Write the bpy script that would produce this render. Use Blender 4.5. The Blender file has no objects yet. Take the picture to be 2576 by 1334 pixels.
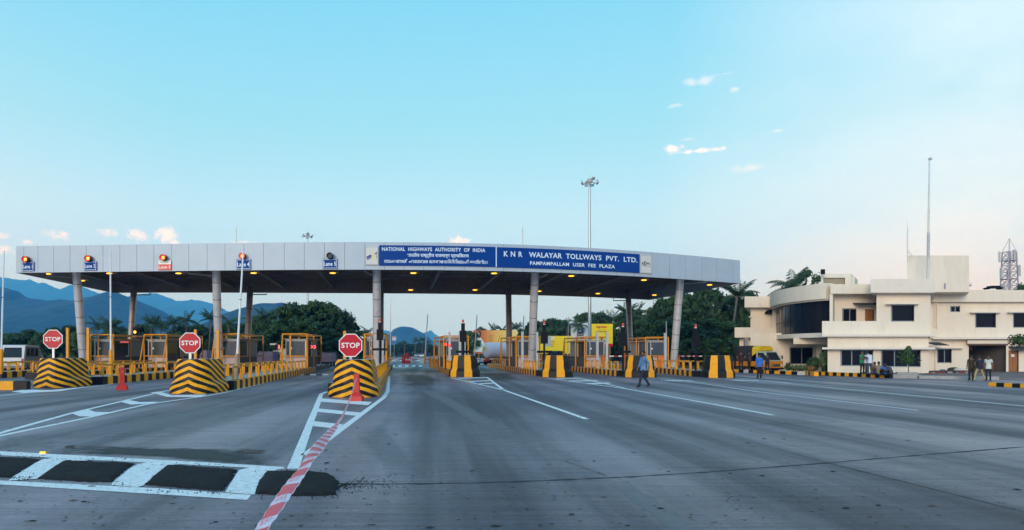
import bpy, bmesh, math, random
import numpy as np
from mathutils import Vector, Matrix, noise

random.seed(11)
S = bpy.context.scene
COL = S.collection
R = math.radians

# ------------------------------------------------------------------ camera
F = 1750.0          # focal length measured on a 2576 px wide picture
EYE = 1.65          # eye height in metres
CX, CY = 1090.0, 889.0   # where the lanes vanish
cam_d = bpy.data.cameras.new('camera')
cam = bpy.data.objects.new('camera', cam_d)
COL.objects.link(cam)
cam.location = (0, 0, EYE)
cam.rotation_euler = (R(90), 0, 0)
cam_d.sensor_width = 36
cam_d.lens = F * 36 / 2576
cam_d.shift_x = (1288 - CX) / 2576
cam_d.shift_y = (CY - 667) / 2576
cam_d.clip_start = 0.1
cam_d.clip_end = 40000
S.camera = cam

# ------------------------------------------------------------------ sky, sun, exposure
SUN_EL, SUN_AZ = 14.0, 206.0       # azimuth clockwise from +Y (away from the camera): behind, to the left
W = bpy.data.worlds.new('World'); S.world = W; W.use_nodes = True
nt = W.node_tree; nt.nodes.clear()
def N(t, **kw):
    n = nt.nodes.new(t)
    for k, v in kw.items(): setattr(n, k, v)
    return n
def L(a, b): nt.links.new(a, b)
def M(op, a, b=None, c=None, clamp=False):
    n = nt.nodes.new('ShaderNodeMath'); n.operation = op; n.use_clamp = clamp
    for i, v in enumerate((a, b, c)):
        if v is None: continue
        if isinstance(v, (int, float)): n.inputs[i].default_value = v
        else: nt.links.new(v, n.inputs[i])
    return n.outputs[0]
def MIX(f, a, b):
    n = nt.nodes.new('ShaderNodeMix'); n.data_type = 'RGBA'
    for s, v in ((n.inputs[0], f), (n.inputs[6], a), (n.inputs[7], b)):
        if isinstance(v, (int, float)): s.default_value = v
        elif isinstance(v, tuple): s.default_value = (*v, 1)
        else: nt.links.new(v, s)
    return n.outputs[2]
sky = N('ShaderNodeTexSky', sky_type='NISHITA'); sky.sun_disc = False
sky.sun_elevation = R(SUN_EL); sky.sun_rotation = R(SUN_AZ)
sky.altitude = 100; sky.air_density = 1.0; sky.dust_density = 1.5; sky.ozone_density = 1.0
co = N('ShaderNodeTexCoord')
sep = N('ShaderNodeSeparateXYZ'); L(co.outputs['Generated'], sep.inputs[0])
dx, dy, dz = sep.outputs
el = M('ARCSINE', dz)
az = M('ARCTAN2', dx, dy)
# evening sky: blue above, milky towards the horizon
ramp = N('ShaderNodeValToRGB'); L(M('DIVIDE', M('MAXIMUM', el, 0.0), R(90)), ramp.inputs[0])
cr = ramp.color_ramp
while len(cr.elements) > 1: cr.elements.remove(cr.elements[-1])
SKYK = 10.0
stops = [(0.0, (.45, .77, 1.72)), (.05, (.47, .78, 1.55)), (.12, (.50, .85, 1.20)), (.19, (.34, .77, 1.0)), (.30, (.22, .68, .965)), (.6, (.15, .50, .90)), (1.0, (.12, .42, .82))]
cr.elements[0].position = 0; cr.elements[0].color = (*stops[0][1], 1)
for p, c in stops[1:]:
    e = cr.elements.new(p); e.color = (*c, 1)
grad = N('ShaderNodeVectorMath', operation='SCALE'); L(ramp.outputs[0], grad.inputs[0]); grad.inputs[3].default_value = SKYK
base = MIX(0.80, sky.outputs[0], grad.outputs[0])
# thin high veil drifting over the sunlit side of the sky
nz = N('ShaderNodeTexNoise'); nz.inputs['Scale'].default_value = 2.6; nz.inputs['Detail'].default_value = 6; nz.inputs['Roughness'].default_value = .55
mp = N('ShaderNodeMapping'); mp.inputs['Scale'].default_value = (1, 1, 2.6); mp.inputs['Location'].default_value = (.37, .2, .1); L(co.outputs['Generated'], mp.inputs[0]); L(mp.outputs[0], nz.inputs[0])
side = M('SMOOTH_MIN', M('MAXIMUM', M('MULTIPLY_ADD', dx, 3.2, -.95), 0.0), 1.0, .2)
low = M('SUBTRACT', 1.0, M('MULTIPLY', el, 1.0), None, True)
veil = M('MULTIPLY', M('MULTIPLY', side, low), M('MULTIPLY_ADD', nz.outputs[0], 2.2, -.28, True), None, True)
veil_l = M('MULTIPLY', M('MULTIPLY_ADD', dx, -2.6, -.86, True), M('MULTIPLY_ADD', el, -2.2, 1.0, True))
base = MIX(M('MULTIPLY', veil_l, .55), base, (.80 * SKYK, .88 * SKYK, .955 * SKYK))
base = MIX(M('MULTIPLY', veil, .92), base, (.90 * SKYK, .98 * SKYK, 1.10 * SKYK))
# small clouds: (picture x, y, half width, half height, strength)
nz2 = N('ShaderNodeTexNoise'); nz2.inputs['Scale'].default_value = 95; nz2.inputs['Detail'].default_value = 5; nz2.inputs['Roughness'].default_value = .6; L(co.outputs['Generated'], nz2.inputs[0])
cl = None
for x, y, hw, hh, st in [(420, 592, 27, 22, .9), (350, 592, 22, 15, .8), (432, 610, 20, 10, .7), (143, 596, 28, 13, .7), (265, 584, 28, 9, .45), (68, 609, 14, 6, .5), (5, 628, 26, 10, .5), (1155, 607, 24, 14, .9), (10, 594, 18, 7, .4), (640, 611, 60, 5, .4),
                         (1697, 374, 22, 9, .75), (1765, 379, 66, 5, .7), (1728, 352, 20, 5, .3), (1770, 202, 52, 10, .35), (1812, 188, 30, 4, .2), (1845, 226, 20, 5, .35), (1700, 266, 17, 5, .35), (1885, 424, 34, 10, .35), (1952, 329, 14, 4, .3)]:
    v = Vector(((x - CX), F, (CY - y))).normalized()
    a0, e0 = math.atan2(v.x, v.y), math.asin(v.z)
    A = M('MULTIPLY', M('SUBTRACT', az, a0), F / hw * .8)
    B = M('MULTIPLY', M('SUBTRACT', el, e0), F / hh * .8)
    d = M('SQRT', M('ADD', M('MULTIPLY', A, A), M('MULTIPLY', B, B)))
    m = M('MULTIPLY', M('MULTIPLY_ADD', d, -1.25, M('MULTIPLY_ADD', nz2.outputs[0], 3.4, -.62), True), st)
    cl = m if cl is None else M('MAXIMUM', cl, m)
base = MIX(cl, base, (1.16 * SKYK, 1.0 * SKYK, .98 * SKYK))
bg = N('ShaderNodeBackground'); L(base, bg.inputs[0]); bg.inputs[1].default_value = 0.10
out = N('ShaderNodeOutputWorld'); L(bg.outputs[0], out.inputs[0])

sun_d = bpy.data.lights.new('sun', 'SUN'); sun_d.energy = 1.6; sun_d.angle = R(20); sun_d.color = (1, .85, .70)
sun = bpy.data.objects.new('sun', sun_d); COL.objects.link(sun)
sv = Vector((math.sin(R(SUN_AZ)) * math.cos(R(SUN_EL)), math.cos(R(SUN_AZ)) * math.cos(R(SUN_EL)), math.sin(R(SUN_EL))))
sun.rotation_euler = sv.to_track_quat('Z', 'Y').to_euler(); sun.location = (20, -20, 60)

S.view_settings.view_transform = 'Standard'; S.view_settings.look = 'None'; S.view_settings.gamma = 1
S.view_settings.exposure = 0.3
S.view_settings.use_curve_mapping = False
try:
    S.cycles.max_bounces = 8; S.cycles.transparent_max_bounces = 16; S.cycles.volume_bounces = 2
    S.cycles.use_denoising = True
except Exception: pass

# ------------------------------------------------------------------ helpers
def P(x, y, Y): return Vector(((x - CX) * Y / F, Y, EYE - (y - CY) * Y / F))
def G(x, y, z=0.0):
    Y = F * (EYE - z) / (y - CY); return Vector(((x - CX) * Y / F, Y, z))
def PX(x, Y): return (x - CX) * Y / F
def PZ(y, Y): return EYE - (y - CY) * Y / F

MATS = {}
def mat(name, col, rough=.6, metal=0.0, var=.12, vs=2.5, bump=0.0, bs=60, dirt=0.0, dcol=(.16, .13, .10), emit=None, es=1.0, spec=.25, stretch=(1, 1, 1)):
    if name in MATS: return MATS[name]
    m = bpy.data.materials.new(name); m.use_nodes = True; t = m.node_tree; b = t.nodes['Principled BSDF']
    b.inputs['Roughness'].default_value = rough; b.inputs['Metallic'].default_value = metal
    b.inputs['Specular IOR Level'].default_value = spec
    tc = t.nodes.new('ShaderNodeTexCoord'); mpn = t.nodes.new('ShaderNodeMapping'); mpn.inputs['Scale'].default_value = stretch
    t.links.new(tc.outputs['Object'], mpn.inputs[0])
    n1 = t.nodes.new('ShaderNodeTexNoise'); n1.inputs['Scale'].default_value = vs; n1.inputs['Detail'].default_value = 8; n1.inputs['Roughness'].default_value = .65
    t.links.new(mpn.outputs[0], n1.inputs[0])
    mr = t.nodes.new('ShaderNodeMapRange'); mr.inputs[1].default_value = .3; mr.inputs[2].default_value = .7; mr.inputs[3].default_value = 1 - var; mr.inputs[4].default_value = 1 + var
    t.links.new(n1.outputs[0], mr.inputs[0])
    sc = t.nodes.new('ShaderNodeVectorMath'); sc.operation = 'SCALE'; sc.inputs[0].default_value = col; t.links.new(mr.outputs[0], sc.inputs[3])
    o = sc.outputs[0]
    if dirt:
        n2 = t.nodes.new('ShaderNodeTexNoise'); n2.inputs['Scale'].default_value = vs * 2.3; n2.inputs['Detail'].default_value = 9; n2.inputs['Roughness'].default_value = .7
        t.links.new(mpn.outputs[0], n2.inputs[0])
        m2 = t.nodes.new('ShaderNodeMapRange'); m2.inputs[1].default_value = .5; m2.inputs[2].default_value = .75; m2.inputs[3].default_value = 0; m2.inputs[4].default_value = dirt
        t.links.new(n2.outputs[0], m2.inputs[0])
        mx = t.nodes.new('ShaderNodeMix'); mx.data_type = 'RGBA'; t.links.new(m2.outputs[0], mx.inputs[0]); t.links.new(o, mx.inputs[6]); mx.inputs[7].default_value = (*dcol, 1)
        o = mx.outputs[2]
    t.links.new(o, b.inputs['Base Color'])
    if bump:
        n3 = t.nodes.new('ShaderNodeTexNoise'); n3.inputs['Scale'].default_value = bs; n3.inputs['Detail'].default_value = 4
        t.links.new(mpn.outputs[0], n3.inputs[0])
        bp = t.nodes.new('ShaderNodeBump'); bp.inputs['Strength'].default_value = bump; bp.inputs['Distance'].default_value = .02
        t.links.new(n3.outputs[0], bp.inputs['Height']); t.links.new(bp.outputs[0], b.inputs['Normal'])
    if emit:
        b.inputs['Emission Color'].default_value = (*emit, 1); b.inputs['Emission Strength'].default_value = es
    MATS[name] = m; return m

class MB:
    def __init__(s): s.v = []; s.f = []; s.m = []; s.s = []; s.uv = []
    def add(s, vs, fs, mi=0, sm=False, uv=None):
        o = len(s.v); s.v.extend([tuple(q) for q in vs])
        for f in fs:
            s.f.append(tuple(i + o for i in f)); s.m.append(mi); s.s.append(sm)
        s.uv.extend(uv if uv is not None else [(0, 0)] * len(vs)); return s
    def box(s, cx, cy, cz, sx, sy, sz, rz=0.0, mi=0, taper=1.0):
        hx, hy, hz = sx / 2, sy / 2, sz / 2; c, n = math.cos(rz), math.sin(rz); vs = []
        for z, k in ((-hz, 1.0), (hz, taper)):
            for x, y in ((-hx, -hy), (hx, -hy), (hx, hy), (-hx, hy)):
                x *= k; y *= k; vs.append((cx + x * c - y * n, cy + x * n + y * c, cz + z))
        return s.add(vs, [(3, 2, 1, 0), (4, 5, 6, 7), (0, 1, 5, 4), (1, 2, 6, 5), (2, 3, 7, 6), (3, 0, 4, 7)], mi)
    def b(s, x0, x1, y0, y1, z0, z1, mi=0):
        return s.box((x0 + x1) / 2, (y0 + y1) / 2, (z0 + z1) / 2, abs(x1 - x0), abs(y1 - y0), abs(z1 - z0), 0, mi)
    def tube(s, p0, p1, r0, r1=None, n=8, mi=0, caps=True, sm=True):
        p0, p1 = Vector(p0), Vector(p1); r1 = r0 if r1 is None else r1
        d = (p1 - p0).normalized(); a = d.orthogonal().normalized(); b_ = d.cross(a); vs = []
        for p, r in ((p0, r0), (p1, r1)):
            for i in range(n):
                t = 2 * math.pi * i / n; vs.append(p + a * (r * math.cos(t)) + b_ * (r * math.sin(t)))
        s.add(vs, [(i, (i + 1) % n, n + (i + 1) % n, n + i) for i in range(n)], mi, sm)
        if caps:
            s.add(vs[:n][::-1], [tuple(range(n))], mi); s.add(vs[n:], [tuple(range(n))], mi)
        return s
    def path(s, pts, r, n=6, mi=0, rs=None):
        pts = [Vector(p) for p in pts]; rs = rs or [r] * len(pts); rings = []
        for i, p in enumerate(pts):
            d = (pts[min(i + 1, len(pts) - 1)] - pts[max(i - 1, 0)]).normalized()
            a = d.cross(Vector((0.123, 0.97, 0.2))).normalized(); b_ = d.cross(a)
            rings.append([p + a * (rs[i] * math.cos(2 * math.pi * k / n)) + b_ * (rs[i] * math.sin(2 * math.pi * k / n)) for k in range(n)])
        vs = [q for g in rings for q in g]; fs = []
        for i in range(len(pts) - 1):
            for k in range(n): fs.append((i * n + k, i * n + (k + 1) % n, (i + 1) * n + (k + 1) % n, (i + 1) * n + k))
        s.add(vs, fs, mi, True); m = len(vs)
        s.add(rings[0][::-1], [tuple(range(n))], mi); s.add(rings[-1], [tuple(range(n))], mi); return s
    def bar(s, p0, p1, w, h=None, mi=0):
        p0, p1 = Vector(p0), Vector(p1); h = h or w; d = (p1 - p0).normalized()
        up = Vector((0, 0, 1)) if abs(d.z) < .95 else Vector((0, 1, 0)); a = d.cross(up).normalized() * w / 2; b_ = a.cross(d).normalized() * h / 2
        vs = [p + q for p in (p0, p1) for q in (-a - b_, a - b_, a + b_, -a + b_)]
        return s.add(vs, [(0, 1, 2, 3), (7, 6, 5, 4), (0, 4, 5, 1), (1, 5, 6, 2), (2, 6, 7, 3), (3, 7, 4, 0)], mi)
    def prism(s, poly, z0, z1, mi=0, side=None):
        n = len(poly); vs = [(x, y, z0) for x, y in poly] + [(x, y, z1) for x, y in poly]
        return s.add(vs, [tuple(range(n))[::-1], tuple(range(n, 2 * n))] + [(i, (i + 1) % n, n + (i + 1) % n, n + i) for i in range(n)], mi)
    def xprism(s, prof, x0, x1, mi=0):      # profile in (y, z), extruded along x
        n = len(prof); vs = [(x0, y, z) for y, z in prof] + [(x1, y, z) for y, z in prof]
        return s.add(vs, [tuple(range(n))[::-1], tuple(range(n, 2 * n))] + [(i, (i + 1) % n, n + (i + 1) % n, n + i) for i in range(n)], mi)
    def lathe(s, prof, n=16, c=(0, 0, 0), mi=0, sm=True):
        vs = []
        for r, z in prof:
            for i in range(n): vs.append((c[0] + r * math.cos(2 * math.pi * i / n), c[1] + r * math.sin(2 * math.pi * i / n), c[2] + z))
        fs = []
        for j in range(len(prof) - 1):
            for i in range(n): fs.append((j * n + i, j * n + (i + 1) % n, (j + 1) * n + (i + 1) % n, (j + 1) * n + i))
        s.add(vs, fs, mi, sm); s.add(vs[:n][::-1], [tuple(range(n))], mi); s.add(vs[-n:], [tuple(range(n))], mi); return s
    def sphere(s, c, rx, ry, rz, n=10, m=7, mi=0):
        vs = []
        for j in range(m + 1):
            a = math.pi * j / m
            for i in range(n):
                t = 2 * math.pi * i / n; vs.append((c[0] + rx * math.sin(a) * math.cos(t), c[1] + ry * math.sin(a) * math.sin(t), c[2] - rz * math.cos(a)))
        return s.add(vs, [(j * n + i, j * n + (i + 1) % n, (j + 1) * n + (i + 1) % n, (j + 1) * n + i) for j in range(m) for i in range(n)], mi, True)
    def mesh(s, name, mats):
        me = bpy.data.meshes.new(name); me.from_pydata(s.v, [], s.f)
        for m in (mats if isinstance(mats, (list, tuple)) else [mats]): me.materials.append(m)
        me.polygons.foreach_set('material_index', s.m); me.polygons.foreach_set('use_smooth', s.s)
        if any(u != (0, 0) for u in s.uv):
            l = me.uv_layers.new(name='UVMap'); li = np.empty(len(me.loops), dtype=np.int32); me.loops.foreach_get('vertex_index', li)
            l.data.foreach_set('uv', np.array(s.uv, dtype=np.float32)[li].ravel())
        me.validate(); me.update(); return me
    def build(s, name, mats, parent=None, loc=(0, 0, 0), rz=0.0):
        o = bpy.data.objects.new(name, s.mesh(name, mats)); COL.objects.link(o); o.location = loc; o.rotation_euler = (0, 0, rz)
        if parent: o.parent = parent
        return o

def inst(me, name, parent=None, loc=(0, 0, 0), rz=0.0, sc=None):
    o = bpy.data.objects.new(name, me); COL.objects.link(o); o.location = loc; o.rotation_euler = (0, 0, rz)
    if sc is not None: o.scale = sc if hasattr(sc, '__len__') else (sc, sc, sc)
    if parent: o.parent = parent
    return o
def tag(o, label=None, cat=None, group=None, kind=None):
    if label: o['label'] = label
    if cat: o['category'] = cat
    if group: o['group'] = group
    if kind: o['kind'] = kind
    return o
def empty(name, loc=(0, 0, 0), rz=0.0, label=None, cat=None, group=None):
    o = bpy.data.objects.new(name, None); COL.objects.link(o); o.location = loc; o.rotation_euler = (0, 0, rz); o.empty_display_size = .2
    return tag(o, label, cat, group)

BOLD = .022
def text_mesh(txt, font_scale=1.0):
    c = bpy.data.curves.new('txt', 'FONT'); c.body = txt; c.size = 1; c.resolution_u = 3; c.offset = BOLD; c.space_character = font_scale
    o = bpy.data.objects.new('txt', c); COL.objects.link(o); dg = bpy.context.evaluated_depsgraph_get(); dg.update()
    me = bpy.data.meshes.new_from_object(o.evaluated_get(dg)); bpy.data.objects.remove(o); bpy.data.curves.remove(c); return me
def lettering(txt, fn, m, parent, name='lettering', space=1.0, bold=0.0, ybox=None):
    """text as thin flat print; fn maps (u, v) in 0..1 to a point on the sign's face"""
    me = text_mesh(txt, space); n = len(me.vertices); a = np.empty(n * 3); me.vertices.foreach_get('co', a); a = a.reshape(-1, 3)
    x0, x1 = a[:, 0].min(), a[:, 0].max(); y0, y1 = (a[:, 1].min(), a[:, 1].max()) if ybox is None else ybox
    for i, v in enumerate(me.vertices): v.co = fn((a[i, 0] - x0) / (x1 - x0), (a[i, 1] - y0) / (y1 - y0))
    me.materials.clear(); me.materials.append(m); me.update()
    o = bpy.data.objects.new(name, me); COL.objects.link(o); o.parent = parent; return o

# ------------------------------------------------------------------ materials
YEL = mat('yellow_paint', (.84, .36, .010), .45, var=.10, vs=3, dirt=.35, dcol=(.25, .13, .04), bump=.1)
YELP = mat('yellow_steel_paint', (.74, .30, .012), .42, var=.12, vs=4, dirt=.35, dcol=(.22, .10, .03))
BLK = mat('black_paint', (.0075, .0078, .009), .5, var=.3, vs=3, dirt=.25, dcol=(.06, .055, .05), bump=.1)
WHT = mat('white_road_paint', (.84, .82, .79), .6, var=.12, vs=6, dirt=.85, dcol=(.22, .21, .21), bump=.2)
BLUE = mat('blue_sign_sheet', (.003, .046, .24), .5, var=.05, spec=.1)
BLUELINE = mat('blue_road_paint', (.04, .12, .42), .6, var=.25, vs=6, dirt=.5, dcol=(.2, .2, .22))
LETT = mat('white_lettering', (.62, .74, .84), .5, var=.03)
RED = mat('red_sign_sheet', (.50, .012, .025), .38, var=.05)
WSIGN = mat('white_sign_sheet', (.78, .78, .76), .4, var=.03)
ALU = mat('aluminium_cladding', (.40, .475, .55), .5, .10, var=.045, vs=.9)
DARKJ = mat('dark_joint', (.03, .03, .035), .7, var=.05)
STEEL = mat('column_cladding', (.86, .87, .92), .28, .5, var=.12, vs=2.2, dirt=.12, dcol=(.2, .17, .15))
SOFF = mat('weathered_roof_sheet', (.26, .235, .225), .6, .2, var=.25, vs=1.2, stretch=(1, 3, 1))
BEAM = mat('painted_roof_steel', (.27, .235, .22), .55, .2, var=.15)
GALV = mat('galvanised_steel', (.45, .47, .48), .42, .6, var=.12, vs=5)
GREYP = mat('grey_painted_post', (.42, .43, .44), .5, var=.15, vs=4)
BLACKM = mat('black_metal', (.008, .008, .009), .5, var=.2, spec=.12)
CONC = mat('kerb_concrete', (.34, .335, .33), .85, var=.15, vs=3, dirt=.3, dcol=(.18, .17, .16), bump=.3, bs=30)
CREAM = mat('cream_wall_paint', (.76, .675, .56), .75, var=.05, vs=1.1, dirt=.30, dcol=(.50, .43, .35), bump=.12, bs=18, stretch=(1, 1, .28))
CREAMD = mat('cream_ledge_paint', (.74, .67, .58), .75, var=.05, vs=1.0, dirt=.15, dcol=(.42, .38, .33))
GLASSD = mat('dark_window_glass', (.006, .008, .013), .18, var=.2, vs=1, spec=.16)
WFRAME = mat('aluminium_window_frame', (.33, .36, .37), .4, .5, var=.05)
WOOD = mat('brown_door_wood', (.30, .13, .05), .55, var=.3, vs=4, stretch=(6, 6, .6))
EMRED = mat('lit_red_signal', (.5, .02, .01), .4, emit=(1, .03, .01), es=2.2)
EMORG = mat('lit_orange_cross', (.9, .3, .05), .4, emit=(1, .36, .05), es=3.5)
EMAMB = mat('lit_amber_lens', (.9, .45, .05), .4, emit=(1, .48, .05), es=2.1)
REDP = mat('red_plastic', (.48, .022, .018), .42, var=.12, vs=5, dirt=.2, dcol=(.2, .05, .04))
BROWNP = mat('brown_steel_paint', (.30, .12, .02), .5, var=.2, vs=4)
RUBBER = mat('tyre_rubber', (.015, .015, .015), .8)

def glass_mat(name, col, alpha):
    m = bpy.data.materials.new(name); m.use_nodes = True; t = m.node_tree; t.nodes.clear()
    o = t.nodes.new('ShaderNodeOutputMaterial'); mx = t.nodes.new('ShaderNodeMixShader'); tr = t.nodes.new('ShaderNodeBsdfTransparent'); pb = t.nodes.new('ShaderNodeBsdfPrincipled')
    pb.inputs['Base Color'].default_value = (*col, 1); pb.inputs['Roughness'].default_value = .08; tr.inputs[0].default_value = (.62, .7, .68, 1)
    nz_ = t.nodes.new('ShaderNodeTexNoise'); nz_.inputs['Scale'].default_value = 1.5; mr = t.nodes.new('ShaderNodeMapRange'); mr.inputs[3].default_value = alpha - .15; mr.inputs[4].default_value = alpha + .15
    t.links.new(nz_.outputs[0], mr.inputs[0]); t.links.new(mr.outputs[0], mx.inputs[0]); t.links.new(tr.outputs[0], mx.inputs[1]); t.links.new(pb.outputs[0], mx.inputs[2]); t.links.new(mx.outputs[0], o.inputs[0])
    return m
BGLASS = glass_mat('booth_glass', (.10, .115, .12), .55)

# ------------------------------------------------------------------ ground, road, hills
def hill_ridge(name, pts, D, depth, seed, m, rows=16, step=4.0, rough=.10):
    xs = np.array([p[0] for p in pts], float); ys = np.array([p[1] for p in pts], float)
    n = int((xs[-1] - xs[0]) / step) + 1; gx = np.linspace(xs[0], xs[-1], n)
    h = EYE + (CY - np.interp(gx, xs, ys)) * D / F
    vs = []; k = rows
    for j in range(-4, k + 1):
        t = j / k
        for i in range(n):
            X = (gx[i] - CX) * D / F
            Y = D - t * depth
            q = Vector((X / 420 + seed, Y / 420, seed * .3))
            f = noise.fractal(q, .9, 2.1, 5); rd = 1 - abs(noise.noise(Vector((X / 260 + seed * 2, Y / 900, 1.7)))) * 2
            if j >= 0: z = h[i] * (1 - t ** .85) * (1 + rough * 1.6 * t * (1 - t) * 4 * (rd * .8 + f * .5)) + (f * h[i] * rough * .1 if 0 < j else 0)
            else: z = h[i] * (1 - abs(t) * 2.2)
            fine = noise.noise(Vector((X / 38, Y / 38, seed))) * 5 * D / 3000 * (1 if j >= 0 else 0)
            vs.append((X, Y, max(z + fine * (1 if h[i] > 30 else 0), -.6 if j == k else -.6)))
    fs = [(j * n + i, j * n + i + 1, (j + 1) * n + i + 1, (j + 1) * n + i) for j in range(k + 4) for i in range(n - 1)]
    o = MB().add(vs, fs, 0, True).build(name, m); return tag(o, kind='structure')
HILL = mat('forested_hillside', (.016, .038, .040), .95, var=.75, vs=.02, bump=.0)
hill_ridge('mountain', [(-900, 720), (-500, 690), (-250, 680), (0, 697.6), (13, 699), (58, 705.5), (75, 703), (97, 712), (108, 711), (151, 728), (184, 715), (208, 722), (237, 734), (263, 742), (300, 752), (330, 745), (355, 740), (381, 738.5), (395, 738.5), (411, 745), (444, 757), (458, 758), (479, 753), (511, 758), (534, 763), (567, 780), (610, 800), (680, 850), (720, 880), (760, 889)], 6200, 2300, 3.1, HILL)
hill_ridge('mountain', [(-900, 700), (-500, 710), (-200, 735), (0, 720), (17, 724), (43, 732), (66, 747), (116, 758), (149, 753), (185, 755), (212, 750), (245, 741), (275, 735), (298, 738), (331, 750), (381, 770), (424, 792), (470, 820), (560, 860), (640, 888)], 2000, 800, 7.7, HILL, rough=.14)
hill_ridge('mountain', [(480, 888), (530, 812), (557, 790), (600, 775), (653, 765), (709, 760), (723, 764), (790, 790), (880, 830), (960, 889)], 1500, 500, 12.3, HILL, rough=.12)
hill_ridge('hill', [(925, 889), (950, 868), (972, 848), (983, 838), (990, 829), (1000, 823), (1008, 820.6), (1020, 822), (1035, 824.6), (1048, 830), (1061, 836), (1075, 846), (1091, 861), (1110, 878), (1125, 889)], 2500, 420, 17.9, HILL, rough=.14, step=2)
hill_ridge('mountain', [(905, 889), (940, 838), (968, 831), (1000, 842), (1040, 848), (1068, 838), (1083, 831), (1095, 840), (1110, 850), (1150, 850), (1240, 872), (1340, 889)], 7000, 1200, 21.7, HILL)

GRND = mat('dry_grass_ground', (.085, .085, .045), .95, var=.4, vs=.08, dirt=.5, dcol=(.16, .125, .085), bump=.3, bs=3)
nseg = 40; gv = []
for j in range(nseg + 1):
    for i in range(nseg + 1):
        u, v = i / nseg * 2 - 1, j / nseg
        gv.append((math.copysign(abs(u) ** 3, u) * 8600, -350 + v ** 3 * 9100, -.06))
tag(MB().add(gv, [(j * (nseg + 1) + i, j * (nseg + 1) + i + 1, (j + 1) * (nseg + 1) + i + 1, (j + 1) * (nseg + 1) + i) for j in range(nseg) for i in range(nseg)]).build('ground', GRND), kind='structure')

# air that fades the hills
hz = bpy.data.materials.new('evening_air'); hz.use_nodes = True; t = hz.node_tree; t.nodes.clear()
o_ = t.nodes.new('ShaderNodeOutputMaterial'); v_ = t.nodes.new('ShaderNodeVolumePrincipled')
v_.inputs['Color'].default_value = (.07, .40, 1.0, 1); v_.inputs['Absorption Color'].default_value = (1, 1, 1, 1); v_.inputs['Density'].default_value = .00024; v_.inputs['Anisotropy'].default_value = .1
t.links.new(v_.outputs[0], o_.inputs['Volume'])
tag(MB().b(-8900, 8900, -600, 9300, -1.1, 760).build('haze', hz), kind='stuff')

# concrete apron: tined across the lanes, tyre-darkened along them
rm = bpy.data.materials.new('brushed_road_concrete'); rm.use_nodes = True; t = rm.node_tree; b = t.nodes['Principled BSDF']
def rn(ty, **k):
    n = t.nodes.new(ty)
    for a, v in k.items(): setattr(n, a, v)
    return n
tc = rn('ShaderNodeTexCoord')
def rnoise(scale, sx, sy, detail=6, rough=.6, off=0):
    mpn = rn('ShaderNodeMapping'); mpn.inputs['Scale'].default_value = (sx, sy, 1); mpn.inputs['Location'].default_value = (off, off * 1.7, 0); t.links.new(tc.outputs['Object'], mpn.inputs[0])
    n = rn('ShaderNodeTexNoise'); n.inputs['Scale'].default_value = scale; n.inputs['Detail'].default_value = detail; n.inputs['Roughness'].default_value = rough; t.links.new(mpn.outputs[0], n.inputs[0]); return n.outputs[0]
def rmap(v, a, b_, c, d):
    m = rn('ShaderNodeMapRange'); t.links.new(v, m.inputs[0]); m.inputs[1].default_value = a; m.inputs[2].default_value = b_; m.inputs[3].default_value = c; m.inputs[4].default_value = d; return m.outputs[0]
def rmul(a, b_):
    m = rn('ShaderNodeMath', operation='MULTIPLY'); t.links.new(a, m.inputs[0]); t.links.new(b_, m.inputs[1]); return m.outputs[0]
tracks = rmap(rnoise(1, .55, .018, 4, .55), .36, .64, .45, 1.50)
patch = rmap(rnoise(1, .09, .07, 6, .6, 4), .35, .65, .60, 1.40)
tine = rmap(rnoise(1, .35, 6.5, 8, .78, 2), .3, .7, .55, 1.40)
grain = rmap(rnoise(13, 1, 1.5, 9, .85), .3, .7, .5, 1.5)
spots = rmap(rnoise(2.2, 1, 1.6, 8, .75, 9), .58, .70, 1.0, .6)
mulv = rmul(rmul(rmul(tracks, patch), rmul(tine, grain)), spots)
scn = rn('ShaderNodeVectorMath', operation='SCALE'); t.links.new(mulv, scn.inputs[3])
mixc = rn('ShaderNodeMix', data_type='RGBA'); t.links.new(rmap(rnoise(1, .25, .05, 5, .6, 13), .4, .62, 0, 1), mixc.inputs[0]); mixc.inputs[6].default_value = (.142, .118, .138, 1); mixc.inputs[7].default_value = (.170, .143, .152, 1)
t.links.new(mixc.outputs[2], scn.inputs[0]); t.links.new(scn.outputs[0], b.inputs['Base Color']); t.links.new(rmap(rmul(patch, tracks), .6, 1.4, .60, .36), b.inputs['Roughness']); b.inputs['Specular IOR Level'].default_value = .36
bp = rn('ShaderNodeBump'); bp.inputs['Strength'].default_value = .55; bp.inputs['Distance'].default_value = .02; t.links.new(rmul(tine, grain), bp.inputs['Height']); t.links.new(bp.outputs[0], b.inputs['Normal'])
ROADM = rm
rv = [(-70, -60), (26, -60), (26, 62), (27, 150), (12, 260), (10, 1400), (-9, 1400), (-10, 260), (-62, 150), (-70, 90)]
road = tag(MB().add([(x, y, 0) for x, y in rv], [tuple(range(len(rv)))]).build('road', rm), kind='structure')
# extra apron to the right of the lanes, up to the office forecourt
fore = tag(MB().add([(x, y, .0) for x, y in [(26.0, -60), (70, -60), (70, 40), (33, 44.5), (29.6, 49), (26, 62)]], [(0, 1, 2, 3, 4, 5)]).build('road_shoulder', rm), kind='structure')

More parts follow.
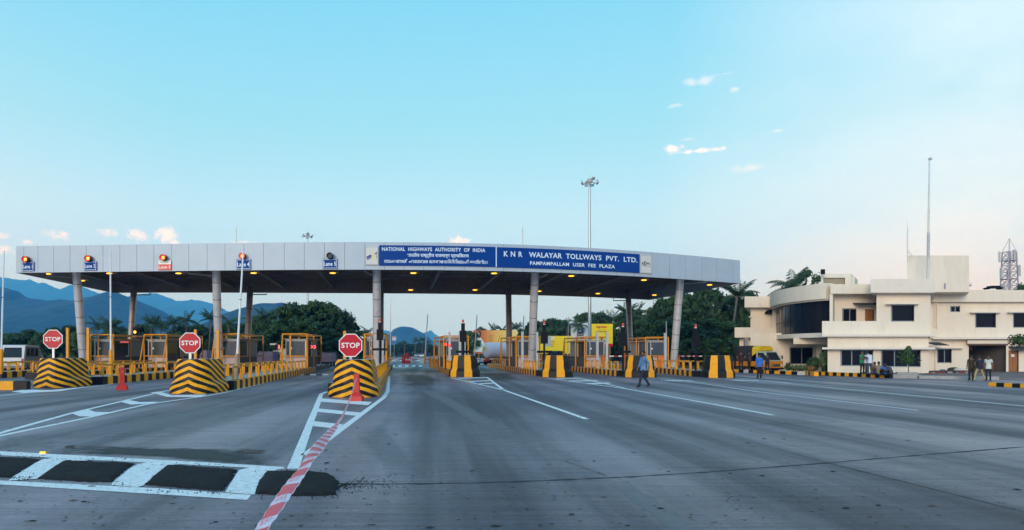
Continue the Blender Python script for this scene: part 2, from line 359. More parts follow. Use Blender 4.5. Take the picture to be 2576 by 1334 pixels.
def flat(polys, name, m, parent=road, z=.004):
    mb = MB()
    for p in polys: mb.add([(q[0], q[1], z) for q in p], [tuple(range(len(p)))])
    return mb.build(name, m, parent)
def stroke(pix, w, z=.004):
    pts = [G(x, y) for x, y in pix]; L_, R_ = [], []
    for i, p in enumerate(pts):
        d = (pts[min(i + 1, len(pts) - 1)] - pts[max(i - 1, 0)]); d.z = 0; d.normalize(); nrm = Vector((-d.y, d.x, 0)) * w / 2
        L_.append(p + nrm); R_.append(p - nrm)
    return [[L_[i], L_[i + 1], R_[i + 1], R_[i]] for i in range(len(pts) - 1)]
def line(pix, w, name='lane_line', m=None): return flat(stroke(pix, w), name, m or WHT)
# chevron before the middle island
line([(822, 986), (808, 992), (797, 1022), (781, 1062), (737, 1180)], .17, 'chevron_edge_line')
line([(979, 946), (975, 985), (966, 1000), (860, 1079), (768, 1146)], .17, 'chevron_edge_line')
def pixpoly(pp, name, m=None, z=.0065): return flat([[G(x, y) for x, y in pp]], name, m or WHT, z=z)
pixpoly([(806, 1003), (936, 1012), (926, 1020), (801, 1011)], 'chevron_bar')
pixpoly([(797, 1028), (908, 1039), (897, 1047), (792, 1036)], 'chevron_bar')
pixpoly([(786, 1060), (866, 1069), (852, 1080), (780, 1072)], 'chevron_bar')
# chevron before the second island
line([(424, 982), (406, 986), (324, 1006), (180, 1040), (0, 1090), (-300, 1172)], .15, 'chevron_edge_line')
line([(785, 934), (693, 957), (600, 980), (569, 987), (515, 997), (367, 1018), (237, 1048), (0, 1097), (-300, 1165)], .15, 'chevron_edge_line')
pixpoly([(378, 988), (402, 985.5), (432, 995), (520, 993), (505, 1000), (420, 999)], 'chevron_bar')
pixpoly([(300, 1011), (324, 1007), (350, 1012), (400, 1011.5), (382, 1016), (330, 1018.5)], 'chevron_bar')
pixpoly([(181, 1041), (222, 1031), (240, 1037), (290, 1038), (237, 1049), (199, 1048)], 'chevron_bar')
line([(426, 948), (330, 960), (226, 974), (0, 995), (-200, 1012)], .14, 'chevron_edge_line')
pixpoly([(28, 986), (60, 980.5), (130, 982), (226, 973), (150, 985), (60, 989)], 'chevron_bar')
# exit side
line([(1134, 951), (1265, 981), (1476, 1055)], .15)
line([(1225, 949.5), (1268, 982)], .15, 'chevron_edge_line'); pixpoly([(1150, 951.2), (1224, 949.8), (1227, 951.3), (1156, 953)], 'chevron_bar'); pixpoly([(1178, 959.5), (1230, 957), (1234, 958.8), (1184, 961.2)], 'chevron_bar'); pixpoly([(1197, 966), (1240, 963.2), (1243, 965.3), (1203, 967.6)], 'chevron_bar')
line([(1380, 952.5), (1572, 978), (1768, 1012.5), (1945, 1045)], .15); line([(1455, 951), (1500, 961), (1572, 977)], .14, 'chevron_edge_line'); pixpoly([(1425, 958.5), (1500, 957), (1506, 959), (1432, 960.5)], 'chevron_bar'); pixpoly([(1470, 965), (1530, 963), (1538, 965.5), (1480, 967.2)], 'chevron_bar'); pixpoly([(1395, 953), (1453, 951.2), (1458, 952.6), (1402, 954.5)], 'chevron_bar')
line([(1600, 951.5), (1768, 965.4), (1907, 986), (2310, 1032.6)], .13); line([(1660, 951.5), (1768, 963.5)], .12, 'chevron_edge_line'); pixpoly([(1660, 957), (1735, 957.5), (1745, 959), (1680, 958.8)], 'chevron_bar')
line([(1800, 951.5), (1880, 957), (1957, 962), (2099, 976.5), (2576, 1022), (2900, 1053)], .13); line([(1850, 950.5), (1990, 964.5)], .12, 'chevron_edge_line'); pixpoly([(1835, 956), (1905, 957.2), (1915, 958.6), (1850, 957.6)], 'chevron_bar')
line([(600, 981.5), (700, 984.5), (818, 987)], .12, 'lane_line', BLUELINE); line([(278, 968), (340, 971), (425, 974.5)], .12, 'lane_line', BLUELINE)
# rumble bands inside the lanes
for y0, y1, xa, xb, nn in [(941.3, 944.6, 749, 826, 5), (919.5, 922.5, 985, 1062, 9), (906, 908, 985, 1055, 7)]:
    for k in range(nn):
        a, c = xa + (xb - xa) * k / nn, xa + (xb - xa) * (k + 1) / nn
        pixpoly([(a, y1), (c, y1), (c, y0), (a, y0)], 'rumble_band', WHT if k % 2 == 0 else BLK, .006)
# tar joints
TAR = mat('tar_joint', (.035, .037, .042), .8, var=.3, vs=3)
def ragged(pix, w, jit, name, m, z=.003, seg=.25):
    pts = [G(x, y) for x, y in pix]; fine = []
    for a, c in zip(pts, pts[1:]):
        n = max(1, int((c - a).length / seg)); fine += [a.lerp(c, i / n) for i in range(n)]
    fine.append(pts[-1]); Lf, Rf = [], []
    for i, p in enumerate(fine):
        d = fine[min(i + 1, len(fine) - 1)] - fine[max(i - 1, 0)]; d.normalize(); nn = Vector((-d.y, d.x, 0)); k = w / 2 * (1 + random.uniform(-jit, jit))
        Lf.append(p + nn * k); Rf.append(p - nn * k * (1 + random.uniform(-jit, jit)))
    return flat([[Lf[i], Lf[i + 1], Rf[i + 1], Rf[i]] for i in range(len(fine) - 1)], name, m, z=z)
ragged([(845, 1217), (957, 1218.6), (1178, 1216), (1367, 1209.8), (1588, 1200), (1768, 1189), (2083, 1165), (2320, 1145), (2576, 1124.6), (2900, 1100)], .055, .55, 'expansion_joint', TAR, seg=.12)
ragged([(1768, 1077), (1940, 1069), (2115, 1061)], .018, .6, 'expansion_joint', TAR)
ragged([(2077, 1164), (2300, 1219), (2576, 1289), (2800, 1345)], .022, .5, 'expansion_joint', TAR)
ragged([(1860, 1103), (2077, 1164)], .012, .6, 'expansion_joint', TAR)
ragged([(1420, 1160), (1525, 1197)], .012, .6, 'expansion_joint', TAR)
ragged([(1268, 985), (1480, 1057)], .012, .5, 'expansion_joint', TAR)

def stain_mat(name, col, amt, sc=1.2):
    m = bpy.data.materials.new(name); m.use_nodes = True; t = m.node_tree; pb = t.nodes['Principled BSDF']; pb.inputs['Base Color'].default_value = (*col, 1); pb.inputs['Roughness'].default_value = .55; pb.inputs['Specular IOR Level'].default_value = .3
    tc_ = t.nodes.new('ShaderNodeUVMap'); n = t.nodes.new('ShaderNodeTexNoise'); n.inputs['Scale'].default_value = sc * 3; n.inputs['Detail'].default_value = 7; n.inputs['Roughness'].default_value = .65
    oc = t.nodes.new('ShaderNodeTexCoord'); mp_ = t.nodes.new('ShaderNodeMapping'); mp_.inputs['Scale'].default_value = (1, 2.2, 1); t.links.new(oc.outputs['Object'], mp_.inputs[0]); t.links.new(mp_.outputs[0], n.inputs[0])
    sp = t.nodes.new('ShaderNodeSeparateXYZ'); t.links.new(tc_.outputs[0], sp.inputs[0])   # uv.x = 0 at the rim, 1 inside
    ad = t.nodes.new('ShaderNodeMath'); ad.operation = 'MULTIPLY_ADD'; t.links.new(sp.outputs[0], ad.inputs[0]); ad.inputs[1].default_value = 2.2
    s2 = t.nodes.new('ShaderNodeMath'); s2.operation = 'MULTIPLY_ADD'; t.links.new(n.outputs[0], s2.inputs[0]); s2.inputs[1].default_value = 2.4; s2.inputs[2].default_value = -1.42; t.links.new(s2.outputs[0], ad.inputs[2])
    cl_ = t.nodes.new('ShaderNodeClamp'); t.links.new(ad.outputs[0], cl_.inputs[0]); mu = t.nodes.new('ShaderNodeMath'); mu.operation = 'MULTIPLY'; t.links.new(cl_.outputs[0], mu.inputs[0]); mu.inputs[1].default_value = amt
    t.links.new(mu.outputs[0], pb.inputs['Alpha']); return m
def stain(pp, m, name='stain', z=.002):
    pts = [G(x, y) for x, y in pp]; c = sum(pts, Vector()) / len(pts); n = len(pts); mb = MB()
    vs = [(p.x, p.y, z) for p in pts] + [(c.x + (p.x - c.x) * .6, c.y + (p.y - c.y) * .6, z) for p in pts] + [(c.x, c.y, z)]
    uv = [(0.001, 0.5)] * n + [(.4, .5)] * n + [(1, .5)]
    fs = [(i, (i + 1) % n, n + (i + 1) % n, n + i) for i in range(n)] + [(n + i, n + (i + 1) % n, 2 * n) for i in range(n)]
    return mb.add(vs, fs, 0, False, uv).build(name, m, road)
OIL = stain_mat('dark_mud_stain', (.014, .010, .007), .93); MUD = stain_mat('red_mud_stain', (.10, .04, .03), .8); PALE = stain_mat('pale_cement_dust', (.24, .23, .23), .5, .5); DARKT = stain_mat('tyre_darkened_strip', (.03, .03, .03), .55, .4)
stain([(150, 1122), (215, 1117), (330, 1124), (500, 1126), (600, 1128), (690, 1143), (735, 1157), (720, 1178), (560, 1168), (400, 1153), (250, 1146), (120, 1142)], OIL)
stain([(160, 1120), (195, 1118), (190, 1131), (160, 1132)], MUD); stain([(590, 1126), (680, 1132), (670, 1146), (580, 1140)], MUD)
stain([(0, 1097), (90, 1094), (160, 1112), (150, 1136), (0, 1128)], PALE)
stain([(1010, 960), (1060, 960), (1300, 1080), (1530, 1190), (1440, 1195), (1260, 1110), (1080, 1000)], PALE)
stain([(1500, 1200), (1560, 1195), (1770, 1320), (1850, 1400), (1740, 1400), (1640, 1300)], PALE)
stain([(60, 1110), (300, 1050), (640, 1000), (700, 1015), (620, 1060), (460, 1110), (200, 1120)], PALE)
stain([(880, 1090), (960, 1060), (1080, 1200), (980, 1205)], PALE)
stain([(1000, 938), (1060, 938), (1130, 958), (1085, 985), (1000, 985)], stain_mat('brown_tyre_dirt', (.055, .045, .038), .6, .6))
stain([(1180, 935), (1290, 938), (1320, 958), (1240, 965)], stain_mat('brown_tyre_dirt', (.055, .045, .038), .6, .6))
# litter: crumbs, leaves and dark specks
lit = MB()
for k in range(950):
    y = 985 + random.random() ** 1.3 * 345; x = random.uniform(0, 2576); p = G(x, y); a = random.uniform(0, 3.14); s = random.uniform(.006, .018) * (1 if random.random() < .9 else 2.4)
    n = random.choice((4, 5, 6)); ring = [(p.x + s * 1.5 * math.cos(a + 2 * math.pi * i / n) * random.uniform(.6, 1.2), p.y + s * math.sin(a + 2 * math.pi * i / n) * random.uniform(.6, 1.2), .006) for i in range(n)]
    lit.add(ring + [(p.x, p.y, .006 + s * .25)], [(i, (i + 1) % n, n) for i in range(n)], random.choice((0, 0, 0, 1)))
for k in range(420):    # asphalt crumbs strewn round the end of the hump
    a = random.uniform(-2.2, 1.4); d = abs(random.gauss(0, .42)); c = G(835, 1220); s = random.uniform(.004, .012)
    lit.box(c.x + .12 + d * math.cos(a), c.y + d * math.sin(a) * .9, s * .4, s, s * random.uniform(.7, 1.4), s * .8, random.uniform(0, 3), 0)
for px0, py0, px1, py1 in ((0, 1154, 100, 1200), (110, 1160, 330, 1210), (380, 1172, 590, 1235), (650, 1188, 850, 1247)):
    for k in range(90):
        x = random.uniform(px0 - 12, px1 + 12); y = random.choice((py0 + random.gauss(-2, 3), py1 + random.gauss(4, 4))); p = G(x, y); s = random.uniform(.004, .014); lit.box(p.x, p.y, .008 + s * .4, s, s * random.uniform(.7, 1.4), s * .8, random.uniform(0, 3), 0)
tag(lit.build('litter', [mat('dark_crumbs', (.03, .03, .03), .9), mat('dry_leaf_litter', (.12, .08, .05), .9)]), kind='stuff')

# ------------------------------------------------------------------ new speed hump, bottom left
ASPH = mat('fresh_black_asphalt', (.014, .014, .015), .95, var=.35, vs=9, bump=1.0, bs=55)
hump = empty('speed_hump', G(330, 1200), label='half finished speed hump of black asphalt between white painted bands', cat='speed hump')
H0 = hump.location.copy()
def mound(pp, h, name):
    pts = [G(x, y) for x, y in pp]; fine = []
    for a, c in zip(pts, pts[1:] + pts[:1]):
        n = max(1, int((c - a).length / .07)); fine += [a.lerp(c, i / n) for i in range(n)]
    c = sum(fine, Vector()) / len(fine); n = len(fine); vs = []; fs = []
    for r, (k, z) in enumerate([(1.0, .004), (.93, h * .55), (.78, h * .95), (.45, h)]):
        for i, p in enumerate(fine):
            j = random.uniform(-.035, .03) if r == 0 else random.uniform(-.008, .008)
            d = (p - c); q = c + d * k + d.normalized() * j; vs.append((q.x - H0.x, q.y - H0.y, z + (random.uniform(-.006, .006) if r else 0)))
    vs.append((c.x - H0.x, c.y - H0.y, h))
    for r in range(3): fs += [(r * n + i, r * n + (i + 1) % n, (r + 1) * n + (i + 1) % n, (r + 1) * n + i) for i in range(n)]
    fs += [(3 * n + i, 3 * n + (i + 1) % n, 4 * n) for i in range(n)]
    return MB().add(vs, fs, 0, True).build(name, ASPH, hump)
mound([(-260, 1138), (0, 1152), (104, 1157), (84, 1168), (28, 1203), (0, 1202), (-300, 1196)], .045, 'asphalt_patch')
mound([(160, 1161), (338, 1168), (322, 1180), (282, 1214), (200, 1213), (96, 1205), (128, 1180)], .05, 'asphalt_patch')
mound([(420, 1172), (596, 1184), (584, 1206), (563, 1236), (463, 1229), (363, 1221), (392, 1195)], .05, 'asphalt_patch')
mound([(668, 1189), (752, 1187), (826, 1193), (846, 1207), (853, 1228), (846, 1245), (800, 1249), (720, 1247), (643, 1245), (650, 1215)], .055, 'asphalt_patch')
def hpaint(pp, name, z=.005):
    return MB().add([((G(x, y) - H0).x, (G(x, y) - H0).y, z) for x, y in pp], [tuple(range(len(pp)))]).build(name, WHT, hump)
hpaint([(-300, 1117), (0, 1136), (516, 1164), (715, 1176), (712, 1182), (516, 1172), (0, 1146), (-300, 1127)], 'edge_line')
hpaint([(-300, 1193), (0, 1210), (390, 1229), (632, 1246), (622, 1259), (515, 1252), (0, 1220), (-300, 1203)], 'edge_line')
for pp in ([(108, 1156), (145, 1152), (235, 1153), (210, 1163), (160, 1160), (126, 1182), (92, 1206), (20, 1211), (32, 1202), (86, 1168)],
           [(345, 1170), (380, 1163), (462, 1168), (418, 1173), (390, 1196), (362, 1222), (350, 1227), (280, 1222), (284, 1214), (326, 1180)],
           [(601, 1184), (640, 1175), (706, 1179), (690, 1186), (666, 1192), (650, 1216), (640, 1246), (566, 1240), (587, 1206)]):
    hpaint(pp, 'cross_band', .0075)
stud = MB(); p = G(111, 1141); stud.box(0, 0, .015, .12, .10, .03, 0, 0, .7); stud.box(0, -.045, .022, .08, .02, .02, 0, 1)
tag(stud.build('road_stud', [YELP, mat('lit_stud', (.9, .4, .02), .4, emit=(1, .45, .02), es=3)], None, p), 'small glowing amber road stud on the mud stained edge line', 'road stud')

# ------------------------------------------------------------------ toll canopy
kn = [(40, 56), (217, 55.5), (430, 54.9), (567, 54.4), (766, 54), (1000, 54), (1167, 54.4), (1267, 54.9), (1363, 55.7), (1473, 56.8), (1546, 57.7), (1638, 59.3), (1724, 61.1), (1861, 64.5)]
pf = np.polyfit([(k[0] - 950) / 900 for k in kn], [k[1] for k in kn], 5)
def YF(x): return float(np.polyval(pf, (x - 950) / 900))
kr = [(285, 74.6), (500, 74.4), (700, 74.5), (1000, 75.3), (1200, 76.4), (1403, 78.6), (1525, 81), (1635, 84.6)]
pr = np.polyfit([(k[0] - 950) / 700 for k in kr], [k[1] for k in kr], 4)
def YR(x): return float(np.polyval(pr, (x - 950) / 700))
ZB, ZT = 8.13, 10.27
def FP(x, z, off=0.0):      # a point on the curved front of the fascia, off metres towards the road
    Y = YF(x); a = Vector((PX(x - 1, YF(x - 1)), YF(x - 1), 0)); c = Vector((PX(x + 1, YF(x + 1)), YF(x + 1), 0)); d = (c - a).normalized()
    return Vector((PX(x, Y), Y, z)) + Vector((d.y, -d.x, 0)) * off
C0 = Vector((0, 62, 0))
canopy = empty('toll_canopy', C0, label='long curved toll plaza canopy clad in grey aluminium panels on round columns', cat='canopy')
joints = [40, 60, 95.4, 135, 176, 217, 259, 301.5, 344, 387, 431, 475, 521, 566, 613.5, 663, 715, 765.5, 816, 867, 918, 967, 1016.5, 1066, 1118, 1168, 1217.6, 1267, 1316, 1363.5, 1412, 1460, 1507, 1552, 1596.4, 1639.5, 1684, 1724, 1765, 1803, 1844, 1862]
for a, c in zip(joints, joints[1:]):
    g = .36; vs = []; n = 3
    for i in range(n):
        x = a + g + (c - a - 2 * g) * i / (n - 1)
        for off in (.0, -.10):
            for z in (ZB, ZT): vs.append(FP(x, z, off) - C0)
    fs = []
    for i in range(n - 1):
        o, q = i * 4, i * 4 + 4
        fs += [(o, q, q + 1, o + 1), (o + 2, o + 3, q + 3, q + 2), (o + 1, q + 1, q + 3, o + 3), (o, o + 2, q + 2, q)]
    fs += [(0, 1, 3, 2), (n * 4 - 4, n * 4 - 2, n * 4 - 1, n * 4 - 3)]
    MB().add(vs, fs).build('fascia_panel', ALU, canopy)
# dark carrier behind the panels, roof sheet, ceiling ribs
NS = 60
def edge(t): return 40 + t * (1862 - 40), 285 + t * (1635 - 285)
mb = MB(); vs = []
for i in range(NS + 1):
    x, _ = edge(i / NS); x = min(max(x, 41), 1861)
    for off in (-.09, -.30):
        for z in (ZB + .01, ZT - .03): vs.append(FP(x, z, off) - C0)
fs = []
for i in range(NS):
    o, q = i * 4, i * 4 + 4; fs += [(o, q, q + 1, o + 1), (o + 2, o + 3, q + 3, q + 2), (o + 1, q + 1, q + 3, o + 3), (o, o + 2, q + 2, q)]
mb.add(vs, fs).build('fascia_carrier', DARKJ, canopy)
def RP(x, z): return Vector((PX(x, YR(x)), YR(x), z))
def CP(t, s, z):     # canopy plan: t along, s from front (0) to rear (1)
    xf, xr = edge(t); a, c = FP(xf, z, -.3), RP(xr, z); return a.lerp(c, s) - C0
mb = MB(); vs = [CP(i / NS, s, z) for i in range(NS + 1) for s, z in ((0, 9.98), (1, 10.05), (1, 9.93), (0, 9.86))]
fs = [(i * 4 + k, i * 4 + 4 + k, i * 4 + 4 + (k + 1) % 4, i * 4 + (k + 1) % 4) for i in range(NS) for k in range(4)] + [(0, 1, 2, 3), (NS * 4 + 3, NS * 4 + 2, NS * 4 + 1, NS * 4)]
mb.add(vs, fs).build('roof_slab', BEAM, canopy)
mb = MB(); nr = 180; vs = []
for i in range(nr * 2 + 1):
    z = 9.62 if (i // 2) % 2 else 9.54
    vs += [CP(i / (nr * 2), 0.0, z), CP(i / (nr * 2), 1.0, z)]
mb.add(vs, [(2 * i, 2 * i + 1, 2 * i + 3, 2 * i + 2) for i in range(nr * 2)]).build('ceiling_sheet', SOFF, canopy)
# end and rear fascias
for (p, q, nm) in [(FP(40.3, 0, -.02), RP(285, 0), 'end_fascia'), (FP(1861.7, 0, -.02), RP(1635, 0), 'end_fascia')]:
    d = (q - p).normalized(); nn = Vector((-d.y, d.x, 0)) * .06; q = q + d * .1; p = p + d * .1
    v = [p - nn, q - nn, q + nn, p + nn]
    MB().prism([((w - C0).x, (w - C0).y) for w in v], ZB, ZT).build(nm, ALU, canopy)
mb = MB(); vs = []
for i in range(NS + 1):
    x = 285 + (1635 - 285) * i / NS
    for dy in (0, .12):
        for z in (ZB, ZT): vs.append(RP(x, z) + Vector((0, dy, 0)) - C0)
mb.add(vs, [f for i in range(NS) for o in (i * 4,) for f in ((o, o + 1, o + 5, o + 4), (o + 2, o + 6, o + 7, o + 3), (o + 1, o + 3, o + 7, o + 5), (o, o + 4, o + 6, o + 2))]).build('rear_fascia', BEAM, canopy)
# roof steel: rafters front to rear, purlins along
for k in range(11):
    t = .045 + .091 * k; pts = [CP(t, s, 0) for s in (0.012, .99)]
    mb = MB(); a, c = pts
    for z, w, h in ((8.62, .30, .05), (8.86, .06, .46), (9.12, .30, .05)):
        mb.bar((a.x, a.y, z), (c.x, c.y, z), w, h)
    mb.build('roof_rafter', BEAM, canopy)
    if k % 2 == 1:      # raking strut up to the ceiling
        m1 = CP(t, .55, 8.65); m2 = CP(t + .035, .72, 9.5); MB().bar(m1, m2, .16, .16).build('roof_strut', BEAM, canopy)
for s in (.14, .3, .46, .62, .78, .93):
    mb = MB()
    for i in range(24): mb.bar(CP(i / 24, s, 9.36), CP((i + 1) / 24, s, 9.36), .12, .24)
    mb.build('roof_purlin', BEAM, canopy)
# round columns in metal cladding
PLIN = mat('column_plinth_paint', (.50, .49, .52), .7, var=.1)
cols = [  # (top px, top y, top depth, base px, base depth)
    (192, 58.6, 211.5, 61.5), (543.5, 57.0, 551.5, 60.5), (947.5, 56.6, 948.8, 60.0), (1346, 58.6, 1336.5, 63.0), (1712, 63.8, 1693, 66.2),
    (337.5, 73.4, 325, 71.0), (629.5, 73.0, 620, 70.5), (958, 73.6, 957, 71), (1279, 76.5, 1282, 74.0), (1580, 81.5, 1589, 78.0)]
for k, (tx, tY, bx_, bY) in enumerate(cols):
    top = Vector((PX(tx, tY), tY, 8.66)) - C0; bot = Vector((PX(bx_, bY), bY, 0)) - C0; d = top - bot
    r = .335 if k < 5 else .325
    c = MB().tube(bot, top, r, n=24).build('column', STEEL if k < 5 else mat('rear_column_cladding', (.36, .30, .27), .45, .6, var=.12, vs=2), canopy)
    hts = (2.05, 3.42, 4.79, 6.16, 7.53)
    for h in hts:
        p = bot + d * (h / d.z); q = bot + d * ((h + .035) / d.z)
        MB().tube(p, q, r + .006, n=24).build('joint_ring', DARKJ, c)
    MB().lathe([(.47, 0), (.47, .95), (.42, 1.0)], 20, bot).build('plinth', PLIN, canopy)
    if k < 5:           # rainwater pipe from the gutter to the column
        sgn = -1 if k < 3 else 1; g = top + Vector((sgn * (1.9 if k in (0, 1, 4) else .8), -1.3, -.55)); e = bot + d * .93 + Vector((sgn * r, 0, 0))
        MB().path([g + Vector((0, 0, .6)), g + Vector((0, 0, .06)), g + Vector((-sgn * .12, .05, -.06)), e], .07, 8).build('rain_pipe', GREYP, canopy)
    elif k in (5, 6, 9):
        sgn = 1 if k < 8 else -1; g = bot + d * .90
        MB().path([g + Vector((sgn * r, 0, 0)), g + Vector((sgn * 1.75, 0, 0)), g + Vector((sgn * 1.75, 0, .5))], .06, 6).build('rain_pipe', GREYP, canopy)
for x, ytop in [(594.5, 560), (1315, 561)]:
    Y = 60; z = PZ(ytop, Y); p = Vector((PX(x, Y), Y, 10.0)); mb = MB(); mb.tube((0, 0, 0), (0, 0, z - 10 - .6), .035, n=6); mb.tube((0, 0, z - 10 - .6), (0, 0, z - 10), .018, .006, n=6); mb.box(0, 0, .03, .25, .25, .06); mb.sphere((0, 0, z - 10 - .62), .06, .06, .06, 6, 4)
    tag(mb.build('lightning_rod', GALV, None, p), 'thin lightning rod on the canopy roof above lane 4 sign' if x < 900 else 'thin lightning rod on the canopy roof behind the company name board', 'lightning rod', 'lightning rods on the canopy roof')

# amber lamps under the canopy
lampm = MB(); lampm.box(0, .12, .06, .34, .62, .12); lampm.tube((0, .12, .12), (0, .12, .30), .03, n=6)
lamp_body = lampm.mesh('housing', GREYP); lens = MB(); lens.sphere((0, 0, -.02), .27, .15, .06, 14, 6); lens_m = lens.mesh('lens', EMAMB)
lamps = [(121, 59.0, 'above lane 1 at the canopy end'), (275, 58.6, 'between the first column and a raised boom'), (449, 58.6, 'right of the red lane 3 sign'), (638, 58.4, 'right of the leaning raised boom'), (837, 58.4, 'under the unlit signal lamp'), (1040, 58.4, 'below the three script board'), (1243, 58.6, 'below the seam of the two blue boards'), (1437, 60.6, 'below the middle of the company board'), (1620, 64, 'below the small company logo'), (1785, 68.5, 'at the bare end of the canopy beyond the last column')]
rear = [(207, 64.5, 'beside the first front column'), (1033, 74, 'over the middle lane'), (1195, 74, 'left of the tall dark rear column'), (1356, 75.5, 'beside the fourth front column'), (1504, 78.5, 'left of the last rear column'), (1646, 80.5, 'at the far rear corner of the canopy')]
for row, lst in (('front', lamps), ('rear', rear)):
    for x, Y, where in lst:
        l = empty('canopy_lamp', (PX(x, Y), Y, 8.40), 0, f'amber lamp, {row} row, {where}', 'lamp', 'amber lamps under the canopy')
        inst(lamp_body, 'housing', l, (.30, .1, 0), 0); inst(lens_m, 'lens', l)

# lane signs and cross signals
def on_face(x0, x1, z0, z1, off, C):
    return lambda u, v: FP(x0 + (x1 - x0) * u, z0 + (z1 - z0) * v, off) - C
def face_slab(x0, x1, z0, z1, o0, o1, name, m, parent, C, n=2):
    vs = []
    for i in range(n + 1):
        x = x0 + (x1 - x0) * i / n
        for off in (o1, o0):
            for z in (z0, z1): vs.append(FP(x, z, off) - C)
    fs = []
    for i in range(n):
        o, q = i * 4, i * 4 + 4; fs += [(o, q, q + 1, o + 1), (o + 2, o + 3, q + 3, q + 2), (o + 1, q + 1, q + 3, o + 3), (o, o + 2, q + 2, q)]
    fs += [(0, 1, 3, 2), (n * 4, n * 4 + 2, n * 4 + 3, n * 4 + 1)]
    return MB().add(vs, fs).build(name, m, parent)
def frame_strip(x0, x1, z0, z1, w, off, m, parent, C, name='border'):
    k = w * F / YF((x0 + x1) / 2); mb = MB()
    for a, c, d, e in ((x0, x1, z0, z0 + w), (x0, x1, z1 - w, z1), (x0, x0 + k, z0 + w, z1 - w), (x1 - k, x1, z0 + w, z1 - w)):
        mb.add([FP(a, d, off) - C, FP(c, d, off) - C, FP(c, e, off) - C, FP(a, e, off) - C], [(0, 1, 2, 3)])
    return mb.build(name, m, parent)
SALM = mat('salmon_red_sheet', (.75, .10, .07), .4, var=.04)
LAM = mat('signal_lens_dark', (.05, .06, .065), .25)
for k, (x0, x1, ya, yb, sx, sy) in enumerate([(57, 87, 660, 682.5, 69.5, 654), (212.7, 244.5, 658.6, 681, 226, 651.7), (400, 432, 656.5, 679.5, 414, 649.7), (595.5, 631.7, 653.2, 678, 611.8, 645.7), (812.5, 849, 652.2, 676.5, 831, 645)]):
    xm = (x0 + x1) / 2; Y = YF(xm); z1, z0 = PZ(ya, Y), PZ(yb, Y); C = FP(xm, 0, .1); C.z = z0
    red = k == 2
    s = empty('lane_sign', C, 0, ['blue Lane 1 plate at the bare end of the canopy front', 'blue Lane 2 plate just above the first front column', 'white and salmon red Lane 3 plate on the canopy front', 'blue Lane 4 plate crossed by a raised white boom', 'blue Lane 5 plate under the only unlit signal lamp'][k], 'lane sign', 'lane number signs on the canopy front')
    face_slab(x0, x1, z0, z1, .02, .10, 'plate', BLUE if not red else SALM, s, C)
    if red:
        zs = z0 + (z1 - z0) * .60
        p = face_slab(x0, x1, zs, z1 + .004, .10, .112, 'white_strip', WSIGN, s, C)
        lettering('FASTAG', on_face(x0 + 5, x1 - 6, zs + .12, z1 - .08, .118, C), mat('green_print', (.25, .30, .10), .5), s)
        lettering(f'Lane {k + 1}', on_face(x0 + 1.5, x1 - 2, z0 + .1, zs - .09, .106, C), mat('pale_print', (.9, .75, .7), .5), s)
    else:
        frame_strip(x0 + 1, x1 - 1, z0 + .035, z1 - .035, .035, .105, LETT, s, C)
        lettering(f'Lane {k + 1}', on_face(x0 + 2.6, x1 - 3, z0 + .21, z1 - .21, .106, C), LETT, s)
    Ys = YF(sx); C2 = FP(sx, PZ(sy, Ys), .0); on = k < 4
    g = empty('lane_signal', C2, 0, ['lit red signal lamp above the blue plate at the end of the canopy', 'lit red cross lamp above the blue plate over the first column', 'lit red cross lamp above the salmon red plate', 'lit red cross lamp partly hidden by the raised white boom', 'dark unlit round signal lamp above the blue Lane 5 plate'][k], 'signal lamp', 'cross signals on the canopy front')
    hb = MB()
    pr_ = [(.0, .26), (-.30, .26), (-.55, .24)]
    n = 8; rings = []
    for (yy, r_) in ((-.002, .26), (-.3, .26), (-.46, .25), (-.46, .225), (-.30, .215)):
        rings.append([(r_ * math.cos(2 * math.pi * (i + .5) / n), yy, r_ * math.sin(2 * math.pi * (i + .5) / n)) for i in range(n)])
    hb.add([q for r_ in rings for q in r_], [(j * n + i, j * n + (i + 1) % n, (j + 1) * n + (i + 1) % n, (j + 1) * n + i) for j in range(4) for i in range(n)])
    hb.build('housing', mat('signal_housing_red', (.16, .012, .01), .4) if on else BLACKM, g)
    lb = MB(); lb.add([(.215 * math.cos(2 * math.pi * (i + .5) / n), -.31, .215 * math.sin(2 * math.pi * (i + .5) / n)) for i in range(n)][::-1], [tuple(range(n))])
    lb.build('lens', EMRED if on else LAM, g)
    if on:
        xb = MB()
        for a in (45, 135):
            ca, sa = math.cos(R(a)), math.sin(R(a)); w = .026; Lh = .135
            xb.add([(ca * Lh - sa * w, -.316, sa * Lh + ca * w), (ca * Lh + sa * w, -.316, sa * Lh - ca * w), (-ca * Lh + sa * w, -.316, -sa * Lh - ca * w), (-ca * Lh - sa * w, -.316, -sa * Lh + ca * w)], [(0, 1, 2, 3)])
            w -= 0
        xb.build('cross', EMORG, g)

# name boards
C = FP(1100, 0, .1); C.z = 8.4
nb = empty('name_board', C, 0, 'long blue name board with English, Devanagari and Malayalam lines of white lettering', 'sign board')
face_slab(954, 1246, 8.44, 10.01, .02, .10, 'board', BLUE, nb, C, 10); face_slab(1246.4, 1248.6, 8.43, 10.01, .02, .11, 'seam_strip', LETT, nb, C, 1)
lettering('NATIONAL  HIGHWAYS  AUTHORITY  OF  INDIA', on_face(961, 1220, 9.57, 9.865, .106, C), LETT, nb, space=1.06)
lettering('भारतीय राष्ट्रीय राजमार्ग प्राधिकरण'.replace('धि', '\u093f\u0927') if False else 'भारतीय राष्ट्रीय राजमार्ग प्राधिकरण', on_face(1024, 1179, 9.03, 9.45, .106, C), LETT, nb)
lettering('നാഷണൽ ഹൈവേ അതോറിറ്റിഓഫ് ഇന്ത്യ', on_face(967, 1226, 8.58, 8.98, .106, C), LETT, nb)
C = FP(1430, 0, .1); C.z = 8.4
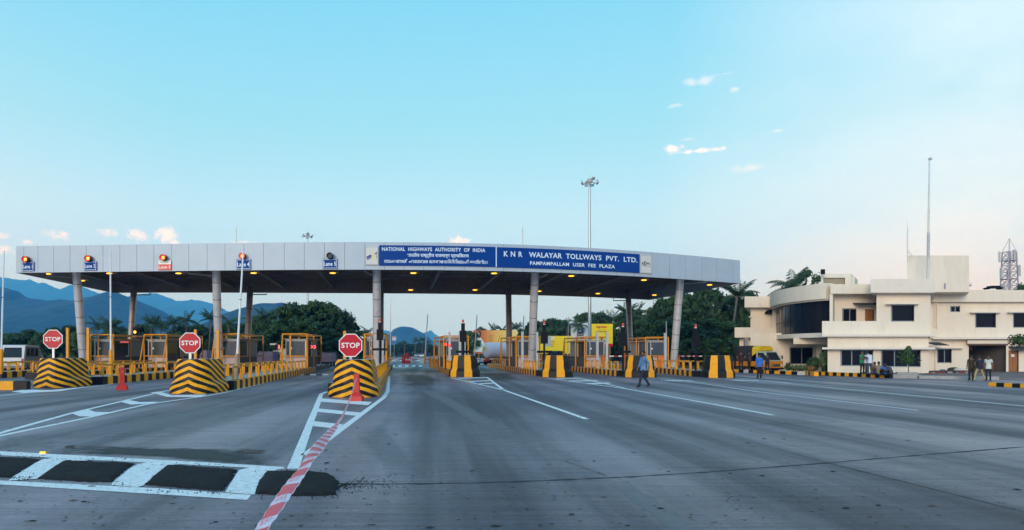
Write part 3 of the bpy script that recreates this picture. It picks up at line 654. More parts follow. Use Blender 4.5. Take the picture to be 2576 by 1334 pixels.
kb = empty('name_board', C, 0, 'long blue name board with two English lines, the upper one in large capitals', 'sign board')
face_slab(1249, 1606.7, 8.42, 10.0, .02, .10, 'board', BLUE, kb, C, 12)
lettering('K N R', on_face(1266.5, 1313, 9.28, 9.70, .106, C), LETT, kb, space=1.15)
lettering('WALAYAR  TOLLWAYS  PVT.  LTD.', on_face(1329.5, 1601.5, 9.28, 9.70, .106, C), LETT, kb, space=1.06)
lettering('PAMPAMPALLAM  USER  FEE  PLAZA', on_face(1332, 1545, 8.68, 8.97, .106, C), LETT, kb, space=1.1)
C = FP(935, 0, .1); C.z = 8.5
lb = empty('emblem_board', C, 0, 'small white emblem plate with a crescent and navy road stripes left of the blue board', 'emblem board')
face_slab(919.5, 952, 8.48, 9.90, .02, .10, 'board', mat('emblem_white', (.60, .61, .58), .5, var=.03), lb, C); frame_strip(920.3, 951.2, 8.51, 9.87, .018, .105, mat('emblem_line', (.10, .14, .16), .5), lb, C)
ef = on_face(919.5, 952, 8.48, 9.90, .106, C); CRES = mat('emblem_crescent', (.62, .60, .42), .5); NAVY = mat('emblem_navy', (.03, .04, .22), .5)
def epoly(pts, m, name, off):
    f = on_face(919.5, 952, 8.48, 9.90, off, C); mbx = MB().add([f(u, v) for u, v in pts], [tuple(range(len(pts)))]); return mbx.build(name, m, lb)
epoly([(.18, .70), (.38, .70), (.62, .66), (.80, .56), (.86, .42), (.84, .33), (.70, .30), (.45, .27), (.50, .36), (.52, .48), (.46, .58), (.36, .65)], CRES, 'crescent', .106)
for pts in ([(.08, .45), (.40, .57), (.46, .52), (.47, .47), (.10, .38)], [(.10, .36), (.47, .46), (.47, .43), (.12, .32)], [(.12, .30), (.45, .41), (.42, .37), (.17, .27)], [(.70, .62), (.92, .73), (.93, .69), (.78, .58)], [(.80, .57), (.93, .66), (.92, .63), (.83, .54)], [(.84, .53), (.89, .50), (.89, .36), (.85, .33), (.87, .42)]):
    epoly(pts, NAVY, 'road_stripe', .109)
C = FP(1623, 0, .1); C.z = 8.5
lb2 = empty('emblem_board', C, 0, 'small white logo plate with black letters right of the blue boards', 'emblem board')
face_slab(1608.8, 1638, 8.42, 9.98, .02, .10, 'board', MATS['emblem_white'], lb2, C); frame_strip(1609.6, 1637.2, 8.46, 9.94, .018, .105, MATS['emblem_line'], lb2, C)
f2 = on_face(1608.8, 1638, 8.42, 9.98, .108, C)
lettering('K', lambda u, v: f2(.15 + .16 * u, .46 + .14 * v), BLACKM, lb2, bold=.02); lettering('NRC', lambda u, v: f2(.46 + .40 * u, .48 + .12 * v), BLACKM, lb2)
cc = [(math.cos(a), math.sin(a)) for a in np.linspace(R(40), R(320), 14)]
MB().add([f2(.42 + .13 * c_, .53 + .12 * s_) for c_, s_ in cc] + [f2(.44 + .08 * c_, .53 + .08 * s_) for c_, s_ in cc], [(i, i + 1, 15 + i, 14 + i) for i in range(13)]).build('ring', BLACKM, lb2)
MB().add([f2(.06, .385), f2(.92, .385), f2(.92, .40), f2(.06, .40)], [(0, 1, 2, 3)]).build('underline', MATS['emblem_line'], lb2)

# ------------------------------------------------------------------ toll islands
KH = .42
def kerb_mesh(col):
    mb = MB(); z0, z1 = 0, KH; mb.box(0, 0, KH / 2, .30, .585, KH); me = mb.mesh('kerb_block', col)
    bm = bmesh.new(); bm.from_mesh(me); bmesh.ops.bevel(bm, geom=[e for e in bm.edges if all(v.co.z > KH - .01 for v in e.verts)], offset=.03, segments=1, affect='EDGES'); bm.to_mesh(me); bm.free(); return me
KY, KB = kerb_mesh(YEL), kerb_mesh(BLK)
def hoop_mesh(w):
    h = .62; r = .05; pts = [(0, 0, 0), (0, 0, h - .12), (0, .035, h - .03), (0, .12, h), (0, w - .12, h), (0, w - .035, h - .03), (0, w, h - .12), (0, w, 0)]
    return MB().path(pts, r, 7).mesh('hoop', YELP)
HOOP = {w: hoop_mesh(w) for w in (1.62, 1.0, .8)}
ISL = {}
def island(key, a, b_, w, label, kerb_to, n_side=(1, 1)):
    a, b_ = Vector((*a, 0)), Vector((*b_, 0)); d = b_ - a; Ln = d.length; rz = math.atan2(d.y, d.x) - math.pi / 2
    r = empty('toll_island', a, rz, label, 'traffic island', 'toll islands'); ISL[key] = (r, a, rz, Ln, w)
    MB().b(-w / 2 + .16, w / 2 - .16, .16, Ln, 0, KH - .03).build('island_slab', CONC, r)
    n = int(kerb_to / .6)
    for s, on in zip((-1, 1), n_side):
        if not on: continue
        for k in range(n): inst(KY if k % 2 else KB, 'kerb_block', r, (s * (w / 2 - .15), .3 + k * .6, 0))
        y0 = n * .6
        if y0 < Ln - .5: MB().b(s * (w / 2 - .15) - .15, s * (w / 2 - .15) + .15, y0, Ln, 0, KH).build('kerb_run', YEL if s < 0 else BLK, r)
    m = max(1, round((w - .6) / .585)); bw = (w - .61) / m
    for k in range(m):
        o = inst(KB, 'kerb_block', r, (-w / 2 + .305 + bw * (k + .5), .15, 0), math.pi / 2); o.scale = (1, bw / .585, 1)
    return r
island('A3', (-3.25, 28.4), (-5.6, 78), 2.1, 'toll island left of the open middle lane', 35)
island('A2', (-9.95, 31.0), (-12.6, 78), 2.1, 'toll island starting at the middle chevron block', 33)
island('A1', (-18.35, 36.4), (-18.9, 80), 2.1, 'toll island starting at the leftmost chevron block', 27)
island('A0', (-24.9, 44.2), (-24.6, 80), 2.1, 'toll island under the Lane 2 plate, behind the leftmost block', 20)
island('AZ', (-29.6, 46.0), (-30.6, 80), 2.1, 'toll island carrying the first front column', 18)
island('AY', (-36.0, 47.0), (-36.6, 78), 2.1, 'outermost toll island beyond the white van', 12)
island('B1', (2.25, 51.2), (0.7, 82), 2.0, 'toll island right of the open middle lane', 16)
island('B2', (8.5, 50.4), (7.5, 84), 2.0, 'toll island carrying the tall bright column beside the striped black booth post', 18)
island('B3', (14.2, 49.6), (13.6, 86), 2.0, 'toll island with the orange barrier machine at its booth', 20)
island('B4', (19.4, 48.9), (21.6, 88), 2.1, 'last toll island on the exit side next to the office', 22)

def railing(key, side, y0, n, pitch, w, label):
    r, a, rz, Ln, iw = ISL[key]; off = side * (iw / 2 - .22)
    p = a + Matrix.Rotation(rz, 3, 'Z') @ Vector((off, y0, 0)); p.z = KH - .01
    g = empty('hoop_railing', p, rz, label, 'railing', 'yellow hoop railings on the islands')
    for k in range(n): inst(HOOP[w], 'hoop', g, (0, k * pitch, 0))
railing('A3', 1, .9, 15, 1.85, 1.62, 'row of yellow hoops along the edge of the open middle lane')
railing('A3', -1, 8.0, 10, 1.85, 1.62, 'yellow hoops on the lane 5 side of the island behind the third stop sign')
railing('A2', 1, .8, 13, 2.02, 1.62, 'long row of yellow hoops receding along the left edge of lane 5')
railing('A2', -1, .9, 13, 2.02, 1.62, 'yellow hoops on the lane 4 edge of the island behind the second stop sign')
railing('A1', 1, .5, 11, 1.84, 1.62, 'yellow hoops beside the red delineator along lane 4')
railing('A1', -1, 1.2, 11, 1.84, 1.62, 'yellow hoops on the lane 3 edge behind the first stop sign')
railing('A0', 1, .5, 8, 1.84, 1.62, 'yellow hoops along the right edge of the lane 2 and 3 island')
railing('A0', -1, .5, 8, 1.84, 1.62, 'yellow hoops along the far edge of the lane 2 and 3 island')
railing('AZ', 1, .5, 7, 1.84, 1.62, 'yellow hoops left of the first striped block')
railing('AZ', -1, .5, 7, 1.84, 1.62, 'yellow hoops in front of the white van')
railing('AY', 1, .5, 6, 1.84, 1.62, 'outermost yellow hoops beyond the white van')
railing('B1', -1, .8, 9, 1.0, .8, 'close set yellow hoops on the right edge of the middle lane')
railing('B1', -1, 15, 9, 1.85, 1.62, 'yellow hoops behind the booth right of the open middle lane')
railing('B1', 1, 15.5, 8, 1.85, 1.62, 'yellow hoops behind the first exit booth on its far side')
railing('B2', -1, 1.0, 6, 1.3, 1.0, 'yellow hoops in front of the exit booth beside the bright column')
railing('B2', -1, 16, 8, 1.85, 1.62, 'far yellow hoops behind the booth with the white cup')
railing('B3', -1, .9, 6, 1.75, 1.0, 'spaced yellow hoops in front of the orange barrier machine')
railing('B3', -1, 19, 6, 1.85, 1.62, 'far yellow hoops behind the third exit booth')
railing('B4', -1, 1.4, 7, 1.9, 1.62, 'yellow hoops before the last booth behind the walking man')
railing('B4', 1, 1.4, 6, 1.9, 1.62, 'yellow hoops on the office side of the last island')
# loose kerb stump at the left edge
r = empty('kerb_stump', (G(27, 981).x, G(27, 981).y, 0), .05, 'short black and yellow kerb stump left of the first striped block', 'kerb')
for k in range(4): inst(KB if k in (0, 2) else KY, 'kerb_block', r, (.49 - .585 * (k), 0, 0), math.pi / 2).scale = (1.2, 1, .95)

# ------------------------------------------------------------------ crash blocks
st = bpy.data.materials.new('yellow_black_chevrons'); st.use_nodes = True; t = st.node_tree; b = t.nodes['Principled BSDF']; b.inputs['Roughness'].default_value = .45; b.inputs['Specular IOR Level'].default_value = .2
uvn = t.nodes.new('ShaderNodeUVMap'); sp = t.nodes.new('ShaderNodeSeparateXYZ'); t.links.new(uvn.outputs[0], sp.inputs[0])
def mm(op, a, b_=None):
    n = t.nodes.new('ShaderNodeMath'); n.operation = op
    for i, v in enumerate((a, b_)):
        if v is None: continue
        if isinstance(v, (int, float)): n.inputs[i].default_value = v
        else: t.links.new(v, n.inputs[i])
    return n.outputs[0]
tcn = t.nodes.new('ShaderNodeTexCoord'); wob = t.nodes.new('ShaderNodeTexNoise'); wob.inputs['Scale'].default_value = 2.5; t.links.new(tcn.outputs['Object'], wob.inputs[0])
f = mm('FRACT', mm('DIVIDE', mm('ADD', mm('ADD', sp.outputs[1], mm('MULTIPLY', sp.outputs[0], .42)), mm('MULTIPLY', wob.outputs[0], .03)), .285))
stp = mm('GREATER_THAN', f, .52)
nz3 = t.nodes.new('ShaderNodeTexNoise'); nz3.inputs['Scale'].default_value = 4; nz3.inputs['Detail'].default_value = 9; nz3.inputs['Roughness'].default_value = .7; t.links.new(tcn.outputs['Object'], nz3.inputs[0])
mr = t.nodes.new('ShaderNodeMapRange'); mr.inputs[1].default_value = .35; mr.inputs[2].default_value = .7; mr.inputs[3].default_value = 1.1; mr.inputs[4].default_value = .72; t.links.new(nz3.outputs[0], mr.inputs[0])
mx = t.nodes.new('ShaderNodeMix'); mx.data_type = 'RGBA'; t.links.new(stp, mx.inputs[0]); mx.inputs[6].default_value = (.008, .008, .0095, 1); mx.inputs[7].default_value = (.85, .37, .008, 1)
sc = t.nodes.new('ShaderNodeVectorMath'); sc.operation = 'SCALE'; t.links.new(mx.outputs[2], sc.inputs[0]); t.links.new(mr.outputs[0], sc.inputs[3]); t.links.new(sc.outputs[0], b.inputs['Base Color'])
bpn = t.nodes.new('ShaderNodeBump'); bpn.inputs['Strength'].default_value = .2; bpn.inputs['Distance'].default_value = .02; t.links.new(nz3.outputs[0], bpn.inputs['Height']); t.links.new(bpn.outputs[0], b.inputs['Normal'])

LEV = [(0, .22), (.32, .20), (.52, .04), (1.0, -.01), (1.41, -.09)]
def outline(w, Lb, r, e, seg=6):
    W2 = w / 2 + e; rr = r + e; pts = [(-W2, Lb), (-W2, (Lb + r) / 2), (-W2, r)]
    for i in range(1, seg + 1):
        a = math.pi / 2 * i / seg; pts.append((-W2 + rr * (1 - math.cos(a)), r - rr * math.sin(a)))
    pts.append((0, r - rr)); pts += [(-x, y) for x, y in pts[-2::-1]]; return pts
def chevron_block(loc, rz, label, h=1.41, Lb=2.3):
    rings = []; mb = MB(); vs = []; uv = []
    for z, e in LEV:
        o = outline(1.50, Lb, .58, e); base = outline(1.50, Lb, .58, 0)
        mid = len(o) // 2; s = [0] * len(o)
        for i in range(mid - 1, -1, -1): s[i] = s[i + 1] + math.dist(base[i], base[i + 1])
        for i in range(mid + 1, len(o)): s[i] = s[i - 1] + math.dist(base[i], base[i - 1])
        for (x, y), k in zip(o, s): vs.append((x, y, z * h / 1.41)); uv.append((k + .0001, z))
    n = len(o)
    fs = [(j * n + i, j * n + i + 1, (j + 1) * n + i + 1, (j + 1) * n + i) for j in range(len(LEV) - 1) for i in range(n - 1)]
    mb.add(vs, fs, 0, False, uv); top = vs[-n:]; mb.add(top, [tuple(range(n))], 1); m0 = len(LEV)
    mb.add([vs[0], vs[n - 1], vs[-1], vs[-n]], [(0, 1, 2, 3)], 1)
    o = mb.build('crash_block', [st, mat('block_top_paint', (.40, .40, .40), .7)], None, loc, rz); return tag(o, label, 'crash barrier', 'chevron striped crash blocks')
def block_loc(x, y): p = G(x, y); return (p.x, p.y + .10, 0)
B_A3, B_A2, B_A1 = block_loc(884, 1000), block_loc(473, 991), block_loc(119, 976)
chevron_block(B_A3, R(0), 'black and yellow chevron block with a red delineator standing before it'); chevron_block(B_A2, R(0), 'middle black and yellow chevron block beside the lane 4 hoops'); chevron_block(B_A1, R(0), 'black and yellow chevron block in front of the white van')
def band_block(loc, rz, cols, label, h=1.5):
    mb = MB(); n = 6; lev = [(0, .12), (.38, .10), (.60, -.03), (1.05, -.06), (1.5, -.17)]
    R0 = 1.0; ring = []
    for z, e in lev:
        pts = [(-(R0 + e), 2.2)] + [(-(R0 + e) * math.cos(math.pi * i / n), R0 - (R0 + e) * math.sin(math.pi * i / n)) for i in range(n + 1)] + [((R0 + e), 2.2)]
        ring.append([(x, y, z) for x, y in pts])
    m = len(ring[0])
    for i in range(m - 1):
        c = cols[i]
        for j in range(len(lev) - 1): mb.add([ring[j][i], ring[j][i + 1], ring[j + 1][i + 1], ring[j + 1][i]], [(0, 1, 2, 3)], c)
    mb.add(ring[-1], [tuple(range(m))], 2); mb.add([ring[0][0], ring[0][-1], ring[-1][-1], ring[-1][0]], [(0, 1, 2, 3)], 1)
    return tag(mb.build('crash_block', [YEL, BLK, MATS['block_top_paint']], None, loc, rz), label, 'crash barrier', 'broad banded crash blocks')
for x, y, rz, cols, lab in [(1168, 949, -3, (1, 1, 0, 1, 0, 1, 1, 1), 'banded yellow and black block right of the open middle lane'), (1401, 949.5, -10, (1, 1, 0, 1, 0, 1, 1, 1), 'banded yellow and black block below the tall bright column'),
                            (1611, 950, -16, (1, 1, 0, 1, 1, 0, 1, 1), 'banded block behind the walking man in a blue shirt'), (1807, 951, -22, (1, 1, 1, 0, 1, 0, 1, 1), 'last banded black and yellow block next to the office forecourt')]:
    p = block_loc(x, y); band_block(p, R(rz), cols, lab)

# stop signs
def stop_sign(px, py, loc, rad, label):
    Y = loc[1] + .75; z = PZ(py, Y); r = empty('stop_sign', (PX(px, Y), Y, 1.40), R(2), label, 'stop sign', 'stop signs on the striped blocks'); zc = z - 1.40
    octo = lambda k, yy: [(k * math.cos(math.pi / 8 + i * math.pi / 4), yy, zc + k * math.sin(math.pi / 8 + i * math.pi / 4)) for i in range(8)]
    mb = MB(); a, c = octo(rad, 0), octo(rad, .03); mb.add(a + c, [tuple(range(8)), tuple(range(15, 7, -1))] + [((i + 1) % 8, i, 8 + i, 8 + (i + 1) % 8) for i in range(8)]); mb.build('plate', WSIGN, r)
    MB().add(octo(rad * .925, -.004), [tuple(range(8))]).build('red_face', RED, r)
    w = rad * 1.46; hh = rad * .42
    lettering('STOP', lambda u, v: Vector((-w / 2 + u * w, -.007, zc - hh / 2 + v * hh)), WSIGN, r, space=1.05)
    MB().box(0, .06, zc / 2 - .1, .10, .06, zc + .2).build('post', GALV, r)
stop_sign(882, 869, B_A3, .485, 'red STOP octagon on the block by the open middle lane')
stop_sign(477.5, 863, B_A2, .47, 'red STOP octagon on the middle chevron block')
stop_sign(133, 853.5, B_A1, .50, 'red STOP octagon nearest the white van')

# ------------------------------------------------------------------ toll booths and their guard frames
PINK = mat('booth_front_panel', (.50, .38, .36), .6, var=.1, dirt=.2); SLATE = mat('booth_slate_panel', (.075, .08, .095), .6, var=.15); FRAMEW = mat('booth_white_frame', (.60, .61, .60), .45, var=.05)
BGREY = mat('booth_grey_panel', (.30, .29, .28), .6, var=.15, dirt=.2); DESK = mat('booth_desk', (.03, .03, .035), .5); PAPER = mat('paper_notice', (.75, .75, .75), .7)
def booth(x, Y, rz, label, W_=1.55, D=3.0, H=2.45, flip=False, cup=False):
    r = empty('toll_booth', (PX(x, Y), Y, KH - .02), rz, label, 'toll booth', 'toll booths on the islands'); hw = W_ / 2; zs = .95
    MB().b(-hw, hw, -.03, .03, 0, zs).build('front_panel', PINK, r)
    mb = MB(); mb.b(-hw, -hw + .06, .032, D, 0, zs); mb.b(hw - .06, hw, .032, D, 0, zs); mb.b(-hw + .062, hw - .062, D - .06, D, 0, zs); mb.build('lower_wall', SLATE, r)
    MB().b(-hw + .05, hw - .05, -.008, .008, zs + .06, H - .12).build('front_pane', BGLASS, r)
    for s in (-1, 1):
        MB().b(s * (hw - .03) - .008, s * (hw - .03) + .008, .06, D * .48, zs + .06, H - .12).build('side_pane', BGLASS, r)
        MB().b(s * (hw - .03) - .015, s * (hw - .03) + .015, D * .52, D - .06, zs + .02, H - .1).build('side_panel', BGREY, r)
    MB().b(-hw + .08, hw - .08, D - .04, D - .02, zs + .06, H - .12).build('rear_pane', BGLASS, r)
    fr = MB()
    for sx in (-hw + .03, hw - .03):
        for y in (0, D * .5, D - .03): fr.b(sx - .035, sx + .035, y - .035, y + .035, zs, H - .1)
    fr.b(-hw, hw, -.04, .04, zs, zs + .05); fr.b(-hw + .04, hw - .04, -.036, .036, H - .15, H - .08); fr.b(-.52, -.47, -.03, .03, zs + .05, H - .15)
    fr.build('window_frame', FRAMEW, r)
    MB().b(-hw - .1, hw + .1, -.15, D + .1, H - .08, H + .04).build('roof', BGREY, r)
    MB().b(-hw + .1, hw - .1, .12, .75, zs - .05, zs + .02).build('desk', DESK, r)
    mb = MB(); mb.b(-.1, .38, .35, .40, zs + .05, zs + .38); mb.b(.12, .16, .40, .44, zs + .02, zs + .2); mb.build('monitor', BLACKM, r)
    mb = MB(); mb.box(.1, 1.3, zs + .12, .45, .1, .75); mb.box(.1, 1.1, zs - .35, .45, .45, .1); mb.build('chair_back', BLACKM, r)
    MB().b(-.50, -.32, -.016, -.012, zs + .66, zs + .80).build('notice', PAPER, r)
    if cup: MB().lathe([(.075, 0), (.10, .22)], 10, (-.3, .3, zs + .02)).build('cup', mat('pale_cup', (.6, .72, .75), .4), r)
    return r
def cage(x, Y, rz, label, W_=1.9, D=3.6, H=2.85, front=True, lean=.75, m=YELP, midbar=True, both=False):
    r = empty('pipe_guard', (PX(x, Y), Y, KH - .02), rz, label, 'guard frame', 'yellow pipe guard frames round the booths'); hw = W_ / 2; q = .062; y0, y1 = -.3, D - .3
    for sx in (-hw, hw):
        for y in (y0, y0 + (y1 - y0) * .42, y1): MB().tube((sx, y, 0), (sx, y, H), q, n=8).build('post', m, r)
        MB().tube((sx * .999, y0, H - .02), (sx, y1, H - .02), q * .95, n=8).build('top_rail', m, r); MB().tube((sx, y0, H - .38), (sx, y1, H - .38), q * .7, n=6).build('side_rail', m, r)
        if front or both: MB().tube((sx * .98, y0, H - .06), (sx * 1.02, y0 - lean, .0), q, n=8).build('brace', m, r)
        if (not front) or both: MB().tube((sx, y1, H - .06), (sx, y1 + lean, 0), q, n=8).build('brace', m, r)
    for y in (y0, y1):
        MB().tube((-hw, y, H), (hw, y, H), q, n=8).build('top_rail', m, r)
        if midbar: MB().tube((-hw, y, 1.0), (hw, y, 1.0), q * .85, n=8).build('mid_rail', m, r)
        MB().tube((-hw * .35, y, 0), (-hw * .35, y, H), q * .75, n=8).build('post', m, r) if y == y0 and front else None
spec = [('A3', 945, 60, 'booth behind the central bright column', 'frame behind the central bright column', True), ('A2', 744, 60, 'booth at the end of the long lane 5 hoops', 'frame at the end of the long lane 5 hoops', True),
        ('A1', 574, 60, 'booth behind the second front column', 'frame behind the second front column', True), ('A0', 396, 62, 'booth right of the lit amber traffic light', 'frame right of the lit amber traffic light', True), ('AZ', 262, 62, 'booth between the first column and the leaning rear column', 'frame between the first column and the leaning rear column', True),
        ('B1', 1146, 61, 'booth right of the open middle lane', 'frame right of the open middle lane', False), ('B2', 1326, 63, 'booth holding a pale cup beside the bright column', 'frame left of the tall bright exit column', False),
        ('B3', 1497, 64.5, 'booth left of the orange barrier machine', 'frame left of the orange barrier machine', False), ('B4', 1650, 66, 'booth behind the walking man', 'frame behind the walking man', False)]
for key, x, Y, lab, lab2, fr in spec:
    rz = ISL[key][2] + (R(4) if x > 1000 else R(-7) if x < 500 else R(-4) if x < 900 else 0); booth(x, Y, rz, 'glazed toll ' + lab, cup=(key == 'B2'), W_=1.75, D=5.2); cage(x, Y, rz, 'yellow pipe guard ' + lab2, front=fr, lean=.85, H=2.9 if fr else 2.75, W_=2.15 if key != 'A3' else 1.9, D=6.8)

# ------------------------------------------------------------------ posts, booms, lights on the islands
def post(name, x, ytop, Y, w, m, label, cat, group=None, z0=KH - .02, taper=False, xb=None):
    z1 = PZ(ytop, Y); p = Vector((PX(xb if xb is not None else x, Y), Y, z0)); q = Vector((PX(x, Y), Y, z1)) - p; mb = MB()
    if taper: mb.tube((0, 0, 0), q, w / 2, w / 3, n=8)
    else: mb.bar((0, 0, 0), q, w, w)
    mb.box(0, 0, .015, w * 2.2, w * 2.2, .03)
    return tag(mb.build(name, m, None, p), label, cat, group)
for x, yt, Y, lab in [(170.5, 825, 58, 'yellow post standing free left of the first front column'), (222, 825, 57, 'yellow post just right of the first front column'), (492, 829, 57, 'yellow post behind the middle stop sign'), (548.5, 829.5, 56, 'yellow post before the second front column'), (867, 833, 53, 'yellow post behind the third stop sign')]:
    post('height_post', x, yt, Y, .20, YELP, lab, 'post', 'yellow height posts before the booths')
for x, yt, Y, lab in [(1131, 834.6, 57, 'grey post with a red lamp before the first exit booth'), (1157, 834.6, 56, 'grey post just left of the first black beacon pole'), (1314, 834.6, 58, 'grey post left of the tall bright exit column'), (1351, 836, 57, 'grey post right of the tall bright exit column'), (1502.5, 836, 58, 'grey post left of the orange barrier machine'), (1526.5, 836, 57, 'grey post right of the orange barrier machine'), (1673, 838, 60, 'grey post before the last booth')]:
    post('sensor_post', x, yt, Y, .19, GREYP, lab, 'post', 'grey steel sensor posts')
post('sensor_post', 963, 848, 57, .16, GREYP, 'pale post beside the black beacon pole at the central column', 'post', 'grey steel sensor posts')
# raised booms
WB = mat('white_boom_paint', (.70, .74, .76), .45, var=.05, dirt=.15); RB = mat('red_boom_paint', (.48, .03, .03), .45)
def upright_boom(xt, yt, xb, yb, Y, label, ped=None, pedtop=None, pm=YELP, w=.10, z0=KH):
    zb = PZ(yb, Y); r = empty('barrier_boom', (PX(xb, Y), Y, z0 - .02), 0, label, 'barrier boom', 'raised barrier booms'); d = Vector((PX(xt, Y) - PX(xb, Y), 0, PZ(yt, Y) - z0))
    zp = (PZ(pedtop, Y) if pedtop else z0 + 1.0) - z0; k = zp / d.z
    MB().tube((0, 0, 0), (d.x * k, 0, zp), .115, .105, n=8).build('pedestal', pm, r)
    MB().tube((d.x * k, 0, zp), d, w / 2 * 1.15, w / 2 * .8, n=8).build('arm', WB, r)
    MB().tube(d * .62, d * .625, w / 2 * 1.3, n=8).build('clamp', BLACKM, r)
upright_boom(10, 631, 2, 905, 42, 'raised white boom at the left edge before the white van', pedtop=878)
upright_boom(277.6, 627.5, 279, 942, 39.8, 'raised white boom on a yellow pedestal right of the first stop sign', pedtop=880)
upright_boom(612, 632, 593, 928, 33.8, 'leaning raised white boom crossing the Lane 4 plate', pedtop=889, pm=mat('rusty_pedestal', (.34, .25, .18), .7, var=.3, vs=8))
for xt, yt, xb, Y, lab in [(983, 752, 981.5, 92, 'tall white boom left of the round hill'), (1076, 791, 1068, 80, 'thin white boom right of the round hill'), (1200, 793, 1192, 80, 'thin white boom before the orange billboard'), (1318, 795, 1312, 80, 'thin white boom left of the bright exit column'), (1431, 797, 1427, 82, 'thin white boom left of the white billboard'), (1676, 808, 1677, 74, 'thin white boom behind the last booth')]:
    upright_boom(xt, yt, xb, 900, Y, lab, w=.12)
def boom_gate(x, Y, xe, z, label, arm_m=None, yaw=0, cab=True):
    r = empty('boom_gate', (PX(x, Y), Y, KH - .02 if cab else 0), yaw, label, 'boom gate', 'lowered boom gates'); z -= KH
    if cab:
        MB().box(0, 0, .5, .42, .36, 1.0).build('cabinet', mat('orange_machine_paint', (.70, .18, .02), .45, var=.08), r); MB().box(0, 0, 1.03, .46, .40, .06).build('cabinet_lid', MATS['orange_machine_paint'], r)
    else: MB().box(0, 0, .6, .3, .3, 1.2).build('cabinet', YELP, r)
    L_ = PX(xe, Y) - PX(x, Y); n = 8; s = 1 if L_ > 0 else -1
    for k in range(n):
        a, c = L_ * k / n, L_ * (k + 1) / n
        MB().bar((a, -.24, z), (c, -.24, z), .05, .10).build('arm_section', WB if k % 2 else RB, r)
boom_gate(1082, 82, 957, 1.30, 'red and white boom lowered across the open middle lane', cab=False)
boom_gate(1235 - 56, 80, 1262, 1.4, 'red and white boom behind the first exit lane', cab=False)
boom_gate(1336, 80, 1440, 1.38, 'red and white boom behind the bright exit column', cab=False)
boom_gate(1519, 60, 1612, 1.42, 'orange barrier machine with its boom lowered toward the walking man')
boom_gate(1660, 62, 1668, 1.0, 'orange machine in front of the last booth with a stub arm')
boom_gate(1704, 70, 1764, 1.38, 'orange machine with a boom right of the last column')
# black poles with a red beacon
def beacon_pole(x, ytop, Y, label):
    r = empty('beacon_pole', (PX(x, Y), Y, KH - .02), 0, label, 'beacon pole', 'black beacon poles on the islands'); h = PZ(ytop, Y) - KH
    MB().tube((0, 0, 0), (0, 0, h - .28), .075, n=8).build('pole', BLACKM, r)
    MB().b(-.26, .26, -.18, .14, h - 1.72, h - .86).build('signal_box', BLACKM, r); MB().b(-.14, .14, -.14, .14, h - .86, h - .30).build('beacon_base', BLACKM, r)
    MB().lathe([(.085, 0), (.085, .05)], 10, (0, 0, h - .30)).build('collar', WSIGN, r)
    MB().lathe([(.085, 0), (.095, .08), (.08, .2), (.03, .25)], 10, (0, 0, h - .25)).build('beacon', mat('red_beacon', (.38, .05, .03), .3, emit=(1, .12, .04), es=.12), r)
    zc = PZ(885 if x > 1000 else 879, Y) - KH
    MB().b(-.56, .56, -.12, -.04, zc - .08, zc + .10).build('cross_arm', BLACKM, r)
for x, yt, Y, lab in [(956, 801, 55, 'black beacon pole against the central column'), (1164.8, 803, 53, 'black beacon pole behind the first banded block'), (1369, 806.5, 52, 'black beacon pole before the yellow billboard'), (1567, 812, 51.5, 'black beacon pole left of the walking man'), (1750, 815, 51, 'black beacon pole against the dark trees')]:
    beacon_pole(x, yt, Y, lab)
# card reader stand, traffic lights, led panel
r = empty('reader_stand', (PX(1121, 54), 54, KH - .02), 0, 'thin black stand with a small lit red display before the first exit booth', 'display stand')
MB().tube((0, 0, 0), (0, 0, 1.85), .045, n=8).build('pole', BLACKM, r); MB().b(-.10, .10, -.06, .06, 1.85, 2.02).build('display', EMRED, r)
tag(MB().lathe([(.07, -.08), (.10, 0), (.07, .08)], 10).build('red_lamp', EMRED, None, (PX(1131, 56.7), 56.78, PZ(868.7, 56.8))), 'small round red lamp on the grey post beside the display stand', 'lamp')
def traffic_light(x, y, Y, label, lit):
    r = empty('traffic_light', (PX(x, Y), Y, KH - .02), 0, label, 'traffic light'); zc = PZ(y, Y) - KH
    MB().tube((0, .1, 0), (0, .1, zc), .06, n=8).build('pole', BLACKM, r); MB().b(-.2, .2, -.14, .14, zc - .95, zc + .55).build('housing', BLACKM, r)
    for k, dz_ in enumerate((.25, -.2, -.65)):
        MB().lathe([(.13, 0), (.13, .02)], 12).build('lens', EMORG if k == lit else LAM, r, (0, -.145, zc + dz_ - .2)).rotation_euler = (R(90), 0, 0)
        MB().b(-.16, .16, -.28, -.142, zc + dz_ - .05, zc + dz_ - .03).build('hood', BLACKM, r)
traffic_light(341, 836.5, 70, 'black traffic light with a lit amber lens left of the third booth', 0)
traffic_light(629.5, 863, 66, 'small black traffic light with a lit amber lens behind the lane 4 boom', 0)
LED = mat('lit_led', (.7, .05, .05), .4, emit=(1, .10, .10), es=2.0)
r = empty('led_panel', (PX(789, 60.6), 60.4, PZ(877, 60.5)), 0, 'small red lit character display on the lane 5 booth', 'display'); MB().b(-.30, .30, -.02, .06, -.06, .34).build('case', BLACKM, r); lettering('X5', lambda u, v: Vector((-.24 + .48 * u, -.024, v * .28)), LED, r)
tag(MB().b(-.06, .06, -.03, .03, 0, .3).build('led_panel', LED, None, (PX(701, 60), 60.1, PZ(877, 60))), 'narrow red light at the left jamb of the lane 5 booth', 'display')
r = empty('led_panel', (PX(317, 62), 61.7, PZ(863, 62)), 0, 'dim red character strip inside the booth left of the leaning rear column', 'display'); MB().b(-.45, .45, 0, .03, -.04, .2).build('case', BLACKM, r); lettering('8888', lambda u, v: Vector((-.38 + .76 * u, -.004, v * .16)), mat('dim_led', (.35, .05, .05), .4, emit=(1, .1, .1), es=.4), r)
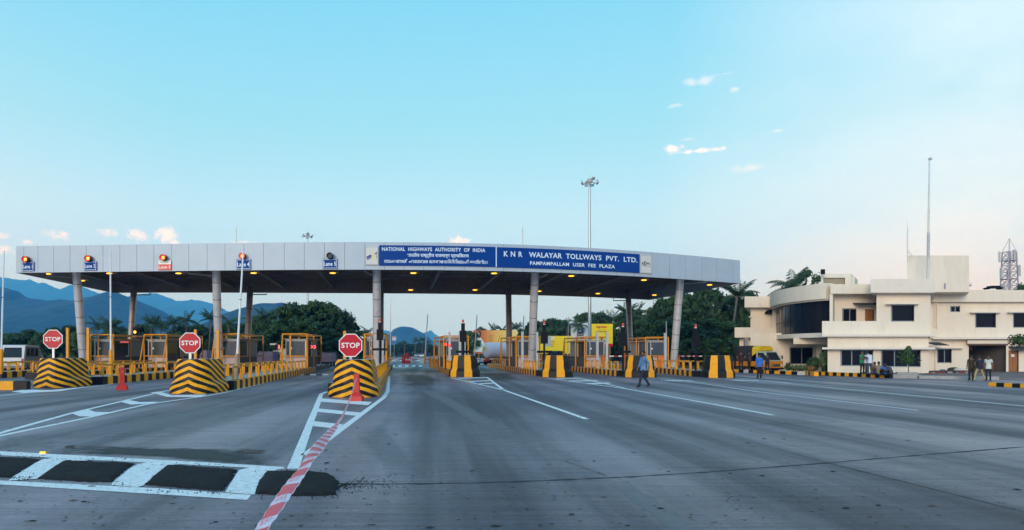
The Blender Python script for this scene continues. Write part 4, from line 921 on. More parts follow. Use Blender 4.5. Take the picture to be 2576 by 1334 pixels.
# red delineators, red barrier, safety tape
def delineator(p, h, label, rz=0):
    r = empty('delineator', p, rz, label, 'delineator', 'red plastic delineators')
    mb = MB(); mb.box(0, 0, .085, .46, .42, .17, 0, 0, .92); mb.build('base', REDP, r)
    mb = MB(); mb.add([(-.19, -.15, .17), (.19, -.15, .17), (.19, .15, .17), (-.19, .15, .17), (-.105, -.09, .30), (.105, -.09, .30), (.105, .09, .30), (-.105, .09, .30), (-.085, -.07, h), (.085, -.07, h), (.085, .07, h), (-.085, .07, h)],
                     [(0, 1, 5, 4), (1, 2, 6, 5), (2, 3, 7, 6), (3, 0, 4, 7), (4, 5, 9, 8), (5, 6, 10, 9), (6, 7, 11, 10), (7, 4, 8, 11), (8, 9, 10, 11)]); mb.build('upright', REDP, r)
    return r
d1 = delineator(G(307.5, 981), 1.02, 'red delineator standing alone in lane 4', R(15)); d2 = delineator(G(897, 1009), .94, 'red delineator at the third chevron block holding the tape', R(-6))
TAPEW = mat('white_tape_film', (.72, .66, .72), .35, var=.06); 
mb = MB()
for k in range(14): mb.bar((random.uniform(-.07, .07), random.uniform(-.08, .05), .93), (random.uniform(-.14, .14), random.uniform(-.16, -.05), random.uniform(.72, 1.1)), .014, .003, random.choice((0, 1)))
tag(mb.build('tape_scrap', [TAPEW, REDP], None, tuple(d1.location)), 'shredded scrap of tape tied to the lone red delineator', 'tape')
delineator((PX(1841, 53), 53, 0), .95, 'red delineator beside the last banded block')
r = empty('water_barrier', (PX(1022, 112), 112, 0), 0, 'red plastic barrier standing in the open middle lane', 'barrier')
MB().xprism([(-.3, 0), (.3, 0), (.28, .3), (.12, .5), (.12, 1.25), (-.12, 1.25), (-.12, .5), (-.28, .3)], -.72, .72).build('body', REDP, r)
for k in (-.5, 0, .5): MB().b(k - .05, k + .05, -.135, -.118, .62, .95).build('slot', mat('white_slot', (.6, .35, .35), .5), r)
tag(MB().b(-.28, .28, -.02, .02, .1, .42).build('red_flag', REDP, None, (PX(1023, 116), 116, 1.25)), 'small red flag board above the red barrier', 'flag')
# the tape
tp = bpy.data.materials.new('red_white_tape'); tp.use_nodes = True; t = tp.node_tree; b = t.nodes['Principled BSDF']; b.inputs['Roughness'].default_value = .35
uvn = t.nodes.new('ShaderNodeUVMap'); sp = t.nodes.new('ShaderNodeSeparateXYZ'); t.links.new(uvn.outputs[0], sp.inputs[0])
u, v = sp.outputs[0], sp.outputs[1]
bend = mm('MULTIPLY', mm('POWER', mm('ABSOLUTE', mm('SUBTRACT', v, .5)), 2.0), .10)
ph = mm('FRACT', mm('DIVIDE', mm('ADD', u, bend), .50))
nzs = t.nodes.new('ShaderNodeTexNoise'); nzs.inputs['Scale'].default_value = 1; mpx = t.nodes.new('ShaderNodeMapping'); mpx.inputs['Scale'].default_value = (95, 9, 1); t.links.new(uvn.outputs[0], mpx.inputs[0]); t.links.new(mpx.outputs[0], nzs.inputs[0]); nzs.inputs['Detail'].default_value = 2
block = mm('MULTIPLY', mm('GREATER_THAN', ph, .08), mm('LESS_THAN', ph, .66))
scrib = mm('MULTIPLY', mm('MULTIPLY', mm('GREATER_THAN', ph, .70), mm('LESS_THAN', ph, .95)), mm('MULTIPLY', mm('GREATER_THAN', nzs.outputs[0], .52), mm('LESS_THAN', mm('ABSOLUTE', mm('SUBTRACT', v, .5)), .30)))
mask = mm('MAXIMUM', mm('MULTIPLY', block, mm('LESS_THAN', mm('ABSOLUTE', mm('SUBTRACT', v, .5)), .46)), scrib)
mx = t.nodes.new('ShaderNodeMix'); mx.data_type = 'RGBA'; t.links.new(mask, mx.inputs[0]); mx.inputs[6].default_value = (.66, .56, .66, 1); mx.inputs[7].default_value = (.68, .022, .045, 1); t.links.new(mx.outputs[2], b.inputs['Base Color'])
key = [(896, 953, 23.75, .05), (885, 990, 19, .03), (874, 1020, 15.5, .03), (862, 1046, 12.5, .05), (838, 1079, 9.5, .095), (806, 1118, 7.2, .115), (762, 1180, 5.35, .125), (719, 1240, 4.6, .120), (684, 1293, 4.1, .112), (650, 1342, 3.75, .108), (590, 1430, 3.3, .105), (520, 1540, 2.95, .105)]
pts = [P(a, c, d) for a, c, d, w in key]; ws = [k[3] for k in key]; fine = []; fw = []
for i in range(len(pts) - 1):
    p0, p1, p2, p3 = pts[max(i - 1, 0)], pts[i], pts[i + 1], pts[min(i + 2, len(pts) - 1)]
    for k in range(10):
        q = k / 10; fine.append(.5 * ((2 * p1) + (p2 - p0) * q + (2 * p0 - 5 * p1 + 4 * p2 - p3) * q * q + (3 * p1 - p0 - 3 * p2 + p3) * q ** 3)); fw.append(ws[i] * (1 - q) + ws[i + 1] * q)
vs = []; uv = []; ln = 0
for i, p in enumerate(fine):
    d = (fine[min(i + 1, len(fine) - 1)] - fine[max(i - 1, 0)]).normalized(); ln += (p - fine[i - 1]).length if i else 0
    side_ = d.cross(Vector((0, -.55, .85))).normalized(); upn = side_.cross(d).normalized(); tw = .35 * math.sin(ln * .9) + .15 * math.sin(ln * 2.7)
    a = (side_ * math.cos(tw) + upn * math.sin(tw)) * fw[i] / 2; nrm = a.cross(d).normalized()
    for k in range(5):
        c = k / 4 * 2 - 1; vs.append(p + a * c + nrm * (.010 * (1 - c * c) + .004 * math.sin(ln * 31 + c * 2))); uv.append((ln + .001, k / 4))
C = Vector((0, 12, 0)); vs = [q - C for q in vs]
tape = MB().add(vs, [(i * 5 + k, i * 5 + k + 1, i * 5 + 6 + k, i * 5 + 5 + k) for i in range(len(fine) - 1) for k in range(4)], 0, True, uv).build('safety_tape', tp, None, C)
tag(tape, 'red and white safety tape running from the delineator to the bottom edge', 'tape')

# ------------------------------------------------------------------ office building on the right
OB = Vector((PX(2200, 56), 56, 0))
office = empty('office_building', OB, 0, 'cream two storey office with a curved dark glass front and flat roof parapets', 'building')
SKEW = .70      # the side walls run back obliquely
def wallp(name, x0, x1, y0, y1, Y, thick, holes=(), m=CREAM, parent=office, z0=None, sk=None):
    sk = SKEW if sk is None else sk
    """front wall at depth Y from picture limits, with real openings [(x0,x1,y0,y1)]; reveals included"""
    Xa, Xb = PX(x0, Y), PX(x1, Y); Zt = PZ(y0, Y); Zb = PZ(y1, Y) if z0 is None else z0
    H_ = [(PX(a, Y), PX(b_, Y), PZ(d, Y), PZ(c, Y)) for a, b_, c, d in holes]
    xs = sorted({Xa, Xb, *[v for h in H_ for v in h[:2]]}); zs = sorted({Zb, Zt, *[v for h in H_ for v in h[2:]]}); mb = MB(); o = OB
    def open_(i, j):
        cx, cz = (xs[i] + xs[i + 1]) / 2, (zs[j] + zs[j + 1]) / 2
        return any(h[0] < cx < h[1] and h[2] < cz < h[3] for h in H_)
    for i in range(len(xs) - 1):
        for j in range(len(zs) - 1):
            if not open_(i, j):
                mb.add([(xs[i] - o.x, Y - o.y, zs[j]), (xs[i + 1] - o.x, Y - o.y, zs[j]), (xs[i + 1] - o.x, Y - o.y, zs[j + 1]), (xs[i] - o.x, Y - o.y, zs[j + 1])], [(0, 1, 2, 3)])
    for a, b_, c, d in H_:
        e = .28; q = lambda x, y, z: (x - o.x + (y - Y) * sk, y - o.y, z)
        mb.add([q(a, Y, c), q(a, Y, d), q(a, Y + e, d), q(a, Y + e, c)], [(0, 1, 2, 3)]); mb.add([q(b_, Y, c), q(b_, Y + e, c), q(b_, Y + e, d), q(b_, Y, d)], [(0, 1, 2, 3)])
        mb.add([q(a, Y, d), q(b_, Y, d), q(b_, Y + e, d), q(a, Y + e, d)], [(0, 1, 2, 3)]); mb.add([q(a, Y, c), q(a, Y + e, c), q(b_, Y + e, c), q(b_, Y, c)], [(0, 1, 2, 3)])
    q = lambda x, y, z: (x - o.x + (y - Y) * sk, y - o.y, z); B_ = Y + thick
    mb.add([q(Xa, Y, Zb), q(Xa, Y, Zt), q(Xa, B_, Zt), q(Xa, B_, Zb)], [(0, 1, 2, 3)]); mb.add([q(Xb, Y, Zb), q(Xb, B_, Zb), q(Xb, B_, Zt), q(Xb, Y, Zt)], [(0, 1, 2, 3)])
    mb.add([q(Xa, Y, Zt), q(Xb, Y, Zt), q(Xb, B_, Zt), q(Xa, B_, Zt)], [(0, 1, 2, 3)]); mb.add([q(Xa, Y, Zb), q(Xa, B_, Zb), q(Xb, B_, Zb), q(Xb, Y, Zb)], [(0, 1, 2, 3)])
    mb.add([q(Xa, B_, Zb), q(Xa, B_, Zt), q(Xb, B_, Zt), q(Xb, B_, Zb)], [(0, 1, 2, 3)])
    return mb.build(name, m, parent)
def slab(name, x0, x1, y0, y1, Y, thick, m=CREAMD, parent=office):
    a, c, k = PX(x0, Y) - OB.x, PX(x1, Y) - OB.x, thick * SKEW
    return MB().prism([(a, Y - OB.y), (c, Y - OB.y), (c + k, Y + thick - OB.y), (a + k, Y + thick - OB.y)], PZ(y1, Y), PZ(y0, Y)).build(name, m, parent)
def window(x0, x1, y0, y1, Y, cols=1, rows=1, name='window', dep=.16, grille=True):
    kx = dep * SKEW; a, b_, z1, z0 = PX(x0, Y) - OB.x + kx, PX(x1, Y) - OB.x + kx, PZ(y0, Y), PZ(y1, Y); yy = Y + dep - OB.y; fr = MB(); w = .07
    fr.b(a + .002, b_ - .002, yy - .04, yy + .04, z0 + .002, z0 + w); fr.b(a + .002, b_ - .002, yy - .04, yy + .04, z1 - w, z1 - .002); fr.b(a + .002, a + w, yy - .04, yy + .04, z0 + w, z1 - w); fr.b(b_ - w, b_ - .002, yy - .04, yy + .04, z0 + w, z1 - w)
    for k in range(1, cols): c = a + (b_ - a) * k / cols; fr.b(c - .035, c + .035, yy - .035, yy + .035, z0 + w, z1 - w)
    f = fr.build(name, WFRAME, office)
    for k in range(cols):
        MB().b(a + (b_ - a) * k / cols + .03, a + (b_ - a) * (k + 1) / cols - .03, yy - .005, yy + .005, z0 + .04, z1 - .04).build('pane', GLASSD, f)
    if grille:
        g = MB()
        for k in range(1, 9): z = z0 + (z1 - z0) * k / 9; g.b(a + .05, b_ - .05, yy - .075, yy - .065, z - .008, z + .008)
        g.build('grille', BLACKM, f)
    return f
def floorslab(name, x0, x1, Y, thick, z0, z1, m=CREAMD):
    return MB().b(PX(x0, Y) - OB.x, PX(x1, Y) - OB.x, Y - OB.y, Y + thick - OB.y, z0, z1).build(name, m, office)
# projecting block (frontal, nearest)
YA = 52.0
wallp('wall', 2205, 2341, 735, 848, YA + 1.0, 9.5, [(2241, 2300, 766.5, 809.5)])
wallp('parapet', 2190, 2352, 702, 736.5, YA + .2, 10.5, m=CREAMD)
window(2241, 2300, 766.5, 809.5, YA + 1.0, 1)
slab('window_hood', 2229, 2311, 762, 765.5, YA + .45, .55)
wallp('wall', 2082, 2336, 847, 947, YA + .6, 9.8, [(2114, 2196.5, 880, 921.5), (2216, 2316, 880, 924)], z0=-.1)
window(2114, 2196.5, 880, 921.5, YA + .6, 3, grille=False); window(2216, 2316, 880, 924, YA + .6, 3, grille=False)
slab('ledge', 2068, 2353, 874, 879.2, YA - .05, .65); slab('ledge', 2068, 2354, 841, 847, YA + .1, .9)
# balcony
YBk = 54.6
slab('balcony_wall', 2068, 2206, 808, 843, YA + .9, .22, CREAM)
wallp('wall', 2090, 2206, 737, 848, YBk + 1.2, 6, [(2118.5, 2154.5, 776, 812), (2176, 2199, 778, 842)])
window(2118.5, 2154.5, 776, 812, YBk + 1.2, 2)
d = MB(); a, c, Yd = PX(2176, YBk + 1.2) - OB.x, PX(2199, YBk + 1.2) - OB.x, YBk + 1.32 - OB.y; zt = PZ(778, YBk + 1.2); zb = PZ(842, YBk + 1.2)
d.b(a + .003, c - .003, Yd, Yd + .06, zb, zt - .003)
dr = d.build('door', WOOD, office)
for u0 in (.08, .54):
    for z0, z1 in ((.15, .9), (1.05, 1.9)): MB().b(a + (c - a) * u0, a + (c - a) * (u0 + .38), Yd - .025, Yd - .002, zb + z0, zb + z1).build('door_panel', WOOD, dr)
wallp('parapet', 2089, 2192, 715, 739, YBk - .1, 7, m=CREAM)
slab('pier', 2087, 2095, 738.5, 846, YBk + .0, 1.1, CREAM)
AWN = mat('corrugated_awning', (.06, .07, .085), .6, .2, var=.2)
def awning(x0, x1, y0, y1, Y, proj, drop, n=14):
    a, b_, z1 = PX(x0, Y) - OB.x, PX(x1, Y) - OB.x, PZ(y0, Y); vs = []
    for i in range(n * 2 + 1):
        x = a + (b_ - a) * i / (n * 2); dz = .045 if i % 2 else 0
        vs += [(x, Y - OB.y, z1 + dz), (x, Y - proj - OB.y, z1 - drop + dz), (x, Y - proj - OB.y, z1 - drop + dz - .03), (x, Y - OB.y, z1 + dz - .03)]
    fs = []
    for i in range(n * 2): o = i * 4; fs += [(o, o + 1, o + 5, o + 4), (o + 1, o + 2, o + 6, o + 5), (o + 2, o + 3, o + 7, o + 6)]
    return MB().add(vs, fs).build('awning', AWN, office)
awning(2145, 2203, 763, 772, YBk + 1.15, 1.0, .22)
# curved glass bay, sweeping back to the left wing
def bay(t, off=0.0):   # plan curve: t 0 at the left (deep) .. 1 at the right (near)
    pts = [(1951, 68.5), (1957, 64.5), (1975, 61.6), (2005, 59.0), (2045, 57.0), (2088, 55.4)]
    xs = [PX(p[0], p[1]) for p in pts]; ys = [p[1] for p in pts]; s = np.linspace(0, 1, len(pts))
    fx = np.polyfit(s, xs, 4); fy = np.polyfit(s, ys, 4); p = Vector((np.polyval(fx, t), np.polyval(fy, t), 0)); q = Vector((np.polyval(fx, t + .01), np.polyval(fy, t + .01), 0)); dd = (q - p).normalized()
    return p + Vector((dd.y, -dd.x, 0)) * off
def band(name, m, z0, z1, o0, o1, n=28, t0=0, t1=1, parent=office):
    vs = []; fs = []
    for i in range(n + 1):
        t = t0 + (t1 - t0) * i / n
        for o in (o0, o1):
            p = bay(t, o) - OB
            for z in (z0, z1): vs.append((p.x, p.y, z))
    for i in range(n): o = i * 4; q = o + 4; fs += [(o, o + 1, q + 1, q), (o + 2, q + 2, q + 3, o + 3), (o + 1, o + 3, q + 3, q + 1), (o, q, q + 2, o + 2)]
    fs += [(0, 2, 3, 1), (n * 4, n * 4 + 1, n * 4 + 3, n * 4 + 2)]
    return MB().add(vs, fs).build(name, m, parent)
Zp0, Zp1 = 5.98, 7.22
band('curved_parapet', CREAM, Zp0, Zp1, -.5, .55); band('curved_soffit', CREAMD, Zp0 - .12, Zp0 - .003, -.5, .35)
band('curved_ledge', CREAMD, 2.92, 3.28, -1.5, .50); 
for k in range(12):      # panes of the curtain wall, in two rows
    for z0, z1 in ((3.29, 4.35), (4.40, 5.85)): band('glass_pane', GLASSD, z0, z1, -.02, .02, 3, k / 12 + .004, (k + 1) / 12 - .004)
band('mullion_rail', BLACKM, 4.34, 4.41, -.03, .03); band('glass_backing', BLACKM, 3.28, 5.87, -.16, -.06)
for k in range(0, 13): band('mullion', BLACKM, 3.29, 5.86, -.03, .035, 1, max(0, k / 12 - .003), min(1, k / 12 + .003))
# recessed porch below the bay
wallp('porch_wall', 1888, 2082, 838, 934, 62.5, .4, [(1986, 2045, 874, 917)], m=CREAM, z0=-.1)
window(1986, 2045, 874, 917, 62.5, 2, grille=False); slab('porch_beam', 1996, 2084, 851, 866, 58.0, .35, CREAM); slab('porch_column', 2053, 2066, 866, 936, 60.5, .4, CREAM)
MB().b(PX(2060, 61.5) - OB.x, PX(2084, 61.5) - OB.x, 61.5 - OB.y, 61.7 - OB.y, 0, PZ(872, 61.5)).build('porch_door', GLASSD, office)
MB().add([(PX(1960, 68) - OB.x, 68 - OB.y, 2.9), (PX(2084, 55.8) - OB.x, 55.8 - OB.y, 2.9), (PX(2084, 62.4) - OB.x, 62.4 - OB.y, 2.9)], [(0, 1, 2)]).build('porch_ceiling', CREAMD, office)
# left wing
YL = 68.0; SKEW = .5
wallp('wall', 1888, 1962, 772, 848, YL, 8, ()); wallp('parapet', 1873, 1950, 746, 773.5, YL - .9, 9.5, m=CREAM); slab('balcony_wall', 1848, 1957, 824, 849.5, YL - 2.2, .25, CREAM); slab('balcony_floor', 1849, 1957, 846, 849, YL - 1.9, 2.2)
slab('ledge', 1850, 1876, 877, 881.5, YL - 1.3, 2.0); wallp('wall', 1860, 1900, 849, 934, YL - 1.2, 7, ((1886, 1899, 878, 930),), z0=-.1); window(1886, 1899, 878, 930, YL - 1.2, 1, grille=False); slab('ledge', 1884, 1890, 796, 799, YL - .5, .6)
slab('wall_end', 1943, 1957, 755, 826, YL - 1.6, 1.4, CREAM)
MB().lathe([(.5, 0), (.44, .18), (.22, .36)], 12, (PX(1937, YL - .3) - OB.x, YL - .3 - OB.y, PZ(790, YL))).build('dish', BLACKM, office)
# right wing, set back
SKEW = .70
YR_ = 60.0
wallp('wall', 2336, 2800, 758, 852, YR_, 10, [(2390, 2415, 770, 785.5), (2453, 2505.5, 788, 825), (2548, 2600, 787, 825), (2660, 2712, 787, 825)])
wallp('parapet', 2338, 2800, 730, 759.5, YR_ - .5, 10.8, m=CREAM); window(2390, 2415, 770, 785.5, YR_, 2, grille=False); window(2453, 2505.5, 788, 825, YR_, 1); window(2548, 2600, 787, 825, YR_, 1); window(2660, 2712, 787, 825, YR_, 1)
slab('window_hood', 2443, 2518, 784, 787, YR_ - .6, .6); slab('window_hood', 2538, 2612, 783.5, 786.5, YR_ - .6, .6); slab('ledge', 2347, 2800, 848, 853.5, YR_ - .7, 1.2)
wallp('wall', 2336, 2800, 852.5, 945, YR_ + .1, 10, [(2357, 2394, 878, 914), (2437, 2533, 867, 960), (2536.5, 2562.5, 882, 960)], z0=-.1)
window(2357, 2394, 878, 914, YR_ + .1, 2); slab('window_hood', 2347, 2423, 873.5, 877, YR_ - .45, .55); slab('entrance_beam', 2434, 2538, 856, 865, YR_ - .35, .45)
slab('shutter_box', 2437, 2536, 865.2, 869, YR_ - .25, .35, mat('brown_shutter', (.14, .09, .07), .6))
slab('pier', 2531, 2537, 869, 940, YR_ - .12, .5, CREAM)
bx0, bx1 = PX(2437, YR_) - OB.x, PX(2533, YR_) - OB.x; by = YR_ - OB.y
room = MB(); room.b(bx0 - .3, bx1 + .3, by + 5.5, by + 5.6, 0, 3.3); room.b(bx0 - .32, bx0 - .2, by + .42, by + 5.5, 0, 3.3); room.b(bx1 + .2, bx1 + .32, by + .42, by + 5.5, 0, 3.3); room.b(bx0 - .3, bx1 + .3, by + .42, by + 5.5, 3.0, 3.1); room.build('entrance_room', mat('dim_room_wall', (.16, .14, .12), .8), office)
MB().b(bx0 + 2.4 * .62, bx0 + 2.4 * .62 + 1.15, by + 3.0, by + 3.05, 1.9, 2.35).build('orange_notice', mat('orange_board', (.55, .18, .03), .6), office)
def wood_door(x0, x1, y0, Y, paper=None):
    a, b_ = PX(x0, Y) - OB.x, PX(x1, Y) - OB.x; zt = PZ(y0, Y); yy = Y + .12 - OB.y; dd = MB().b(a + .004, b_ - .004, yy, yy + .06, 0, zt - .004).build('door', WOOD, office)
    for u0 in (.08, .54):
        for z0, z1 in ((.12, .78), (.9, 1.85)): MB().b(a + (b_ - a) * u0, a + (b_ - a) * (u0 + .38), yy - .03, yy - .002, z0, z1).build('door_panel', WOOD, dd)
    MB().tube((b_ - .1, yy - .01, 1.0), (b_ - .1, yy - .07, 1.0), .025, n=6).build('handle', GALV, dd)
    if paper: MB().b(a + (b_ - a) * .36, a + (b_ - a) * .68, yy - .036, yy - .031, zt - .55, zt - .32).build('notice', PAPER, dd)
wood_door(2536.5, 2562.5, 882, YR_ + .1, True)
awning(2536, 2600, 872, 880, YR_ + .05, .9, .28); awning(2330, 2362, 862, 872, YR_ - 1.0, 1.2, .25, 8)
MB().path([(PX(2349, YR_) - OB.x, by - .12, 3.9), (PX(2349, YR_) - OB.x, by - .12, 6.9)], .05, 6).build('rain_pipe', CREAMD, office)
MB().path([(PX(2353, YR_) - OB.x, by - .2, 3.8), (PX(2353, YR_) - OB.x, by - .2, 6.3)], .05, 6).build('rain_pipe', CREAMD, office)
MB().path([(PX(2352, YR_) - OB.x, by - .1, 0), (PX(2352, YR_) - OB.x, by - .1, 2.2)], .05, 6).build('rain_pipe', CREAMD, office)
# roof boxes
wallp('stair_tower', 2282, 2438, 643, 735, 57.5, 5, m=CREAM); slab('tower_hood', 2436, 2445, 712, 717, 57.8, 1.2); slab('tower_slot', 2375, 2379, 713, 727, 57.46, .05, mat('lilac_pipe', (.3, .27, .36), .6))
wallp('roof_room', 2065, 2142, 689, 716, 62, 4, [(2071, 2126, 699, 716)]); slab('roof_room_hatch', 2071, 2126, 699, 716, 62.2, .1, mat('faded_hatch', (.33, .27, .19), .8)); slab('roof_room_side', 2142, 2150, 696, 716, 62.5, 3, CREAM)
MB().b(-.13, .13, -.13, .13, 0, .42).build('roof_tank', BLACKM, office, Vector((PX(2070, 61), 61, PZ(690, 61))) - OB)
mb = MB(); mb.b(-.62, .62, -.4, .4, .10, .16); mb.b(-.35, .4, -.3, .3, .16, .30); mb.b(-.6, -.5, -.3, .3, 0, .1); mb.b(.5, .6, -.3, .3, 0, .1); mb.build('water_heater', BLACKM, office, Vector((PX(2487, 61), 60.5, 7.2)) - OB)
# masts
r = empty('siren_mast', (PX(2334, 55), 55, 7.2), 0, 'tall slim grey mast with a small siren on the office roof', 'mast'); zt = PZ(400, 55) - 7.2
tp_ = MB(); px_ = PX(2338, 55) - PX(2334, 55)
for k in range(5): tp_.tube((px_ * k / 5, 0, zt * k / 5), (px_ * (k + 1) / 5, 0, zt * (k + 1) / 5), .085 - .011 * k, .085 - .011 * k, n=8)
tp_.build('pole', GALV, r); MB().sphere((px_ + .06, 0, zt), .14, .14, .12, 10, 6).build('siren', GREYP, r); MB().tube((px_ * .2, 0, zt * .2), (px_ * .4, 0, zt * .4 + .05), .1, n=8).build('collar', GREYP, r)
r = empty('radio_antenna', (PX(2283, 57), 57, PZ(646, 57)), 0, 'thin radio antenna strapped to the corner of the stair tower', 'antenna'); h = PZ(556, 57) - PZ(646, 57)
mb = MB(); mb.tube((0, 0, -.4), (0, 0, h * .8), .03, n=6); mb.tube((0, 0, h * .8), (.01, 0, h), .012, n=5)
for k in range(7): mb.tube((-.1, 0, h * (.1 + .1 * k)), (.1, 0, h * (.1 + .1 * k)), .012, n=4)
mb.build('mast', GALV, r); MB().bar((0, 0, .5), (.45, 0, 0), .03).build('stay', GALV, r)
# lattice tower far behind
YT = 170
r = empty('cell_tower', (PX(2539, YT), YT, 0), 0, 'red and white lattice cell tower behind the office roof', 'lattice tower'); zt = PZ(600, YT); zs = PZ(634, YT); LRED = mat('faded_tower_paint', (.42, .36, .40), .5)
mb = MB()
def tw(z): return .75 * (1 - z / zs) + .95
for sx in (-1, 1):
    for sy in (-1, 1):
        mb.bar((sx * tw(0), sy * tw(0), 0), (sx * tw(zs), sy * tw(zs), zs), .22); mb.bar((sx * tw(zs), sy * tw(zs), zs), (0, 0, zt), .10)
mb.build('leg', LRED, r)
mb = MB(); nb_ = 16
for k in range(nb_):
    z0, z1 = zs * k / nb_, zs * (k + 1) / nb_
    for a, c in (((-1, -1), (1, -1)), ((1, -1), (1, 1)), ((1, 1), (-1, 1)), ((-1, 1), (-1, -1))):
        w0, w1 = tw(z0), tw(z1); mb.bar((a[0] * w0, a[1] * w0, z0), (c[0] * w1, c[1] * w1, z1), .10); mb.bar((c[0] * w0, c[1] * w0, z0), (a[0] * w1, a[1] * w1, z1), .10); mb.bar((a[0] * w1, a[1] * w1, z1), (c[0] * w1, c[1] * w1, z1), .12)
br = mb.build('bracing', LRED, r); br['kind'] = 'stuff'
for k, (a, z) in enumerate([(20, .96), (140, .96), (260, .96), (60, .80), (180, .80), (300, .82), (0, .66), (200, .66)]):
    z *= zs; w = tw(z) + .9; MB().box(w * math.cos(R(a)), w * math.sin(R(a)), z, .45, .35, 2.6, R(a)).build('antenna_panel', GREYP, r)
for z in (.97, .80, .64): MB().lathe([(tw(z * zs) * 1.5, 0), (tw(z * zs) * 1.5, .12)], 10, (0, 0, z * zs - 1.4)).build('platform_ring', LRED, r)

# ------------------------------------------------------------------ forecourt and roadside kerbs
PAVE = mat('red_earth_paving', (.19, .145, .135), .9, var=.25, vs=1.5, dirt=.4, dcol=(.12, .10, .09), bump=.4, bs=12)
tag(MB().prism([(PX(2336, 51.5), 51.5), (33.6, 46.3), (34.5, 44.2), (60, 38), (60, 60.2), (PX(2336, 51.5), 60.2)], -.02, .06).build('forecourt', PAVE), kind='structure')
tag(MB().prism([(27.2, 62), (29.2, 52), (31.2, 46.4), (34.2, 45.6), (35.8, 52.7), (29.5, 52.7), (29.5, 62), (31, 74), (26.5, 74)], -.02, .17).build('office_verge', mat('trodden_earth', (.15, .125, .10), .95, var=.3, vs=1.2, bump=.5, bs=10)), kind='structure')
KW = kerb_mesh(mat('white_kerb_paint', (.60, .58, .54), .6, var=.1, dirt=.4))
def road_kerb(a, b_, label, seq, h=.26, w=1.0):
    a, b_ = Vector((*a, 0)), Vector((*b_, 0)); dd = b_ - a; n = len(seq); r = empty('roadside_kerb', a, math.atan2(dd.y, dd.x) - math.pi / 2, label, 'kerb'); st_ = dd.length / n
    for k, c in enumerate(seq): inst({'y': KY, 'b': KB, 'w': KW}[c], 'kerb_block', r, (0, st_ * (k + .5), 0)).scale = (w, st_ / .6, h / KH)
road_kerb((25.9, 61.5), (28.1, 52.6), 'yellow, black and white kerb in front of the small truck', 'ywybwbybybybybw')
road_kerb((28.5, 53.4), (27.7, 50.3), 'short yellow and black kerb stub jutting from the roadside kerb', 'ybybyy', h=.3)
road_kerb((28.9, 54.6), (30.2, 45.9), 'long yellow and black kerb below the standing and sitting men', 'ybybybybybybybybybybyb', h=.26)
p0, p1 = G(2493, 972), G(2660, 980); road_kerb((p0.x, p0.y), (p1.x, p1.y), 'yellow and black kerb at the right edge before the dark entrance', 'ybybybyb', h=.2)
mb = MB(); mb.prism([(30.3, 46.2), (31.4, 45.2), (31.9, 45.5), (30.9, 46.7)], 0, .26); a = mb.build('kerb_stone', CONC); tag(a, 'bare grey concrete kerb stone beside the sitting men', 'kerb stone')
mb = MB(); mb.prism([(31.5, 45.1), (34.9, 42.9), (35.2, 43.3), (31.9, 45.4)], 0, .2); tag(mb.build('kerb_stone', CONC), 'long bare concrete kerb at the foot of the sapling', 'kerb stone')
mb = MB(); mb.prism([(31.6, 47.4), (32.6, 46.8), (32.9, 47.4), (31.9, 48.0)], .17, .36); tag(mb.build('kerb_stone', CONC), 'low concrete slab behind the sitting men', 'kerb stone')
# rubble by the wall
rng = random.Random(5); mb = MB(); DEB = [mat('dark_rubble', (.05, .045, .045), .9), mat('red_rubble', (.2, .06, .05), .9), mat('grey_rubble', (.25, .24, .23), .9), mat('blue_rag', (.12, .25, .35), .8)]
for k in range(130):
    x = rng.uniform(2342, 2440); Y = rng.uniform(55.5, 59.6); s = rng.uniform(.06, .28); mb.box(PX(x, Y), Y, .06 + s * .25, s * rng.uniform(.8, 2.6), s, s * .5, rng.uniform(0, 3), rng.choice((0, 0, 0, 1, 2, 2)), .7)
tag(mb.build('rubble', DEB), kind='stuff')
def bag(x, Y, s, m, lab):
    me = MB(); me.sphere((0, 0, s * .4), s, s * .7, s * .45, 9, 6); o = me.build('sack', m, None, (PX(x, Y), Y, .06))
    for v in o.data.vertices: v.co *= 1 + .18 * noise.noise(v.co * 9 + Vector((x, 0, 0)))
    tag(o, lab, 'sack')
bag(2412, 58.5, .42, mat('white_sack', (.55, .55, .56), .8, var=.2), 'crumpled pale sack on the rubble by the wall'); bag(2372, 58.8, .28, DEB[3], 'small blue rag bundle on the rubble under the window'); bag(2399, 58.9, .5, DEB[0], 'dark heap of sacking on the rubble')
mb = MB(); mb.b(-1.4, 1.4, -.3, .3, 0, .1); mb.b(-1.3, 1.2, -.2, .35, .1, .18); tag(mb.build('plank_pile', DEB[0], None, (PX(2412, 57), 57, .06), .1), 'low dark pile of planks beside the entrance', 'plank pile')
for x, s in ((2316, .5), (2334, .3)): tag(MB().box(0, 0, .05, s * 2, .25, .1).build('red_stone', DEB[1], None, (PX(x, 51.8), 51.8, .06)), 'flat red stone at the foot of the wall, ' + ('left one' if x < 2330 else 'at the corner'), 'stone')
post('grey_pole', 1876.5, 850, 61.8, .3, mat('old_concrete_post', (.25, .24, .24), .8, var=.2), 'grey square concrete pole left of the small truck', 'pole', None, 0.15)
post('grey_pole', 1849, 893, 60.5, .12, BLACKM, 'short thin black post at the start of the roadside kerb', 'pole', None, 0.15)

